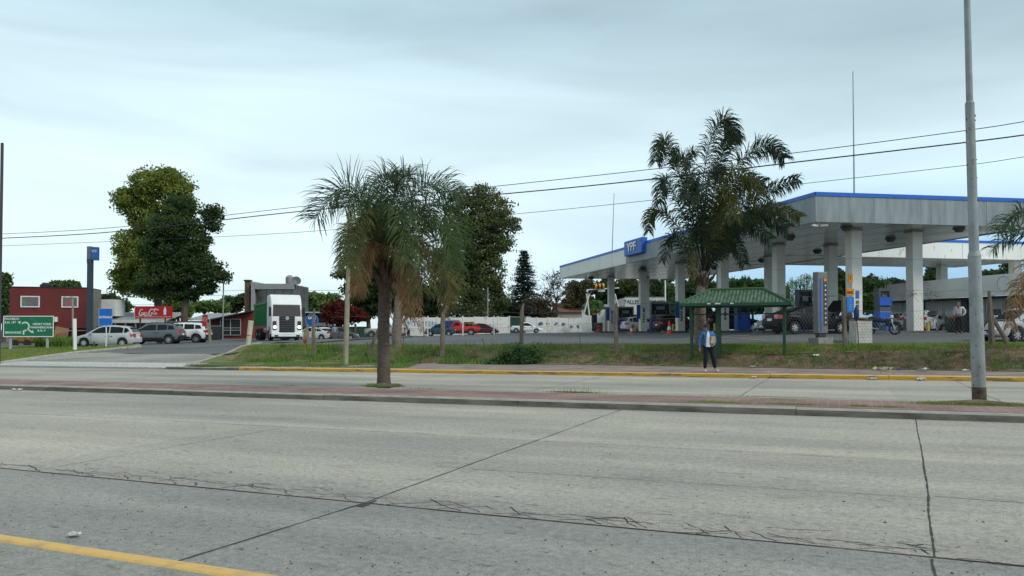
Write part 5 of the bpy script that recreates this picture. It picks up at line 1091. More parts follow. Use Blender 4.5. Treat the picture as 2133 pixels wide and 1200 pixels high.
make_car('pickup_truck', 'bright red old pickup loaded with goods in front of the white wall', 'pickup', 'oldpickup', ('bright_red', (.52, .018, .012)), at(955, 698.6, 92), PI, scale=(1.04, 1, .95), box=cargo)
make_car('parked_car', 'maroon hatchback parked behind the tail of the red pickup', 'car', 'hatch', MAR, at(1005, 697.3, 94), 0, scale=(1.05, 1, .95))
make_car('pickup_truck', 'small white pickup driving right past the green gate', 'pickup', 'pickup', WHT, at(1096, 693.6, 104), .05, scale=(1.0, 1, .98))
def wheelcar(name, label, kind, c, px, py, y, rz, **k): return make_car(name, label, 'car', kind, c, at(px, py, y), rz, **k)
wheelcar('parked_car', 'white hatchback refuelling behind the smaller orange cone', 'hatch', WHT, 1336, 691.5, 74.4, CANG + .12)
wheelcar('parked_car', 'dark red hatchback refuelling behind the larger orange cone', 'hatch', ('dark_red', (.05, .008, .008)), 1410, 692, 66.2, CANG + .1)
wheelcar('parked_car', 'black off-roader seen through the shelter, behind the man in the blue jacket', 'suv', BLK, 1524, 692.3, 59, CANG)
wheelcar('parked_car', 'pale silver car facing left behind the dark saloon, right end of the shelter', 'hatch', SIL, 1632, 692.6, 52.3, PI + CANG + .35, scale=(1.1, 1, 1))
wheelcar('parked_car', 'black saloon with its bonnet open behind the grey totem', 'sedan', ('black_blue', (.010, .011, .014)), 1684, 695.2, 40.6, CANG + .06, hood_open=True)
wheelcar('parked_car', 'dark car whose roof shows behind the motorcycle and silver saloon', 'sedan', DGREY, 1862, 692.3, 56, CANG + .1)
wheelcar('parked_car', 'silver saloon seen from behind, left of the second front column', 'sedan', SIL, 1913, 692.3, 51, CANG + .75)
wheelcar('parked_car', 'maroon estate car between the second front column and the silver hatchback', 'suv', ('maroon_grey', (.10, .06, .065)), 1985, 692, 64, CANG)
wheelcar('parked_car', 'silver-green five-door hatchback behind the old man', 'hatch', ('silver_green', (.40, .43, .42)), 1982, 693, 57.5, CANG - .05)
wheelcar('parked_car', 'silver saloon cut off by the right edge, behind the braced post', 'sedan', SIL, 2143, 712.6, 33.4, PI + .12, scale=(.95, 1, 1))
wheelcar('parked_car', 'pale silver car further back at the right edge, by the hanging dry frond', 'hatch', SIL, 2158, 694, 44, .35, scale=(1.1, 1, 1))
# ---- the lorry
g = at(598, 710, 61.5); t = thing('lorry', 'white cab-over tipper lorry with a green dump body, headlights on', 'truck', g, -1.09)
PW = paint('truck_white', (.74, .75, .75)); mb = MB()
# cab: x 0..-2.2, width 2.45
pr = [(0, .55), (.0, 1.15), (-.04, 1.9), (-.10, 2.05), (-.28, 3.0), (-.55, 3.55), (-.95, 3.78), (-2.15, 3.72), (-2.2, 3.0), (-2.2, .8), (-1.75, .8), (-1.7, 1.15), (-.95, 1.15), (-.85, .55)]
hwid = 1.22; vs = []
for sg, ins in ((-1, .0), (1, .0)): pass
mb.prism(pr, -hwid, hwid, 'y'); cab = mb.build('cab', PW, t, bevel=.07)
MB().add([(-.085, -1.06, 2.05), (-.085, 1.06, 2.05), (-.262, 1.02, 2.86), (-.262, -1.02, 2.86)], [(0, 1, 2, 3)]).build('windscreen', mat('truck_glass', (.06, .085, .085), .08, c2=(.12, .15, .15), scale=1.2, spec=1), t, fix=False).location = (.02, 0, 0)
MB().add([(-.04, -1.09, 2.0), (-.04, 1.09, 2.0), (-.262, 1.06, 2.93), (-.262, -1.06, 2.93)], [(0, 1, 2, 3)]).build('windscreen_rubber', BLACK, t, fix=False).location = (.008, 0, 0)
for sg in (1, -1):
    MB().add([(-.45, sg * 1.228, 2.05), (-1.35, sg * 1.228, 2.05), (-1.35, sg * 1.228, 2.8), (-.6, sg * 1.228, 2.8)], [(0, 1, 2, 3)]).build('side_window', GLASS, t, fix=False)
    MB().box((.0, sg * 1.33, 2.35), (.14, .16, .75)).build('mirror', BLACK, t, bevel=.03)
    MB().box((.012, sg * .98, 1.25), (.08, .30, .72)).build('headlight_housing', mat('lamp_dark', (.05, .052, .055), .3), t, bevel=.04)
    e = MB(); e.lathe([(.001, 0), (.12, .02), (.13, .0)], n=14, axis='x', cap=False); o = e.build('headlight', mat('headlight_lit', (1.0, .86, .66), .3, emit=2.6), t, fix=False); o.location = (.06, sg * .97, 1.12)
    MB().box((-.50, sg * .9, 3.15), (.03, .16, .05)).build('roof_lamp', BLACK, t)
mb = MB(); mb.box((.02, 0, 1.32), (.07, 1.22, 1.35)); mb.build('grille', BLACK, t, bevel=.04)
mb = MB()
for k in range(6): mb.box((.062, 0, .86 + k * .19), (.02, 1.12, .035))
mb.build('grille_bars', mat('grille_grey', (.12, .12, .125), .4), t); MB().lathe([(.15, .06), (.15, .085), (.11, .09)], (0, 0, 1.82), 18, 'x').build('badge', CHROME, t)
MB().box((.03, 0, .50), (.2, 2.46, .34)).build('bumper', PW, t, bevel=.05); MB().box((.145, 0, .58), (.01, .5, .13)).build('number_plate', LETTER, t); MB().box((-.3, 0, .30), (.6, 1.7, .2)).build('underside', BLACK, t)
MB().bb((-8.6, -.45, .75), (-.9, .45, 1.05)).build('chassis', DARK, t)
GD = mat('dump_green', (.015, .155, .045), .5, c2=(.01, .11, .035), scale=2)
dm = MB(); dm.add([(-2.5, -1.15, 1.25), (-2.5, 1.15, 1.25), (-8.5, 1.15, 1.25), (-8.5, -1.15, 1.25), (-2.35, -1.25, 3.1), (-2.35, 1.25, 3.1), (-8.6, 1.25, 3.1), (-8.6, -1.25, 3.1)], [(0, 1, 2, 3), (0, 1, 5, 4), (1, 2, 6, 5), (2, 3, 7, 6), (3, 0, 4, 7), (4, 5, 6, 7)]); dm.build('dump_body', GD, t)
rb = MB()
for k in range(9):
    for sg in (1, -1): rb.box((-2.7 - k * .7, sg * 1.23, 2.15), (.09, .1, 1.85))
for sg in (1, -1): rb.box((-5.4, sg * 1.28, 3.1), (6.2, .12, .14))
rb.build('dump_ribs', mat('dump_green_light', (.03, .22, .08), .5), t)
MB().bb((-3.1, -1.15, 3.1), (-1.95, 1.15, 3.42)).build('tarp_roll', mat('tarp_green', (.02, .19, .10), .6), t, bevel=.1)
for x, dual in ((-1.33, 0), (-5.6, 1), (-6.95, 1)):
    for sg in (1, -1):
        wh = bpy.data.objects.new('wheel', None); COL.objects.link(wh); wh.parent = t; wh.location = (x, sg * 1.04, .5); k = .26 if dual else .15
        MB().lathe([(.3, -k), (.46, -k), (.5, -k * .8), (.5, k * .8), (.46, k), (.3, k)], n=24, axis='y', cap=False).build('tyre', RUBBER, wh, smooth=True)
        MB().lathe([(.31, k * .7 * sg), (.29, k * .3 * sg), (.12, k * .35 * sg), (.11, k * .9 * sg), (.001, k * .92 * sg)], n=20, axis='y', cap=False).build('rim', mat('truck_rim', (.5, .5, .5), .5), wh, smooth=True)
for sg in (1, -1):
    MB().tube([(-.075, sg * .5 - .4, 2.08), (-.10, sg * .5 + .3, 2.2)], .014, 4).build('wiper', BLACK, t); MB().box((.135, sg * .85, .42), (.02, .3, .12)).build('fog_lamp', mat('lamp_dark', (.05, .052, .055), .3), t)
    MB().box((-.62, sg * 1.226, 1.7), (.012, .012, 1.7)).build('door_seam', BLACK, t); MB().box((-1.3, sg * 1.24, 1.9), (.16, .03, .05)).build('door_handle', BLACK, t)
mb = MB(); mb.box((-.06, 0, 2.005), (.05, 2.3, .025)); mb.box((-.33, 0, 3.02), (.03, 2.3, .03)); mb.build('panel_gap', mat('gap_grey', (.2, .2, .2), .7), t)
MB().lathe([(.3, -.7), (.3, .7)], (-3.6, -.85, .85), 16, 'x').build('fuel_tank', mat('tank_silver', (.35, .35, .35), .35, .4), t, smooth=True)
MB().tube([(-2.0, -.9, 1.1), (-2.3, -.9, 1.2), (-2.3, -.9, 2.9)], .09, 8).build('exhaust', DARK, t)
# ---- blue tarp covered trailer, motorcycles
g = at(938, 699.5, 96); t = thing('covered_trailer', 'small trailer under a bright blue cover between the blue car and red pickup', 'trailer', g)
MB().bb((-1.2, -.7, .9), (1.2, .7, 1.95)).build('blue_cover', mat('tarp_blue', (.01, .06, .22), .6, var=.4), t, bevel=.12); MB().bb((-1.25, -.75, .55), (1.25, .75, .9)).build('bed', DARK, t)
for sg in (1, -1): MB().lathe([(.3, -.1), (.3, .1)], (0, sg * .7, .3), 16, 'y').build('wheel', RUBBER, t)
def motorbike(label, loc, rz, c):
    t = thing('motorcycle', label, 'motorcycle', loc, rz); r = .29
    for x, nm in ((.62, 'wheel'), (-.6, 'wheel')):
        wh = bpy.data.objects.new(nm, None); COL.objects.link(wh); wh.parent = t; wh.location = (x, 0, r)
        m = MB(); V = []; n = 26
        for k in range(n):
            a = 2 * PI * k / n
            for q in range(6): b = 2 * PI * q / 6; rr = r - .035 + .045 * math.cos(b); V.append((rr * math.cos(a), .04 * math.sin(b), rr * math.sin(a)))
        m.add(V, [(k * 6 + q, k * 6 + (q + 1) % 6, ((k + 1) % n) * 6 + (q + 1) % 6, ((k + 1) % n) * 6 + q) for k in range(n) for q in range(6)]); m.build('tyre', RUBBER, wh, smooth=True)
        m = MB()
        for k in range(7): a = k * 2 * PI / 7; m.tube([(0, 0, 0), (math.cos(a) * (r - .06), 0, math.sin(a) * (r - .06))], .013, 4)
        m.lathe([(.05, -.05), (.05, .05)], n=12, axis='y'); m.lathe([(r - .07, -.02), (r - .05, 0), (r - .07, .02)], n=24, axis='y', cap=False); m.build('rim', CHROME, wh)
    m = MB()
    for sg in (1, -1): m.tube([(.62, sg * .07, r), (.46, sg * .07, .82)], .025, 8)
    m.build('fork', CHROME, t); MB().tube([(.46, 0, .85), (.2, 0, .5), (-.25, 0, .45), (-.35, 0, .75)], .05, 8).build('frame', BLACK, t)
    MB().box((.0, 0, .38), (.36, .24, .28)).build('engine', mat('engine_grey', (.12, .12, .12), .4), t, bevel=.03); MB().box((.32, 0, .62), (.12, .42, .42), M=Matrix.Rotation(-.3, 3, 'Y')).build('leg_shield', paint(*c), t, bevel=.04)
    MB().tube([(.25, 0, .66), (-.05, 0, .74), (-.5, 0, .8), (-.75, 0, .86)], [.08, .12, .13, .05], 10).build('seat', BLACK, t, smooth=True); MB().tube([(.44, 0, .92), (.38, .15, 1.02), (.28, .34, 1.0)], .016, 6).build('handlebar', DARK, t); MB().tube([(.44, 0, .92), (.38, -.15, 1.02), (.28, -.34, 1.0)], .016, 6).build('handlebar', DARK, t)
    MB().box((.47, 0, .93), (.14, .24, .16)).build('headlamp_cowl', paint('cowl_white', (.7, .7, .7)), t, bevel=.04)
    m = MB(); m.tube([(.32 + .62, 0, .42), (.82, 0, .60), (.62, 0, .63), (.42, 0, .58)], .05, 6); m.build('mudguard', paint(*c), t); MB().tube([(-.1, -.14, .28), (-.75, -.16, .38)], [.03, .05], 8).build('exhaust', CHROME, t); MB().box((-.72, 0, .78), (.06, .12, .07)).build('tail_light', REDL, t)
    return t
motorbike('small motorcycle facing the road beside the white brick box', at(1837, 697, 39.5), -.75, ('black_gloss', (.015, .015, .02)))
motorbike('motorcycle behind the braced post near the lamp pole', at(2083, 694.5, 43), -2.6, ('bike_maroon', (.12, .02, .04)))
motorbike('motorcycle just right of the lamp pole, left of the braced post', at(2035, 694.5, 43.5), -2.2, ('bike_pink', (.20, .05, .08)))
# ------------------------------------------------------------------ people
M_DENIM = mat('denim_jacket', (.035, .15, .40), .8, c2=(.022, .10, .29), scale=14); M_NAVY = mat('navy_trousers', (.006, .008, .02), .85); M_TEE = mat('white_shirt', (.62, .64, .66), .8, var=.1, scale=10); M_SHOE = mat('white_shoe', (.6, .6, .58), .6, c2=(.3, .3, .28), scale=20, lo=.3, hi=.45)
x, y = R(*rp(1474, 774.5, .15), 0)[:2]
man = person('young man in an open blue denim jacket and black cap standing on the yellow kerb', (x, y, plane(x, y) + .15), 0, M_TEE, M_NAVY, M_SHOE, jacket=M_DENIM, cap=mat('cap_dark', (.02, .022, .028), .8), h=1.74,
 pose={'long': False, 'face': (-.9, -.42, -.12), 'pel': (.02, 0, .93), 'waist': (.01, 0, 1.07), 'chest': (0, 0, 1.27), 'neck': (-.01, -.01, 1.45), 'head': (-.045, -.035, 1.585), 'crown': (-.04, -.03, 1.67),
  'lsh': (-.19, -.01, 1.39), 'lel': (-.275, .03, 1.12), 'lwr': (-.295, -.02, .86), 'lhd': (-.295, -.04, .78), 'rsh': (.18, 0, 1.40), 'rel': (.275, .03, 1.12), 'rwr': (.20, -.13, .98), 'rhd': (.14, -.17, .95),
  'lhip': (-.07, 0, .90), 'lkn': (-.09, -.04, .49), 'lan': (-.10, .02, .09), 'lto': (-.12, -.16, .035), 'rhip': (.11, 0, .90), 'rkn': (.19, -.03, .50), 'ran': (.27, .03, .09), 'rto': (.35, -.12, .035)})
# shirt front showing between the open jacket's edges
mb = MB(); vs = []; zz = [.90, 1.0, 1.1, 1.2, 1.3, 1.38, 1.44]; hw0 = [-.10, -.095, -.09, -.085, -.075, -.055, -.03]; hw1 = [.055, .05, .045, .04, .035, .03, .02]; yy = [-.150, -.146, -.143, -.142, -.140, -.118, -.085]
for i in range(7):
    for j in range(5): u = j / 4; vs.append((hw0[i] + (hw1[i] - hw0[i]) * u, yy[i] - .022 * math.sin(PI * u), zz[i]))
mb.add(vs, [(5 * i + j, 5 * i + j + 1, 5 * i + j + 6, 5 * i + j + 5) for i in range(6) for j in range(4)]); mb.build('shirt', M_TEE, man, smooth=True, fix=False)
mb = MB()
for e in (0, 1):
    mb.tube([(( hw1 if e else hw0)[i] + (.012 if e else -.012), yy[i] + .008, zz[i]) for i in range(7)], .016, 6)
mb.tube([(-.07, -.09, 1.42), (-.075, .0, 1.455), (0, .06, 1.46), (.075, .0, 1.455), (.06, -.09, 1.42)], .026, 6); mb.build('jacket_edge', M_DENIM, man, smooth=True)
t = thing('cardboard_folder', 'brown cardboard folder held under the arm of the man on the kerb', 'folder', (x + .135, y - .185, plane(x, y) + .15 + 1.165)); MB().box((0, 0, 0), (.16, .03, .27), M=Matrix.Rotation(.12, 3, 'Y')).build('cover', mat('cardboard', (.40, .26, .13), .8), t, bevel=.004); MB().box((.004, -.018, 0), (.14, .004, .25), M=Matrix.Rotation(.12, 3, 'Y')).build('sheet', mat('cardboard_pale', (.46, .33, .19), .8), t)
M_BLKT = mat('black_trousers', (.008, .008, .01), .9)
person('old man in a white shirt and dark trousers looking down beside the lamp pole', at(1998, 695.2, 40), -.9, M_TEE, M_BLKT, BLACK, hair=mat('grey_hair', (.14, .13, .11), .8), h=1.70,
 pose={'long': True, 'face': (0, -.8, -.5), 'neck': (0, -.06, 1.43), 'head': (0, -.13, 1.55), 'crown': (0, -.14, 1.63), 'chest': (0, -.02, 1.27), 'lel': (-.27, .06, 1.15), 'lwr': (-.18, -.10, .98), 'lhd': (-.14, -.16, .95), 'rel': (.27, .10, 1.15), 'rwr': (.17, .02, .97), 'rhd': (.12, -.02, .93)})
person('woman in a red top standing at the left face of the second front column', at(1911, 694, 44), .5, mat('red_top', (.32, .03, .025), .8), mat('pale_trousers', (.45, .42, .38), .8), BLACK, hair=mat('auburn_hair', (.16, .06, .025), .8), h=1.63)
person('attendant in dark shirt and blue jeans between the palm trunk and the third column', at(1443, 692.2, 58), .3, mat('dark_shirt', (.012, .015, .04), .8), mat('jeans', (.05, .10, .2), .85), DARK, h=1.74)
person('person in pale blue shirt stooping behind the palm, near the beige pickup', at(851, 703.5, 86), -.6, mat('pale_blue_shirt', (.25, .36, .46), .8), M_NAVY, DARK, h=1.62, cap=mat('cap_dark', (.02, .022, .028), .8),
 pose={'long': False, 'face': (0, -.7, -.6), 'waist': (0, -.05, 1.05), 'chest': (0, -.17, 1.2), 'neck': (0, -.3, 1.32), 'head': (0, -.42, 1.38), 'crown': (0, -.47, 1.45), 'lsh': (-.18, -.22, 1.29), 'rsh': (.18, -.22, 1.29), 'lel': (-.22, -.32, 1.05), 'lwr': (-.2, -.42, .84), 'lhd': (-.2, -.46, .76), 'rel': (.22, -.32, 1.05), 'rwr': (.2, -.42, .84), 'rhd': (.2, -.46, .76)})
person('man in pale blue shirt and light hat in front of the dark grey saloon', at(697, 710.3, 80), .2, _M['pale_blue_shirt'], mat('grey_trousers', (.10, .11, .12), .8), DARK, h=1.74, cap=mat('hat_pale', (.35, .40, .44), .8))
# ------------------------------------------------------------------ bus shelter
M_SHG = mat('shelter_green', (.012, .055, .028), .55, c2=(.02, .075, .04), scale=6); M_SHR = mat('shelter_roof_green', (.014, .062, .032), .6, c2=(.085, .14, .09), scale=3.2, stretch=(2.5, 1, 1), lo=.42, hi=.66)
sx_, sy_ = st(*P(1534, 760, 32.2)[:2]); g = R(sx_, sy_ + .1, .1); sh = thing('bus_shelter', 'dark green bus shelter with a hipped corrugated roof on thin posts', 'bus shelter', g, ROADANG)
Wh, Dh, Eh = 2.22, 1.15, zpx(634, 33) - g.z; Rh = zpx(605, 33) - g.z; rl = 1.08
c = [(-Wh, -Dh), (Wh, -Dh), (Wh, Dh), (-Wh, Dh)]; ra_, rb_ = (-rl, 0, Rh), (rl, 0, Rh)
def corr(p0, p1, q0, q1, n, name='roof_sheet'):
    mb = MB(); vs = []; nn = (Vector(p1) - Vector(p0)).cross(Vector(q0) - Vector(p0)).normalized(); nn = nn if nn.z > 0 else -nn
    for i in range(n * 4 + 1):
        u = i / (n * 4); h = .018 * (1 if (i % 4) in (1, 2) else -1); a = Vector(p0).lerp(Vector(p1), u); b = Vector(q0).lerp(Vector(q1), u); vs += [a + nn * h, b + nn * h]
    mb.add(vs, [(2 * i, 2 * i + 2, 2 * i + 3, 2 * i + 1) for i in range(n * 4)]); return mb.build(name, M_SHR, sh, fix=False)
E3 = [(x, y, Eh) for x, y in c]
# parallel ribs on the long faces: a clipped grid
def longface(sg):
    n = 30; mb = MB(); vs = []
    for i in range(n * 4 + 1):
        x = -Wh + 2 * Wh * i / (n * 4); top = 1.0 if abs(x) <= rl else (Wh - abs(x)) / (Wh - rl); h = .016 * (1 if (i % 4) in (1, 2) else -1)
        vs += [(x, sg * Dh, Eh + h), (x, sg * Dh * (1 - top), Eh + (Rh - Eh) * top + h)]
    mb.add(vs, [(2 * i, 2 * i + 2, 2 * i + 3, 2 * i + 1) for i in range(n * 4)]); mb.build('roof_sheet', M_SHR, sh, fix=False)
longface(-1); longface(1); corr(E3[0], E3[3], ra_, ra_, 10); corr(E3[1], E3[2], rb_, rb_, 10)
mb = MB()
for a, b in ((E3[0], ra_), (E3[3], ra_), (E3[1], rb_), (E3[2], rb_), (ra_, rb_)): mb.tube([Vector(a) + Vector((0, 0, .02)), Vector(b) + Vector((0, 0, .03))], .055, 6)
mb.build('ridge_cap', mat('ridge_green', (.05, .115, .055), .6), sh)
mb = MB()
for a, b in zip(E3, E3[1:] + E3[:1]):
    a, b = Vector(a), Vector(b); d = b - a; mb.box((a + b) / 2 - Vector((0, 0, .05)), (d.length + .06, .06, .12), math.atan2(d.y, d.x))
mb.box((0, -.25, Eh - .12), (Wh * 1.9, .06, .1)); mb.box((0, Dh * .6, Eh - .42), (Wh * 1.9, .04, .05)); mb.build('eave_beam', M_SHG, sh)
for x_, y_, r_, nm in ((-1.85, -.25, .06, 'post'), (-.72, -.25, .10, 'post'), (1.92, -.25, .06, 'post')):
    MB().box((x_, y_, (Eh - .1) / 2 - .1), (r_ * 2, r_ * 2, Eh + .1)).build(nm, M_SHG, sh, bevel=.01)
MB().box((1.92, .5, Eh / 2 + .7), (.08, .08, 1.25)).build('rear_stub', M_SHG, sh)
for px_, w_ in ((-.62, .22), (-.98, .12), (-.05, .14)): MB().box((px_, -Dh - .02, Eh - .02), (w_, .05, .05)).build('light_clip', WHITE, sh)
# ------------------------------------------------------------------ wire fence on the bank
M_CPOST = mat('weathered_post', (.21, .175, .13), .95, c2=(.11, .09, .07), scale=5, stretch=(1, 1, .35), bump=.6)
M_WIRE = mat('galvanised_wire', (.16, .165, .165), .6, .3); TF = 34.15
fen = thing('chain_link_fence', 'rusty chain-link fence running along the top of the grass bank', 'fence', (0, 0, 0))
def fpost(pts, r, n=6, nm='post', m=M_CPOST):
    # points given in the picture at the fence line
    out = []
    for px, py in pts:
        d = (px - CXP) / F; y = TF / (VX * d + VY); out.append(P(px, py, y))
    out[0].z -= .2; MB().tube(out, r, n).build(nm, m, fen)
fpost([(654, 735), (653, 662), (655, 643)], [.11, .09, .05]); fpost([(921, 735), (923, 655), (932, 638)], [.13, .12, .07]); fpost([(1086, 735), (1087, 652), (1090, 632)], [.10, .10, .04])
fpost([(1285, 748), (1282, 662), (1284, 632)], [.11, .085, .06]); fpost([(1761, 752), (1758, 665), (1757, 617)], [.12, .10, .09]); fpost([(2066, 735), (2064, 665), (2061, 606)], [.13, .12, .06])
fpost([(762, 747), (778, 712), (789, 684)], [.09, .09, .08]); fpost([(2113, 742), (2090, 700), (2068, 663)], [.09, .08, .07], nm='brace'); fpost([(2018, 742), (2034, 700), (2058, 663)], [.09, .08, .07], nm='brace')
for a, b in (((838, 730), (845, 660)), ((1013, 724), (1004, 704)), ((1209, 722), (1207, 697)), ((1781, 735), (1773, 710)), ((640, 724), (636, 700)), ((1142, 735), (1142, 720))): fpost([a, b], .018, 5, 'rod', RUST)
# mesh: straight diagonal wires woven as thin ribbons
def fz(s): x, y = uv(s, TF); return zt(x, y)
V = []; Fq = []; s0, s1 = -25.5, 27.0; pitch = .125; Hf = 1.45
zc = {}
def zs(s):
    k = round(s); 
    if k not in zc: zc[k] = fz(k)
    if k + 1 not in zc: zc[k + 1] = fz(k + 1)
    return zc[k] + (zc[k + 1] - zc[k]) * (s - k) if s >= k else zc[k]
def fp(s, h): x, y = uv(s, TF + .03 * math.sin(s * 1.3)); return (x, y, zs(s) + h + .03 * math.sin(s * 2.1))
k = 0; w = .0028
for i in range(int((s1 - s0) / pitch)):
    for sg in (1, -1):
        a = s0 + i * pitch; b = a + sg * Hf * .55
        if b < s0 or b > s1: continue
        for j in range(3):
            u0, u1 = j / 3, (j + 1) / 3; p = fp(a + (b - a) * u0, Hf * u0); q = fp(a + (b - a) * u1, Hf * u1)
            V += [(p[0] - w, p[1], p[2]), (p[0] + w, p[1], p[2]), (q[0] + w, q[1], q[2]), (q[0] - w, q[1], q[2])]; Fq.append((k, k + 1, k + 2, k + 3)); k += 4
mesh_np('wire_mesh', V, Fq, M_WIRE, fen)
mb = MB()
for h in (.02, Hf, 2.15): mb.tube([Vector(fp(s0 + (s1 - s0) * i / 60, h)) + Vector((0, 0, .05 * math.sin(i * 1.7) * (1 if h > 1.5 else .3))) for i in range(61)], .007, 4, cap=False)
mb.build('strand', M_WIRE, fen)
cs = bpy.data.objects.new('torn_cable', None); bpy.data.objects.remove(cs)
o = MB(); o.tube([R(-7.5, 34.9, .95), R(-3, 34.9, .93), R(2, 34.9, .93), R(5, 34.9, .9), R(7.4, 34.8, .86)], .022, 5); tag(o.build('black_hose', BLACK), 'thin black hose lying along the upper edge of the grass bank', 'hose')
# creeper on the fence near the second front column
mb = MB()
for k in range(46):
    s = rnd.uniform(0, 1); px = 1835 + 130 * s if rnd.random() < .5 else rnd.uniform(1925, 1950); py = 617 + rnd.uniform(-6, 8) if px < 1925 or px > 1950 else rnd.uniform(610, 680)
    d = (px - CXP) / F; y = (TF + .05) / (VX * d + VY); p = P(px, py, y); mb.tube([p, p + Vector((rnd.uniform(-.22, .22), 0, rnd.uniform(-.15, .25))), p + Vector((rnd.uniform(-.3, .3), 0, rnd.uniform(-.2, .3)))], .006, 3)
o = mb.build('dry_creeper', mat('dry_stem', (.07, .055, .04), .9)); tag(o, 'dry leafless creeper caught on the fence top near the second front column', 'creeper')
# ------------------------------------------------------------------ poles, wires, signs
def pole(name, label, cat, pts, r, m, y, n=10, r2=None, base_z=None):
    p = [P(a, b, y) for a, b in pts]; g = Vector(p[0]); t = thing(name, label, cat, g); p = [q - g for q in p]; p[0].z -= .25; MB().tube(p, r, n, r2=r2).build('pole', m, t, smooth=True); return t
pole('wooden_pole', 'pale wooden utility pole on the pavement left of the middle palm', 'utility pole', [(720, 760), (724, 600), (728, 440)], .135, mat('pole_wood', (.32, .30, .21), .9, c2=(.22, .20, .14), scale=4, stretch=(2, 2, .4)), 36.6, r2=.09)
pole('steel_pole', 'dark steel pole at the left picture edge', 'utility pole', [(-1, 760), (-1, 296)], .08, mat('pole_dark', (.05, .045, .06), .6), 44)
pole('thin_lamp_pole', 'thin grey pole in front of the maroon eating house', 'pole', [(464, 708), (465, 588)], .06, STEEL, 72)
pole('thin_lamp_pole', 'thin grey pole behind the white wall, before the tall eucalyptus', 'pole', [(1016, 694), (1016, 600)], .08, STEEL, 107); pole('thin_lamp_pole', 'thin white pole right of the white workshop', 'pole', [(1386, 690), (1386, 584)], .10, WHITE, 103)
for i, (a, lab) in enumerate(((891, 'thin white post before the old blue car'), (964, 'thin white post before the red pickup door'), (1029, 'thin white post before the maroon hatchback tail'))): pole('white_post', lab, 'post', [(a, 702 - i * 1.3), (a, 658)], .07, WHITE, 84)
pole('white_marker_post', 'white painted concrete post between the silver hatchback and green road sign', 'post', [(157, 727), (155, 664)], .13, WHITE, 48.6, n=4)
t = pole('white_marker_post', 'leaning post, white above and cream below, at the driveway corner beside the lorry', 'post', [(516, 722), (523, 668)], .16, mat('cream_white', (.62, .58, .44), .8, var=.3, scale=3), 47, n=8); MB().tube([P(518.9, 699, 47) - t.location, P(519.2, 697.5, 47) - t.location], .175, 8).build('rust_band', RUST, t)
t = pole('bent_street_lamp', 'old bent lamp post with a thin arm before the maroon building', 'lamp post', [(153, 727), (151, 640), (150, 618)], .06, CONC, 52); MB().tube([P(150, 620, 52) - t.location, P(140, 616, 52) - t.location, P(118, 625, 52) - t.location, P(113, 642, 52) - t.location], .012, 5).build('arm', DARK, t)
pole('mast', 'tall thin radio mast rising behind the near canopy corner', 'mast', [(1782, 560), (1782, 145)], .09, STEEL, 62, r2=.035); pole('mast', 'thin whip mast above the far left end of the canopy', 'mast', [(1273, 600), (1276, 510), (1280, 402)], .07, STEEL, 84, r2=.03)
for (a, b), (c_, d_) in (((1782, 330), (1735, 420)), ((1782, 330), (1875, 420))): pass
# overhead wires
def wire(label, pts, r):
    pp = []
    for px, py in pts:
        d = (px - CXP) / F; y = 34.6 / (VX * d + VY); pp.append(P(px, py, y))
    cr = []
    for i in range(len(pp) - 1):
        p0, p1, p2, p3 = pp[max(0, i - 1)], pp[i], pp[i + 1], pp[min(len(pp) - 1, i + 2)]
        for k in range(8):
            t = k / 8; cr.append(0.5 * ((2 * p1) + (p2 - p0) * t + (2 * p0 - 5 * p1 + 4 * p2 - p3) * t * t + (3 * p1 - p0 - 3 * p2 + p3) * t ** 3))
    mb = MB(); mb.tube(cr + [pp[-1]], r, 5, cap=False); tag(mb.build('overhead_wire', mat('cable_black', (.03, .035, .04), .7)), label, 'wire', 'wires crossing over the bank')
wire('uppermost and thinner of the overhead wires', [(-80, 489), (0, 487), (240, 473), (640, 428), (1060, 384), (1370, 350), (1680, 314), (2015, 270), (2133, 252), (2250, 232)], .017)
wire('thickest overhead wire, the middle one', [(-80, 498), (0, 496), (240, 482), (640, 438), (1060, 402), (1350, 373), (1680, 334), (2015, 295), (2133, 280), (2250, 263)], .028)
wire('lowest and faintest of the overhead wires', [(-80, 513), (0, 512), (450, 493), (720, 476), (1085, 444), (1370, 415), (1680, 381), (2015, 343), (2133, 326), (2250, 310)], .012)
for k, (a, b) in enumerate(((606, 604), (616, 613), (632, 628))):
    mb = MB(); mb.tube([P(-20, a, 110), P(300, a + 3, 112), P(560, b, 114), P(760, b + 2, 116)], .03, 4, cap=False); tag(mb.build('far_wire', mat('cable_black', (.03, .035, .04), .7)), ['highest', 'middle', 'lowest'][k] + ' of the faint far wires between the left buildings and the lorry', 'wire', 'far wires on the left')
# the lamp pole in the median
g = R(*rp(2037, 838, .15), .15); yl = g.y; t = thing('street_lamp_pole', 'tall stepped grey steel lamp pole standing in the paved median at right', 'lamp post', g)
M_GAL = mat('galvanised_paint', (.27, .30, .31), .6, c2=(.20, .21, .20), scale=2.5, stretch=(1.5, 1.5, .8), lo=.35, hi=.6, bump=.2)
Q = lambda px, py: P(px, py, yl) - g
MB().tube([Q(2037, 806), Q(2031.5, 533)], [.128, .118], 20).build('lower_tube', M_GAL, t, smooth=True); MB().tube([Q(2031.5, 534), Q(2031, 524)], [.125, .094], 20).build('collar', M_GAL, t, smooth=True)
MB().tube([Q(2031, 526), Q(2026, 212)], [.092, .085], 20).build('middle_tube', M_GAL, t, smooth=True); MB().tube([Q(2026, 214), Q(2026, 208)], [.088, .065], 20).build('collar', M_GAL, t, smooth=True); MB().tube([Q(2026, 210), Q(2022, -130), Q(2021, -260)], [.064, .056, .05], 16).build('upper_tube', M_GAL, t, smooth=True)
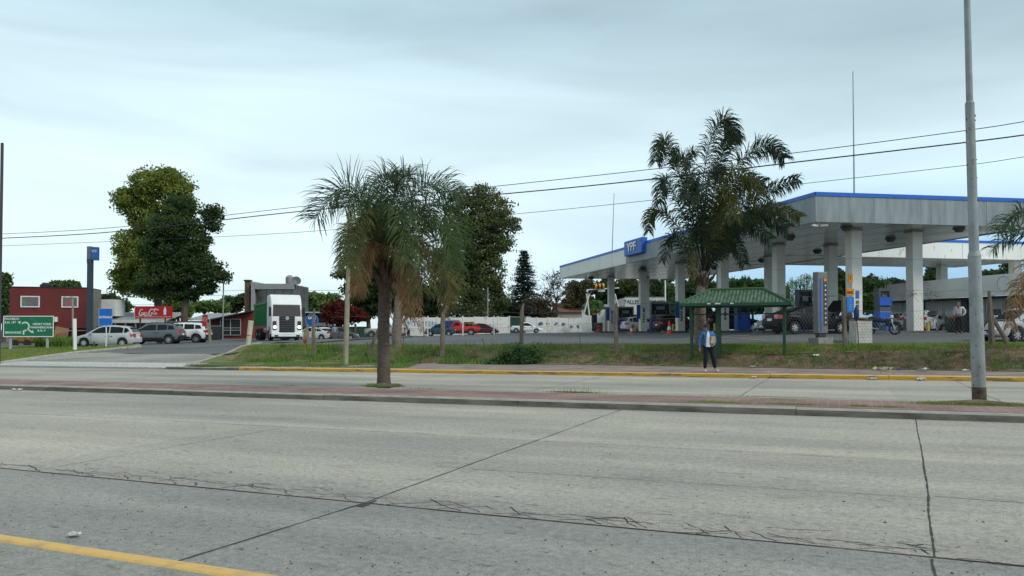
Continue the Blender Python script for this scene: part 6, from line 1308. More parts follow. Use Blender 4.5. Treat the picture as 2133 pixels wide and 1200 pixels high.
MB().tube([Q(2038, 842), Q(2037, 807)], [.131, .130], 20).build('black_base_band', mat('tar_black', (.025, .023, .02), .8, c2=(.10, .07, .045), scale=9, lo=.45, hi=.7), t, smooth=True)
mb = MB()
for k in range(46):
    h = rnd.uniform(.3, 6.5); a = rnd.uniform(PI, 2 * PI); hp = 686 - 0; q0_ = Q(2037, 838).lerp(Q(2026, 212), h / 6.6); rr = .127 - .01 * h / 2.9 if h < 2.85 else .093; mb.box(q0_ + Vector((math.cos(a) * rr, math.sin(a) * rr, 0)), (.012, .012, rnd.uniform(.01, .05)))
mb.build('rust_spots', RUST, t)['kind'] = 'stuff'; MB().tube([Q(2021, -260), Q(2000, -285), Q(1960, -290)], .04, 8).build('arm', M_GAL, t)
MB().box(Q(1950, -288), (.5, .22, .12)).build('lamp_head', M_GAL, t, bevel=.03)
# green road sign
M_RSG = mat('road_sign_green', (.005, .155, .07), .5, var=.12); y = 49.3
w_, h_ = 105 / F * y, 44 / F * y; tx = (60 - CXP) / F * y; g = Vector((tx, y, zt(tx, y) + .05)); t = thing('road_sign', 'green direction sign with roundabout arrow reading PACHECO and BENAVIDEZ', 'road sign', g, .0); zc_ = (zpx(658, y) + zpx(702, y)) / 2 - g.z
MB().box((0, 0, zc_), (w_, .04, h_)).build('panel', M_RSG, t); mb = MB(); e = .05
for a in (-1, 1): mb.box((a * (w_ / 2 - e / 2), -.026, zc_), (e, .01, h_)); mb.box((0, -.026, zc_ + a * (h_ / 2 - e / 2)), (w_ - 2 * e, .01, e))
mb.build('border', LETTER, t)
for a in (-.37, .36): MB().bb((w_ * a - .07, .03, -.3), (w_ * a + .07, .12, zc_ + h_ * .3)).build('post', mat('post_pale', (.36, .38, .38), .7), t)
LT = mat('sign_lettering', (.62, .74, .68), .5); k = w_ / 105
def sl(s_, px, py, sz, al='CENTER'): text(s_, sz * k, LT, t, ((px - 60) * k, -.03, zc_ - (py - 680) * k), sx=1.05, bold=.006, align=al, ext=.003)
sl('PACHECO', 25, 664.5, 6.2); sl('R.N. 197', 22, 672, 6.2); sl('BENAVIDEZ', 28.5, 693, 6.2); sl('HENRY FORD', 88, 675.5, 6); sl('PANAMERICANA', 87.5, 682.3, 5.8); sl('R.N. 9', 87, 689, 6)
mb = MB(); q = lambda px, py: ((px - 60) * k, zc_ - (py - 680) * k)
def thick(pts, w): 
    vs = []; n = len(pts)
    for i, p in enumerate(pts):
        a = pts[max(0, i - 1)]; b = pts[min(n - 1, i + 1)]; d = math.dist(a, b); nx, nz = -(b[1] - a[1]) / d * w / 2, (b[0] - a[0]) / d * w / 2; vs += [(p[0] + nx, -.0265, p[1] + nz), (p[0] - nx, -.0265, p[1] - nz)]
    mb.add(vs, [(2 * i, 2 * i + 1, 2 * i + 3, 2 * i + 2) for i in range(n - 1)])
c0 = (53, 679.5); arc = [q(c0[0] + 8.2 * math.cos(math.radians(a)), c0[1] - 8.2 * math.sin(math.radians(a)) * .95) for a in range(-75, 150, 12)]
thick([q(50, 697), q(50, 689.5), q(54, 688.5), q(58, 686.5)], 3.4 * k); thick(arc, 3.0 * k); thick([q(59, 686), q(66, 691)], 2.8 * k)
for tip, ang_ in ((q(37.5, 670.5), 165), (q(71.5, 694), -38)):
    a = math.radians(ang_); mb.poly([(tip[0], -.0266, tip[1]), (tip[0] - math.cos(a - .55) * 7 * k, -.0266, tip[1] - math.sin(a - .55) * 7 * k), (tip[0] - math.cos(a + .55) * 7 * k, -.0266, tip[1] - math.sin(a + .55) * 7 * k)])
mb.build('arrow_symbol', LT, t, fix=False)
mb = MB()
for _ in range(14): a = q(rnd.uniform(60, 78), rnd.uniform(662, 670)); b = (a[0] + rnd.uniform(-.25, .25), a[1] + rnd.uniform(-.1, .1)); 
vs_mb = mb; pts_ = [q(62, 664), q(68, 667), q(66, 662.5), q(73, 666), q(70, 668), q(80, 671)]; thick(pts_, .03); mb.build('scribble', mat('scribble_teal', (.05, .32, .26), .6), t, fix=False)
# blue entrance sign
y = 49.4; board('entrance_sign', 'blue ENTRADA sign on a thin pole in front of the silver hatchback', 'sign', 220, y, (zpx(643, y) + zpx(678, y)) / 2, 28.5 / F * y, 35.5 / F * y, mat('entrance_blue', (.006, .13, .52), .45, var=.12), 0, letters=[('ENTRADA', .20, 0, -.02, LETTER, 1)], frame=mat('thin_frame', (.2, .4, .65), .5), post=([.02], .035, WHITE), depth=.03)
# red small board
y = 62.0; board('red_board', 'narrow red drink board with a round emblem right of the white off-roader', 'sign', 427, y, (zpx(656, y) + zpx(680, y)) / 2, 11 / F * y, 24 / F * y, mat('board_red', (.42, .012, .014), .5), 0, post=([.05], .03, DARK), frame=mat('frame_greyred', (.2, .09, .08), .6), depth=.06)
o = MB().lathe([(.13, -.045), (.13, -.05), (.165, -.05), (.165, -.045)], (0, 0, 0), 20, 'y', cap=False).build('emblem_ring', mat('emblem_gold', (.7, .42, .3), .5), bpy.data.objects['red_board'], fix=False); o.location = (0, 0, (zpx(656, y) + zpx(680, y)) / 2 - bpy.data.objects['red_board'].location.z + .1)
text('-', .4, _M['emblem_gold'], bpy.data.objects['red_board'], (0, -.05, o.location.z + .03), sx=1.2)
# round gas sign
y = 47.6; g = at(650, 724, y); t = thing('round_sign', 'round blue GNC sign on a pole beside the lorry', 'sign', g); zc_ = zpx(667.5, y) - g.z
MB().lathe([(.40, -.02), (.40, .02)], (0, 0, zc_), 32, 'y').build('disc', mat('disc_blue', (.008, .085, .35), .45), t); MB().lathe([(.375, -.024), (.375, -.028), (.405, -.028), (.405, -.024)], (0, 0, zc_), 32, 'y', cap=False).build('rim', mat('rim_pale', (.15, .35, .6), .5), t, fix=False)
text('GNC', .21, LETTER, t, (.0, -.03, zc_ + .15), sx=1.05, bold=.006); MB().tube([(0, .05, -.2), (0, .05, zc_ + .2)], .03, 8).build('post', STEEL, t)
# vertical tyre/air sign, drum, person-like figure, cones, bollards
y = 76.0; board('vertical_board', 'tall narrow dark board with an orange cap beside the red drum', 'sign', 1238, y, (zpx(650, y) + zpx(690, y)) / 2, .50, 39 / F * y, mat('board_dark', (.02, .03, .045), .5), CANG, letters=[('|||||', .3, 0, -.2 - .25 * q, mat('grey_text', (.15, .2, .24), .6), .5) for q in range(2)], depth=.3); MB().box((0, -.155, (zpx(652, y) + zpx(656, y)) / 2 - bpy.data.objects['vertical_board'].location.z), (.46, .012, .22)).build('orange_cap', M_ORG, bpy.data.objects['vertical_board'])
def lathe_thing(name, label, cat, px, py, y, parts, group=None):
    t = thing(name, label, cat, at(px, py, y), 0, group)
    for nm, prof, m in parts: MB().lathe(prof, n=20).build(nm, m, t, smooth=True)
    return t
M_DRUM = mat('drum_red', (.35, .02, .015), .55, var=.3); lathe_thing('oil_drum', 'red oil drum with a dark top beside the tall dark board', 'drum', 1249, 691.5, 74, [('drum', [(.29, 0), (.30, .3), (.285, .32), (.30, .34), (.30, .62)], M_DRUM), ('top', [(.30, .621), (.30, .9), (.27, .9), (.27, .8)], BLACK)])
lathe_thing('oil_drum', 'grey-brown drum used as a bin at the second front column', 'drum', 1893, 689.5, 42.6, [('drum', [(.28, 0), (.29, .25), (.275, .27), (.29, .29), (.29, .68)], mat('drum_khaki', (.20, .19, .15), .7, var=.3))])
M_CONE = mat('cone_orange', (.75, .08, .02), .5)
def cone(label, px, py, y, s):
    t = thing('traffic_cone', label, 'traffic cone', at(px, py, y), 0, None); t.scale = (s, s, s)
    MB().box((0, 0, .02), (.38, .38, .04)).build('base', M_CONE, t); MB().lathe([(.15, .04), (.115, .26)], n=16, cap=False).build('lower_cone', M_CONE, t, smooth=True); MB().lathe([(.116, .261), (.085, .45)], n=16, cap=False).build('white_band', LETTER, t, smooth=True); MB().lathe([(.086, .451), (.03, .78), (.001, .785)], n=16, cap=False).build('tip', M_CONE, t, smooth=True)
cone('smaller orange cone in front of the second column from the left', 1316, 697.5, 66, 1.25); cone('larger orange cone in front of the third column from the left', 1394, 696.5, 56, 1.3); cone('reddish cone left of the shelter post', 1440, 697, 54, .85)
def bollard(label, px, py, y, h=.62): lathe_thing('yellow_bollard', label, 'bollard', px, py, y, [('tube', [(.10, -.05), (.10, h), (.001, h + .01)], mat('bollard_yellow', (.62, .38, .03), .5))])
bollard('yellow bollard right of the smaller orange cone', 1323, 691.5, 71); bollard('yellow bollard right of the larger orange cone', 1402, 691.3, 62.5, .65); bollard('yellow bollard left of the middle shelter post', 1489, 691, 55.5, .6); bollard('yellow bollard right of the second front column', 1932, 690, 42.2, .5)
# white brick box with rusty grill
M_WB = mat('white_brick', (.60, .60, .55), .85, c2=(.44, .43, .37), scale=3, bump=.5)
x_, y_ = P(1794, 716, 34)[:2]; t = thing('brick_box', 'white painted brick meter box with a rusty iron lid, in two blocks', 'brick box', (x_, y_, zt(x_, y_)), .15)
def bricks(x0, x1, y0, y1, h, nm):
    MB().bb((x0, y0, -.3), (x1, y1, h)).build(nm, M_WB, t); mb = MB(); n = int(h / .125)
    for q in range(1, n): mb.bb((x0 - .003, y0 - .004, q * .125 - .006), (x1 + .003, y0 + .1, q * .125 + .004))
    mb.build('mortar_lines', mat('mortar_grey', (.30, .29, .26), .9), t)
bricks(-.40, .36, -.25, .3, 1.0, 'front_block'); bricks(.12, .66, .5, 1.0, 1.12, 'rear_block')
mb = MB(); mb.box((-.02, 0, 1.07), (.8, .62, .03), M=Matrix.Rotation(.06, 3, 'Y')); mb.box((.0, 0, 1.02), (.7, .5, .04)); mb.box((-.38, -.2, 1.05), (.06, .1, .12)); mb.build('rusty_lid', RUST, t); MB().box((.36, .75, 1.14), (.62, .55, .03)).build('rear_lid', RUST, t)
o = MB(); d = (1785 - CXP) / F; yy = 33.2 / (VX * d + VY); o.tube([P(1789, 738, yy), P(1787, 700, yy), P(1784, 655, yy)], .022, 6); o = tag(o.build('rusty_rod', RUST), 'rusty rod standing in front of the white brick box', 'rod')
t = thing('blue_bag', 'dark blue wrapping tied to the top of the rusty rod', 'wrapping', P(1784, 652, yy)); MB().lathe([(.02, -.32), (.09, -.2), (.11, 0), (.07, .18), (.02, .3)], n=10).build('cloth', mat('wrap_blue', (.01, .035, .14), .7), t, smooth=True)
# clutter before the maroon building, road work board, hedge edge bits
t = thing('wooden_crate', 'leaning wooden board stack between the green sign and the white post', 'boards', at(127, 716, 70), .3); MB().box((0, 0, .75), (1.1, .2, 1.5), M=Matrix.Rotation(.2, 3, 'Y')).build('board', mat('crate_wood', (.30, .18, .09), .85), t); MB().box((.2, -.2, .5), (.8, .15, 1.0), M=Matrix.Rotation(-.2, 3, 'Y')).build('board', mat('crate_wood2', (.22, .12, .07), .85), t)
t = thing('yellow_cart', 'worn yellow handcart below the green road sign', 'cart', at(50, 719, 68), .2); MB().box((0, 0, .7), (1.8, 1, .7), taper=1.3).build('tub', mat('cart_yellow', (.30, .18, .03), .8, var=.5), t); MB().lathe([(.3, -.1), (.3, .1)], (-.5, -.55, .2), 14, 'y').build('wheel', RUBBER, t); MB().lathe([(.3, -.1), (.3, .1)], (.5, -.55, .2), 14, 'y').build('wheel', RUBBER, t)
t = thing('warning_board', 'weathered wooden board with a red triangle before the silver car by the lorry', 'board', at(637, 723, 46.5), -.1); MB().prism([(-.2, 0), (.2, 0), (.22, .9), (.05, 1.25), (-.1, .9)], -.03, .03, 'y').build('board', mat('ply_board', (.35, .27, .17), .9, var=.3), t); MB().prism([(-.2, .42), (.12, .42), (-.03, .2)], -.04, -.032, 'y').build('red_triangle', mat('triangle_red', (.4, .03, .02), .6), t)
t = thing('forked_stump', 'pale forked dead stump beside the narrow red board', 'stump', at(437, 714, 61)); MB().tube([(0, 0, -.2), (-.05, 0, .8), (-.25, 0, 1.7)], [.1, .07, .05], 7).build('limb', mat('dead_wood', (.26, .22, .16), .9), t); MB().tube([(.05, 0, -.2), (.05, 0, .8), (-.02, 0, 1.9)], [.1, .07, .05], 7).build('limb', _M['dead_wood'], t)
t = thing('dark_bin', 'dark bin with a pale lid at the eating house corner', 'bin', at(448, 707, 72)); MB().box((0, 0, .6), (1.1, .8, 1.2)).build('tub', DARK, t, bevel=.05); MB().box((0, 0, 1.25), (1.15, .85, .1)).build('lid', mat('lid_teal', (.12, .2, .2), .5), t, bevel=.03)
# ------------------------------------------------------------------ litter and small things
def litter(label, px, py, t_, s, c, cat='litter', name='litter_scrap', grp=None):
    d = (px - CXP) / F; y = t_ / (VX * d + VY); x = d * y; s_, tt = st(x, y); z = max(zt(x, y), plane(x, y) + (.15 if 27.6 < tt < 33 else 0)); mb = MB(); n = 5; V = []
    for i in range(n):
        for j in range(n): V.append(((i / (n - 1) - .5) * s * 2 + rnd.uniform(-.1, .1) * s, (j / (n - 1) - .5) * s * 1.2 + rnd.uniform(-.1, .1) * s, rnd.uniform(.01, .5) * s))
    mb.add(V, [(i * n + j, i * n + j + 1, (i + 1) * n + j + 1, (i + 1) * n + j) for i in range(n - 1) for j in range(n - 1)])
    o = mb.build(name, mat('litter_' + c[0], c[1], .8, var=.25, scale=9), fix=False); o.location = (x, y, z + .015); o.rotation_euler = (0, 0, rnd.uniform(0, 3)); m_ = o.modifiers.new('s', 'SOLIDIFY'); m_.thickness = .006
    return tag(o, label, cat, grp)
WP = ('white_paper', (.66, .66, .64)); TN = ('tan', (.42, .34, .24)); BL = ('blue_bag', (.06, .10, .20))
litter('pale plastic wrapper beside the yellow stripe at bottom left', 160, 1126, 4.34, .055, ('wrapper', (.55, .56, .55)))
litter('white and red cup lying against the median kerb at far left', 38, 810, 15.3, .13, ('cup', (.62, .56, .54))); litter('small brick left lying on the pavement edge right of the bushes', 1208, 764, 29.4, .12, ('brick_bit', (.40, .36, .30)))
litter('white bag in the gutter, nearest to the lamp pole', 1917, 786, 27.25, .16, WP); litter('grey crumpled bag in the gutter left of the white one', 1816, 785, 27.25, .13, ('grey', (.40, .41, .42))); litter('flat white scrap in the gutter below the shelter right post', 1570, 784, 27.2, .12, WP)
litter('flat tan cardboard lying at the foot of the bank', 1835, 768, 30.2, .30, TN); litter('large white torn paper at the foot of the bank', 1922, 766, 30.4, .22, WP); litter('round white bag on the upper bank below the totem', 1699, 737, 33.0, .14, WP)
litter('blue crumpled bag at the bank foot right of the front palm', 877, 749, 32.6, .16, BL); litter('white round scrap beside the wooden utility pole', 728, 735, 33.2, .12, WP); litter('white scrap at the bank foot right of the shelter middle post', 1568, 760, 31.6, .13, WP)
litter('small white scrap right of the large torn paper', 2010, 768, 30.7, .10, WP); litter('blue-grey scrap between the cardboard and the torn paper', 1872, 763, 30.5, .12, BL)
V = []; 
for k in range(240):
    s = rnd.uniform(-24, 10); t_ = tb(s) + rnd.gauss(-.25, .3) if rnd.random() < .8 else rnd.uniform(27.6, 28.2)
    x, y = uv(s, max(27.7, t_)); z = max(zt(x, y), plane(x, y) + .15) + .015; q = rnd.uniform(.015, .05); a = rnd.uniform(0, 3)
    V += [(x + math.cos(a) * q, y + math.sin(a) * q, z), (x - math.sin(a) * q, y + math.cos(a) * q, z + q * .6), (x - math.cos(a) * q, y - math.sin(a) * q, z + .005), (x + math.sin(a) * q, y - math.cos(a) * q, z + q * .5)]
o = mesh_np('fine_litter', V, np.arange(len(V)).reshape(-1, 4), mat('litter_mix', (.62, .60, .55), .8, c2=(.25, .20, .14), scale=.8, lo=.45, hi=.55)); o['kind'] = 'stuff'
# ------------------------------------------------------------------ palms
PG = leafmat('palm_green', (.075, .11, .04), (.025, .045, .02), 4); PG2 = leafmat('palm_bluegreen', (.085, .12, .062), (.028, .05, .03), 4); PD = leafmat('palm_dark', (.05, .07, .038), (.016, .028, .018), 1.2)
PX = leafmat('palm_olive', (.10, .105, .035), (.04, .05, .02), 1.5); PDEAD = leafmat('palm_dead', (.30, .19, .095), (.13, .08, .04), 2.0); PHALF = leafmat('palm_halfdead', (.17, .13, .055), (.06, .07, .03), 1.2)
def fr(p, m=None, **k): return dict(p=[(a[0], a[1], a[2] if len(a) > 2 else 0) for a in p], m=m, **k)
gs = rp(800, 803, .15); g1 = R(gs[0], gs[1], .15); y1 = g1.y
F1 = [fr([(797, 560), (772, 455), (712, 392), (655, 455)], PG2, l=.72, n=64, pl=1.0, d=.35), fr([(797, 560), (780, 450, .4), (740, 390, .8), (700, 420, 1)], PG2, l=.65, n=56, pl=.8), fr([(800, 560), (792, 440), (800, 375), (822, 372)], PG, l=.6, n=64, pl=.9),
      fr([(800, 560), (812, 450, -.2), (838, 380, -.5), (862, 378, -.8)], PG2, l=.62, n=56, pl=.8, d=.5), fr([(802, 560), (835, 445), (892, 385), (948, 402)], PG2, l=.68, n=64, pl=.9), fr([(803, 560), (860, 450, .3), (922, 425, .4), (962, 500, .3)], PG, l=.66, n=60, pl=.6), fr([(803, 560), (862, 480, -.3), (925, 480, -.6), (948, 560, -.8)], PG, l=.62, n=64, pl=.4),
      fr([(803, 562), (850, 500, .5), (905, 520, .8), (930, 600, 1)], PX, l=.55, n=56, pl=.2), fr([(797, 560), (760, 480, .4), (722, 480, .8), (712, 540, 1.1)], PG2, l=.55, n=50, pl=.4), fr([(798, 560), (765, 490, -.5), (748, 490, -1.0), (742, 560, -1.4)], PHALF, l=.5, n=50, pl=.2),
      fr([(800, 560), (790, 470, -.7), (770, 470, -1.5), (758, 570, -2.0)], PX, l=.5, n=60, pl=.3), fr([(800, 560), (825, 470, -.8), (850, 460, -1.7), (870, 560, -2.2)], PG, l=.55, n=60, pl=.4), fr([(802, 560), (845, 500, -.5), (880, 520, -1.0), (890, 610, -1.2)], PX, l=.5, n=60, pl=.2), fr([(800, 560), (810, 470, .7), (850, 410, 1.4), (880, 440, 1.9)], PG, l=.6, n=50, pl=.6), fr([(800, 560), (770, 470, .7), (765, 410, 1.4), (750, 430, 1.9)], PG, l=.6, n=50, pl=.6),
      fr([(797, 575), (772, 520, -.2), (755, 560, -.4), (748, 615, -.4)], PDEAD, l=.42, n=56, pl=.0, d=1.0, dead=1), fr([(796, 575), (778, 510, .2), (748, 535, .4), (738, 600, .4)], PDEAD, l=.42, n=56, pl=.0, d=1.0, dead=1), fr([(803, 575), (835, 530, -.4), (852, 590, -.7), (858, 662, -.7)], PDEAD, l=.4, n=60, pl=.0, d=1.1, dead=1),
      fr([(803, 575), (835, 540), (846, 580), (848, 650)], PDEAD, l=.36, n=50, pl=.0, d=1.0, dead=1), fr([(803, 570), (860, 515, .2), (922, 560, .3), (936, 628, .3)], PHALF, l=.45, n=56, pl=.1, d=.9, dead=1), fr([(800, 570), (815, 520, -.6), (850, 540, -1.0), (872, 620, -1.1)], PHALF, l=.42, n=56, pl=.1, d=.9, dead=1), fr([(798, 570), (785, 520, -.5), (772, 540, -.9), (765, 610, -1.0)], PDEAD, l=.35, n=46, pl=.0, d=1.0, dead=1)]
for q in F1: q['w'] = .023
palm('palm_tree', 'front feathery palm with brown dead skirt, growing in the paved median', 800, y1, g1.z, [(800, 803), (799, 700), (800, 612), (801, 570)], [.20, .178, .168, .15, .13], F1, shaft=(800, 600, .75), kl=1.3, kn=2.6, roll=.75)
F2 = [fr([(832, 580), (800, 500), (750, 470), (712, 520)], PG2, l=.8, n=56, pl=.3), fr([(832, 580), (790, 520), (740, 520), (706, 560)], PG2, l=.7, n=46, pl=.2), fr([(834, 580), (870, 490), (920, 470), (955, 540)], PG, l=.8, n=56, pl=.3), fr([(834, 580), (890, 530), (940, 550), (965, 620)], PX, l=.75, n=56, pl=.2), fr([(833, 580), (840, 480), (870, 440), (900, 470)], PG, l=.8, n=50, pl=.5), fr([(832, 580), (810, 480), (790, 440), (760, 470)], PG, l=.8, n=50, pl=.5),
      fr([(834, 585), (870, 550), (905, 590), (925, 650)], PHALF, l=.6, n=50, pl=0, d=1, dead=1), fr([(836, 590), (868, 560), (872, 620), (884, 700)], PDEAD, l=.35, n=50, pl=0, d=1.3, dead=1), fr([(836, 590), (864, 570), (866, 630), (877, 690)], PDEAD, l=.3, n=40, pl=0, d=1.3, dead=1), fr([(832, 590), (815, 570), (808, 610), (812, 660)], PDEAD, l=.4, n=40, pl=0, d=1.2, dead=1), fr([(834, 590), (850, 560), (862, 590), (850, 650)], PDEAD, l=.5, n=46, pl=0, d=1.2, dead=1), fr([(836, 585), (905, 560), (935, 600), (931, 665)], PHALF, l=.45, n=46, pl=0, d=1.1, dead=1)]
palm('palm_tree', 'second palm with a thick pale trunk directly behind the front palm', 827, 41.5, zt((827 - CXP) / F * 41.5, 41.5), [(827, 722), (826, 690), (830, 640), (833, 590)], [.28, .27, .24, .22], F2, ring='pale', shaft=(832, 620, .9), kl=1.2, kn=1.6)
F3 = [fr([(1464, 570), (1440, 440), (1402, 325), (1382, 292), (1368, 335)], PD, l=.55, n=110, pl=.35), fr([(1462, 570), (1432, 480, -.4), (1392, 400, -.8), (1372, 385, -1), (1366, 430, -1)], PD, l=.5, n=96, pl=.3), fr([(1461, 575), (1425, 490), (1380, 440), (1356, 448), (1352, 480)], PX, l=.45, n=90, pl=.2), fr([(1462, 575), (1432, 520, .4), (1405, 490, .6), (1388, 540, .8)], PD, l=.45, n=60, pl=.2),
      fr([(1466, 570), (1462, 430), (1480, 300), (1512, 246), (1534, 282)], PD, l=.62, n=120, pl=.45), fr([(1466, 570), (1445, 440, .6), (1440, 340, .9), (1460, 300, 1.2)], PD, l=.5, n=90, pl=.3), fr([(1468, 570), (1492, 430), (1545, 335), (1605, 300), (1637, 328)], PD, l=.58, n=110, pl=.3), fr([(1468, 570), (1505, 440, .5), (1560, 370, .8), (1610, 370, 1)], PD, l=.55, n=90, pl=.3),
      fr([(1470, 572), (1530, 450), (1600, 398), (1664, 372)], PD, l=.5, n=100, pl=.15), fr([(1470, 574), (1530, 475), (1605, 432), (1668, 452)], PX, l=.5, n=100, pl=.15), fr([(1470, 576), (1520, 490, -.4), (1575, 455, -.8), (1625, 480, -1)], PD, l=.55, n=90, pl=.1), fr([(1468, 574), (1500, 500, -.5), (1540, 470, -1.0), (1585, 505, -1.3)], PD, l=.5, n=80, pl=.1), fr([(1468, 570), (1488, 440, -.8), (1520, 380, -1.6), (1550, 420, -2)], PX, l=.6, n=90, pl=.3),
      fr([(1466, 570), (1455, 450, -.8), (1430, 390, -1.6), (1412, 430, -2)], PD, l=.6, n=90, pl=.3), fr([(1467, 570), (1475, 420, .5), (1500, 340, 1.2), (1530, 350, 1.6)], PD, l=.55, n=90, pl=.3), fr([(1468, 578), (1495, 520), (1530, 505), (1552, 550)], PD, l=.45, n=60, pl=.1), fr([(1466, 570), (1480, 460, -1), (1495, 420, -1.8), (1500, 470, -2.3)], PX, l=.6, n=80, pl=.2), fr([(1470, 572), (1520, 470, .5), (1575, 440, 1), (1625, 420, 1.3)], PD, l=.5, n=80, pl=.1)]
F3 += [fr([(1465, 570), (1450, 430, -.3), (1425, 345, -.6), (1398, 330, -.8)], PD, l=.55, n=100, pl=.4), fr([(1467, 570), (1480, 420, -.5), (1500, 320, -.8), (1520, 290, -1)], PD, l=.55, n=100, pl=.4), fr([(1469, 572), (1510, 460, .8), (1555, 400, 1.5), (1600, 350, 1.9)], PD, l=.5, n=90, pl=.3)]
for q in F3: q['w'] = .042; q['pl'] = .15; q['d'] = .75
y3 = 34.4; palm('palm_tree', 'tall dark plume palm with a fruit cluster, before the canopy and beside the shelter', 1458, y3, zt((1458 - CXP) / F * y3, y3), [(1458, 745), (1458, 650), (1461, 610), (1466, 565)], [.27, .26, .25, .22, .16], F3, fruit=(1441, 528, .33, 1.25), ring='pale', shaft=(1464, 600, .85), kl=1.35, kn=1.75, roll=.6, ro=.95)
F4 = [fr([(2240, 560), (2190, 470), (2130, 440), (2082, 480)], PG2, l=.62, n=80, pl=.25), fr([(2240, 560), (2200, 500, .4), (2150, 480, .7), (2105, 510, .9)], PG, l=.5, n=60, pl=.2), fr([(2235, 580), (2170, 540), (2125, 590), (2104, 680)], PDEAD, l=.42, n=80, pl=0, d=1.1, dead=1), fr([(2235, 585), (2180, 560), (2145, 600), (2138, 640)], PDEAD, l=.4, n=50, pl=0, d=1.1, dead=1),
      fr([(2240, 560), (2260, 450), (2320, 400), (2380, 440)], PG, l=.6, n=60), fr([(2240, 560), (2300, 480), (2360, 500), (2400, 560)], PG, l=.6, n=60), fr([(2240, 560), (2225, 430), (2215, 370), (2190, 380)], PG, l=.6, n=60)]
palm('palm_tree', 'palm outside the right edge whose green and dry fronds hang into view', 2240, 26, zt((2240 - CXP) / F * 26, 26), [(2240, 760), (2240, 660), (2240, 590)], [.24, .2, .18], F4, shaft=(2240, 600, .7), kl=1.4, kn=1.4)
# ------------------------------------------------------------------ broadleaf trees and conifers
LY = leafmat('yellow_green', (.175, .20, .04), (.08, .105, .025), .35); LDK = leafmat('dark_green', (.062, .097, .033), (.025, .042, .017), .3); LEU = leafmat('eucalyptus', (.125, .145, .055), (.05, .065, .028), .3); LMID = leafmat('mid_green', (.08, .135, .04), (.03, .055, .02), .35)
LBR = leafmat('bright_green', (.14, .20, .06), (.06, .10, .03), .3); LRED = leafmat('red_foliage', (.13, .022, .018), (.05, .012, .01), .6); LSP = leafmat('spruce', (.03, .055, .04), (.012, .024, .018), .6); LTW = leafmat('twiggy', (.10, .085, .055), (.05, .045, .03), .4); LDD = leafmat('deep_green', (.055, .09, .034), (.02, .036, .015), .3)
tree('tree', 'tallest yellow-green tree behind the red drink board', 'tree', (332, 84), [(318, 382, 44, 32), (345, 372, 24, 22), (255, 408, 26, 18), (285, 425, 40, 28), (365, 392, 32, 36), (390, 420, 14, 30), (300, 470, 38, 30), (262, 520, 26, 14), (275, 500, 36, 22), (345, 460, 40, 40), (285, 550, 44, 26), (255, 572, 22, 16), (265, 600, 30, 18), (320, 540, 50, 40), (330, 600, 40, 24), (300, 585, 34, 30)], LY, 62000, .24, .55, .5, per=80, shell=.72)
tree('tree', 'big dark-leaved tree with its trunk left of the white off-roader', 'tree', (384, 71), [(372, 432, 30, 26), (360, 470, 42, 34), (398, 485, 32, 30), (432, 448, 22, 15), (447, 440, 8, 12), (440, 470, 16, 9), (345, 520, 46, 38), (400, 530, 40, 30), (425, 505, 14, 12), (350, 575, 55, 34), (410, 570, 40, 26), (445, 560, 22, 16), (462, 578, 14, 9), (425, 600, 20, 12), (400, 612, 10, 12), (435, 605, 10, 7), (310, 600, 24, 16), (365, 610, 34, 14)], LDK, 62000, .20, .42, .33, per=80, fork=.7, shell=.7)
tree('tree', 'large olive eucalyptus right of the front palm, behind the white wall', 'tree', (985, 112), [(1003, 412, 30, 24), (1025, 405, 12, 12), (965, 425, 28, 28), (1052, 428, 20, 18), (1066, 470, 17, 14), (1035, 460, 36, 22), (995, 465, 46, 34), (950, 480, 34, 40), (1010, 510, 46, 32), (1045, 505, 22, 20), (960, 540, 44, 46), (1015, 560, 38, 40), (950, 600, 42, 44), (1000, 610, 42, 38), (1035, 600, 12, 26), (925, 560, 28, 60), (980, 650, 60, 22), (1045, 625, 10, 16)], LEU, 62000, .30, .8, .55, per=80, shell=.72)
tree('tree', 'dark round tree behind the wooden pole, left of the front palm', 'tree', (768, 104), [(760, 595, 38, 30), (730, 565, 20, 12), (712, 575, 12, 8), (785, 560, 26, 26), (785, 625, 42, 36), (745, 640, 36, 28), (810, 600, 30, 46), (735, 605, 18, 18)], LDD, 20000, .34, .6, .3, per=50)
tree('red_leaved_tree', 'round dark red-leaved tree beside the flat-roofed house', 'tree', (706, 96), [(703, 648, 26, 22), (690, 652, 16, 20), (720, 655, 20, 20), (705, 668, 26, 12), (745, 660, 20, 15)], LRED, 9000, .26, .35, .16)
tree('tree', 'deep green tree seen between the two palms and the eucalyptus', 'tree', (880, 118), [(870, 610, 34, 34), (905, 625, 36, 34), (850, 640, 28, 22), (890, 650, 50, 16)], LDD, 9000, .45, .6, .3)
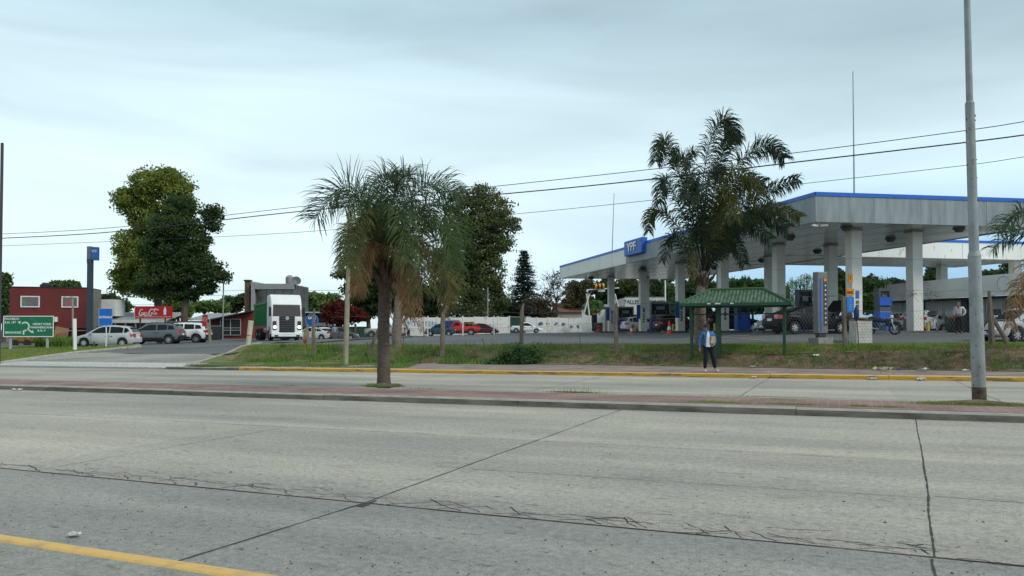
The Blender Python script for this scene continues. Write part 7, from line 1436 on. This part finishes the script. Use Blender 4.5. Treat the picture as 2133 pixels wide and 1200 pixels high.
def spruce(label, px, y, top, bot, wpx):
    g = G(px, y); t = thing('spruce_tree', label, 'tree', g); H = zpx(top, y) - g.z; h0 = zpx(bot, y) - g.z; pts = []
    mb = MB(); mb.tube([(0, 0, -.2), (0, 0, H)], .22, 8, r2=.03); rr = wpx / F * y; lv = 26
    for i in range(lv):
        u = i / lv; z = h0 + (H - h0) * u; r = rr * (1 - u) ** .85 + .12
        for k in range(11):
            a = rnd.uniform(0, 6.28); L = r * rnd.uniform(.6, 1.15); e = Vector((math.cos(a) * L, math.sin(a) * L, z - .18 * L + .35 * (L / rr) * .6)); mb.tube([(0, 0, z), e], .03, 3, cap=False)
            n_ = int(26 + L * 34); q = nr.rand(n_, 1) ** .7; c = np.array([0, 0, z]) * (1 - q) + np.array(e) * q; c += nr.normal(size=(n_, 3)) * np.array([.24, .24, .10]) * (.4 + q); pts.append(c)
    V, Fq = leaves(np.concatenate(pts), .26, .5); mesh_np('crown', V, Fq, LSP, t); mb.build('trunk', TRUNK, t)
spruce('tall dark spruce between the eucalyptus and the bare trees', 1092, 116, 519, 668, 46)
tree('bare_tree', 'leafless twiggy tree left of the tiled house', 'tree', (1160, 118), [(1150, 590, 22, 24), (1170, 585, 18, 22), (1138, 610, 20, 22), (1180, 610, 16, 20), (1160, 620, 26, 20), (1125, 635, 20, 16)], LTW, 1500, .22, .5, .24, bare=True)
tree('bare_tree', 'brownish thin-leaved tree below the spruce', 'tree', (1110, 114), [(1105, 640, 26, 18), (1130, 635, 22, 20), (1085, 650, 18, 14), (1140, 655, 24, 12)], LTW, 5200, .28, .5, .18, bare=True)
tree('tree', 'mid green bush tree between eucalyptus and spruce', 'tree', (1055, 116), [(1050, 640, 26, 22), (1070, 655, 20, 14), (1035, 655, 16, 14)], LMID, 4500, .34, .45, .15)
tree('tree', 'brown-green tree left of the leftmost column under the canopy edge', 'tree', (1205, 128), [(1200, 605, 20, 22), (1222, 600, 20, 22), (1190, 630, 18, 18), (1222, 632, 24, 18)], leafmat('browngreen', (.10, .09, .04), (.04, .04, .02), .4), 6500, .38, .5, .2)
for i, (px, y, bl, m_, lab) in enumerate((
    (1272, 128, [(1262, 606, 26, 26), (1290, 610, 26, 26), (1275, 640, 34, 18)], LDD, 'dark tree behind the leftmost column under the canopy'),
    (1322, 126, [(1312, 600, 24, 22), (1335, 612, 24, 24), (1320, 640, 30, 16)], leafmat('olive_green', (.10, .115, .03), (.04, .05, .018), .35), 'olive tree above the workshop lettering'),
    (1372, 127, [(1362, 606, 24, 26), (1388, 604, 22, 26), (1375, 640, 34, 20)], LDD, 'dark tree right above the workshop'),
    (1402, 112, [(1400, 640, 16, 26), (1396, 610, 12, 16)], LMID, 'bright narrow green tree just left of the third column'),
    (1445, 122, [(1440, 606, 26, 26), (1470, 610, 26, 28), (1450, 645, 34, 20)], LDD, 'dark tree behind the tall palm trunk'),
    (1512, 120, [(1500, 612, 24, 24), (1530, 600, 22, 20), (1520, 632, 34, 20)], LMID, 'leafy tree right of the tall palm trunk'),
    (1568, 118, [(1555, 596, 22, 18), (1582, 602, 22, 18), (1570, 628, 36, 24)], LMID, 'rounded green tree above the middle of the shelter roof'),
    (1610, 116, [(1600, 620, 20, 30), (1625, 620, 18, 26)], LDD, 'dark tree between the twin columns right of the shelter'),
    (1762, 118, [(1752, 580, 14, 22), (1765, 585, 14, 24), (1755, 620, 20, 28)], LDK, 'near-black tall tree just left of the front column'),
    (1820, 110, [(1815, 592, 22, 18), (1838, 600, 16, 16), (1812, 630, 26, 28), (1840, 640, 18, 26)], LMID, 'green bushy tree between the front column and the shop'),
    (1868, 150, [(1860, 590, 18, 9), (1880, 592, 12, 8)], leafmat('far_grey_green', (.07, .08, .06), (.035, .045, .035), .3), 'distant grey-green tree above the left end of the shop'),
    (1946, 90, [(1946, 575, 10, 14), (1944, 590, 11, 12), (1950, 562, 7, 10)], LDK, 'dark cypress-like tree above the shop roof left of the lamp pole'),
    (2068, 95, [(2056, 573, 14, 6), (2078, 572, 14, 6), (2096, 570, 10, 6), (2101, 558, 4, 10)], LDD, 'low tree crown above the shop roof right of the lamp pole'),
    (8, 88, [(4, 590, 10, 20), (10, 620, 8, 20), (0, 640, 14, 18)], LMID, 'thin tree cut by the left picture edge'),
    (-12, 100, [(-5, 655, 22, 16)], LBR, 'low bush left of the maroon building'),
    (135, 96, [(120, 596, 12, 5), (145, 595, 14, 5)], LMID, 'tree top showing over the maroon building roof'),
    (232, 94, [(228, 628, 20, 14), (215, 635, 12, 14), (245, 640, 18, 14)], LMID, 'green tree right of the pylon behind the low store'),
    (372, 92, [(362, 640, 20, 18), (352, 652, 16, 14), (385, 646, 12, 14)], LBR, 'bright bush between the drink board and the dark trunk'),
    (425, 118, [(410, 640, 18, 9), (435, 638, 20, 10), (460, 640, 18, 12)], LBR, 'pale green hedge-like tree over the long pale shed'),
    (492, 122, [(488, 628, 28, 9), (510, 618, 12, 5), (480, 640, 20, 10)], LDK, 'flat dark tree left of the brick chimney'),
    (630, 124, [(628, 632, 14, 20), (620, 645, 12, 14), (640, 648, 18, 14)], LDD, 'dark tree just right of the lorry cab'),
    (668, 126, [(660, 622, 20, 12), (685, 625, 20, 14), (668, 640, 28, 16)], LBR, 'light green tree above the flat-roofed house'),
    (1240, 104, [(1238, 637, 13, 8), (1232, 645, 10, 8)], LBR, 'bright small bush above the white yard wall'),
    )): tree('tree', lab, 'tree', (px, y), bl, m_, int(2200 + 3.2 * sum(b[2] * b[3] for b in bl)), .20 + y * .0022, .45, .2)
# willow with hanging strands under the canopy
def willow(label, px, y, blobs):
    g = G(px, y); t = thing('willow_tree', label, 'tree', g); k = y / F; pts = []
    mb = MB(); mb.tube([(0, 0, -.3), (.1, 0, 1.6), (-.1, 0, 3.2)], .22, 8, r2=.12, cap=False)
    for bx, by, rx, ry in blobs:
        c = P(bx, by, y) - g; mb.tube([(0, 0, 1.6), (c.x * .5, 0, c.z * .8), c], .07, 5, r2=.02, cap=False)
        for _ in range(34):
            a = rnd.uniform(0, 6.28); r = rnd.random() ** .5; x = c.x + math.cos(a) * r * rx * k; yy = math.sin(a) * r * rx * k; z = c.z + ry * k * rnd.uniform(-.3, .9) * (1 - r * .5); L = rnd.uniform(.8, 2.6); n_ = int(L * 16); u = nr.rand(n_)
            pts.append(np.stack([x + .12 * np.sin(u * 3 + a) + nr.normal(size=n_) * .07, yy + nr.normal(size=n_) * .07, z - u * L], 1)); mb.tube([c, (x, yy, z), (x, yy, z - L)], .012, 3, cap=False)
    V, Fq = leaves(np.concatenate(pts), .17, .6, up=1); mesh_np('crown', V, Fq, leafmat('willow', (.17, .23, .075), (.085, .125, .045), .5), t); mb.build('trunk', TRUNK, t)
willow('light green willow behind the grey totem and dark saloon', 1680, 88, [(1655, 590, 16, 20), (1680, 580, 18, 18), (1705, 600, 16, 22), (1665, 625, 20, 22), (1695, 640, 20, 20), (1640, 620, 14, 22)])
willow('light green willow partly hidden by the front left column', 1722, 92, [(1722, 600, 12, 20), (1740, 625, 16, 24), (1725, 645, 16, 16)])
# ------------------------------------------------------------------ grass, weeds
def blades(name, S, T, hgt, wd, m, zoff=0.0, lean=.35, zfun=None, kind='stuff'):
    n = len(S); X = S * UX + T * VX; Y = S * UY + T * VY
    if zfun is None: Z = np.array([zt(a, b) for a, b in zip(X, Y)])
    else: Z = zfun(X, Y)
    h = hgt * nr.uniform(.5, 1.3, n); a = nr.uniform(0, 6.28, n); l = nr.uniform(0, lean, n) * h; b = nr.uniform(0, 6.28, n); w = wd * nr.uniform(.6, 1.3, n)
    base = np.stack([X, Y, Z + zoff - .02], 1); dw = np.stack([np.cos(a) * w, np.sin(a) * w, np.zeros(n)], 1); tip = base + np.stack([np.cos(b) * l, np.sin(b) * l, h], 1); mid = base + np.stack([np.cos(b) * l * .35, np.sin(b) * l * .35, h * .55], 1)
    V = np.stack([base - dw, base + dw, mid + dw * .8, mid - dw * .8, tip + dw * .15, tip - dw * .15], 1).reshape(-1, 3); i = np.arange(n)[:, None] * 6
    Fq = np.concatenate([i + np.array([[0, 1, 2, 3]]), i + np.array([[3, 2, 4, 5]])]); o = mesh_np(name, V, Fq, m); o['kind'] = kind; return o
GA_ = leafmat('grass_fresh', (.165, .24, .045), (.10, .14, .03), .8, .3); GB_ = leafmat('grass_weeds', (.12, .20, .045), (.055, .095, .022), .9, .3); GC_ = leafmat('grass_dry', (.22, .155, .075), (.09, .062, .035), 1.2, .2)
# a coarse height table keeps this quick
_s = np.arange(-36, 46.01, .5); _t = np.arange(26.5, 37.51, .25); _tab = np.array([[zt(s * UX + t * VX, s * UY + t * VY) for t in _t] for s in _s])
def ztab(X, Y):
    s = X * UX + Y * UY; t = X * VX + Y * VY; i = np.clip((s + 36) / .5, 0, len(_s) - 1.001); j = np.clip((t - 26.5) / .25, 0, len(_t) - 1.001); a = i.astype(int); b = j.astype(int); fa = i - a; fb = j - b
    z = _tab[a, b] * (1 - fa) * (1 - fb) + _tab[a + 1, b] * fa * (1 - fb) + _tab[a, b + 1] * (1 - fa) * fb + _tab[a + 1, b + 1] * fa * fb
    return np.maximum(z, plane(X, Y) + np.where(X > -16.4, .145, 0))
def rs(n, s0, s1, t0, t1, keep=None):
    S = nr.uniform(s0, s1, n); T = nr.uniform(t0, t1, n)
    if keep is not None: k = keep(S, T); S, T = S[k], T[k]
    return S, T
tbv = np.vectorize(tb)
clump = lambda S, T, f, th, ph=0: (np.sin(S * f + ph) * np.cos(T * f * 1.7 + ph * 2) + .6 * np.sin(S * f * 2.3 + T * f + ph) + .4 * np.sin(S * f * 5.1 - T * 3 + ph)) > th
xin = lambda S, T: (S * UX + T * VX) > -15.9
S, T = rs(62000, -33, 26, 33.2, 36.2, lambda S, T: xin(S, T) & (T > tbv(S) + 1.25)); blades('upper_grass', S, T, .12, .012, GA_, zfun=ztab)
S, T = rs(60000, -33, 26, 30.8, 35.2, lambda S, T: xin(S, T) & (T > tbv(S) + .1) & (T < tbv(S) + 2.6) & ((clump(S, T, 1.3, -.05) & (S > -10)) | ((S <= -10) & clump(S, T, 1.3, -.5)) | (S < -17) & (nr.rand(len(S)) < .8))); blades('bank_weeds', S, T, .13, .015, GB_, zfun=ztab, lean=.9)
S, T = rs(30000, -20, 26, 30.8, 35, lambda S, T: xin(S, T) & (T > tbv(S) - .2) & (T < tbv(S) + 2.4) & ~clump(S, T, 1.3, .3)); blades('dry_grass', S, T, .13, .012, GC_, zfun=ztab, lean=1.3)
S, T = rs(30000, -34, -14, 27.9, 34, lambda S, T: xin(S, T) & (S * UX + T * VX < -4.5) & (T < tbv(S) + .5) & (nr.rand(len(S)) < np.clip((-9.0 - (S + (T - 28) * .6)) * .2, 0, 1)) & clump(S, T, .9, -.5, 1)); blades('corner_grass', S, T, .075, .012, GB_, zfun=ztab)
S, T = rs(7000, -30, -13, 32.3, 35.6, lambda S, T: xin(S, T) & clump(S, T, 1.0, -.1, 2)); blades('tall_weeds', S, T, .26, .02, GB_, zfun=ztab, lean=.7)
S, T = rs(1100, -14, 24, 31.5, 34, lambda S, T: (T > tbv(S) + .2) & clump(S, T, 1.9, .9, .7)); blades('weed_clumps', S, T, .26, .022, GB_, zfun=ztab, lean=.8)
# lawn left of the driveway
def poly_in(px, py, poly):
    r = np.zeros(len(px), bool); n = len(poly)
    for i in range(n):
        (x1, y1), (x2, y2) = poly[i], poly[(i + 1) % n]; c = ((y1 > py) != (y2 > py)) & (px < (x2 - x1) * (py - y1) / (y2 - y1 + 1e-12) + x1); r ^= c
    return r
X = nr.uniform(-50, -24, 60000); Y = nr.uniform(44, 58, 60000); k = poly_in(X, Y, ISL); X, Y = X[k], Y[k]; S, T = X * UX + Y * UY, X * VX + Y * VY
_gx = np.arange(-52, -22, 1.0); _gy = np.arange(42, 62, 1.0); _g = np.array([[zt(a, b) for b in _gy] for a in _gx])
def zisl(X, Y):
    i = np.clip(X + 52, 0, len(_gx) - 1.001); j = np.clip(Y - 42, 0, len(_gy) - 1.001); a = i.astype(int); b = j.astype(int); fa, fb = i - a, j - b
    return _g[a, b] * (1 - fa) * (1 - fb) + _g[a + 1, b] * fa * (1 - fb) + _g[a, b + 1] * (1 - fa) * fb + _g[a + 1, b + 1] * fa * fb + .12
blades('island_grass', S, T, .11, .016, GA_, zfun=zisl)
X = nr.uniform(-46, -27.6, 9000); Y = 50.6 + nr.uniform(-.4, 2.0, 9000) + (-27.6 - X) * .32; k = (X < -34.5) | (X > -31.5); X, Y = X[k], Y[k]; k = poly_in(X, Y, ISL); X, Y = X[k], Y[k]
X2 = nr.uniform(-31.6, -29.5, 2600); Y2 = nr.uniform(50.2, 52.0, 2600)
blades('island_weeds', (X * UX + Y * UY), (X * VX + Y * VY), .35, .03, GB_, zfun=zisl, lean=.8)
S, T = X2 * UX + Y2 * UY, X2 * VX + Y2 * VY; blades('shrubby_weeds', S, T, .55, .035, LDD if False else GB_, zfun=zisl, lean=.6)
# leafy bush on the bank
c = P(1082, 737, 35.6); t = thing('leafy_bush', 'dark leafy bush growing on the bank below the third fence post', 'bush', (c.x, c.y, zt(c.x, c.y)))
pts = crown_pts([(0, 0, .42, .95, .5, .5), (-.5, 0, .3, .6, .4, .42), (.6, 0, .4, .5, .4, .5), (-1.1, .1, .1, .5, .3, .22)], 3600, .2, .4, 20); V, Fq = leaves(pts, .13, .6); mesh_np('foliage', V, Fq, leafmat('bush_dark', (.06, .13, .045), (.02, .045, .016), 2), t)
mb = MB()
for k in range(24): a = rnd.uniform(0, 6.28); mb.tube([(rnd.uniform(-.8, .8), 0, -.1), (math.cos(a) * .9, math.sin(a) * .4, rnd.uniform(.2, .8))], .012, 4)
mb.build('stems', TRUNK, t)
# median tufts and soil rings
def soil(px, py, rs_, rt, nm='soil_patch'):
    s, t_ = rp(px, py, .15); mb = MB(); n = 24; vs = [(s + math.cos(q * 2 * PI / n) * rs_ * rnd.uniform(.85, 1.1), t_ + math.sin(q * 2 * PI / n) * rt * rnd.uniform(.85, 1.1), .153) for q in range(n)] + [(s, t_, .25)]
    mb.add(vs, [(q, (q + 1) % n, n) for q in range(n)]); o = mb.build(nm, M_DIRT, fix=False); o.matrix_world = RM; o['kind'] = 'structure'; return s, t_
med = lambda X, Y: plane(X, Y) + .155
s, t_ = soil(800, 804, .72, .40); a_ = nr.uniform(0, 6.28, 1500); r_ = nr.uniform(.5, 1.0, 1500); S = s + np.cos(a_) * r_ * .55; T = t_ + np.sin(a_) * r_ * .40; blades('palm_foot_grass', S, T, .07, .009, GB_, zfun=med, lean=.9)
s, t_ = soil(2034, 842, 1.15, .22); S = s + nr.normal(size=5200) * .48; T = np.clip(t_ - .06 + nr.normal(size=5200) * .10, 15.9, 17.6); blades('pole_foot_grass', S, T, .06, .006, GA_, zfun=med)
for px, py, w_, h_, n in ((1215, 813, .35, .07, 1400), (1490, 838, .3, .05, 900), (1640, 842, .35, .04, 700), (1790, 846, .12, .04, 300), (1850, 848, .15, .04, 350), (1235, 808, .4, .04, 60), (1600, 826, .6, .04, 500), (610, 803, .2, .03, 200), (915, 806, .3, .03, 200)):
    s, t_ = rp(px, py, .15); S = s + nr.normal(size=n) * w_; T = np.clip(t_ + nr.normal(size=n) * h_, 15.7, 17.8); blades('median_tuft', S, T, .045 if n > 150 else .16, .004, GA_, zfun=med, lean=.6)
# ------------------------------------------------------------------ lettering becomes plain meshes
dg = bpy.context.evaluated_depsgraph_get()
for o in [o for o in SC.objects if o.type == 'FONT']:
    me = bpy.data.meshes.new_from_object(o.evaluated_get(dg)); n = bpy.data.objects.new('lettering', me); COL.objects.link(n); n.parent = o.parent; n.location = o.location; n.rotation_euler = o.rotation_euler; n.scale = o.scale
    bpy.data.objects.remove(o)
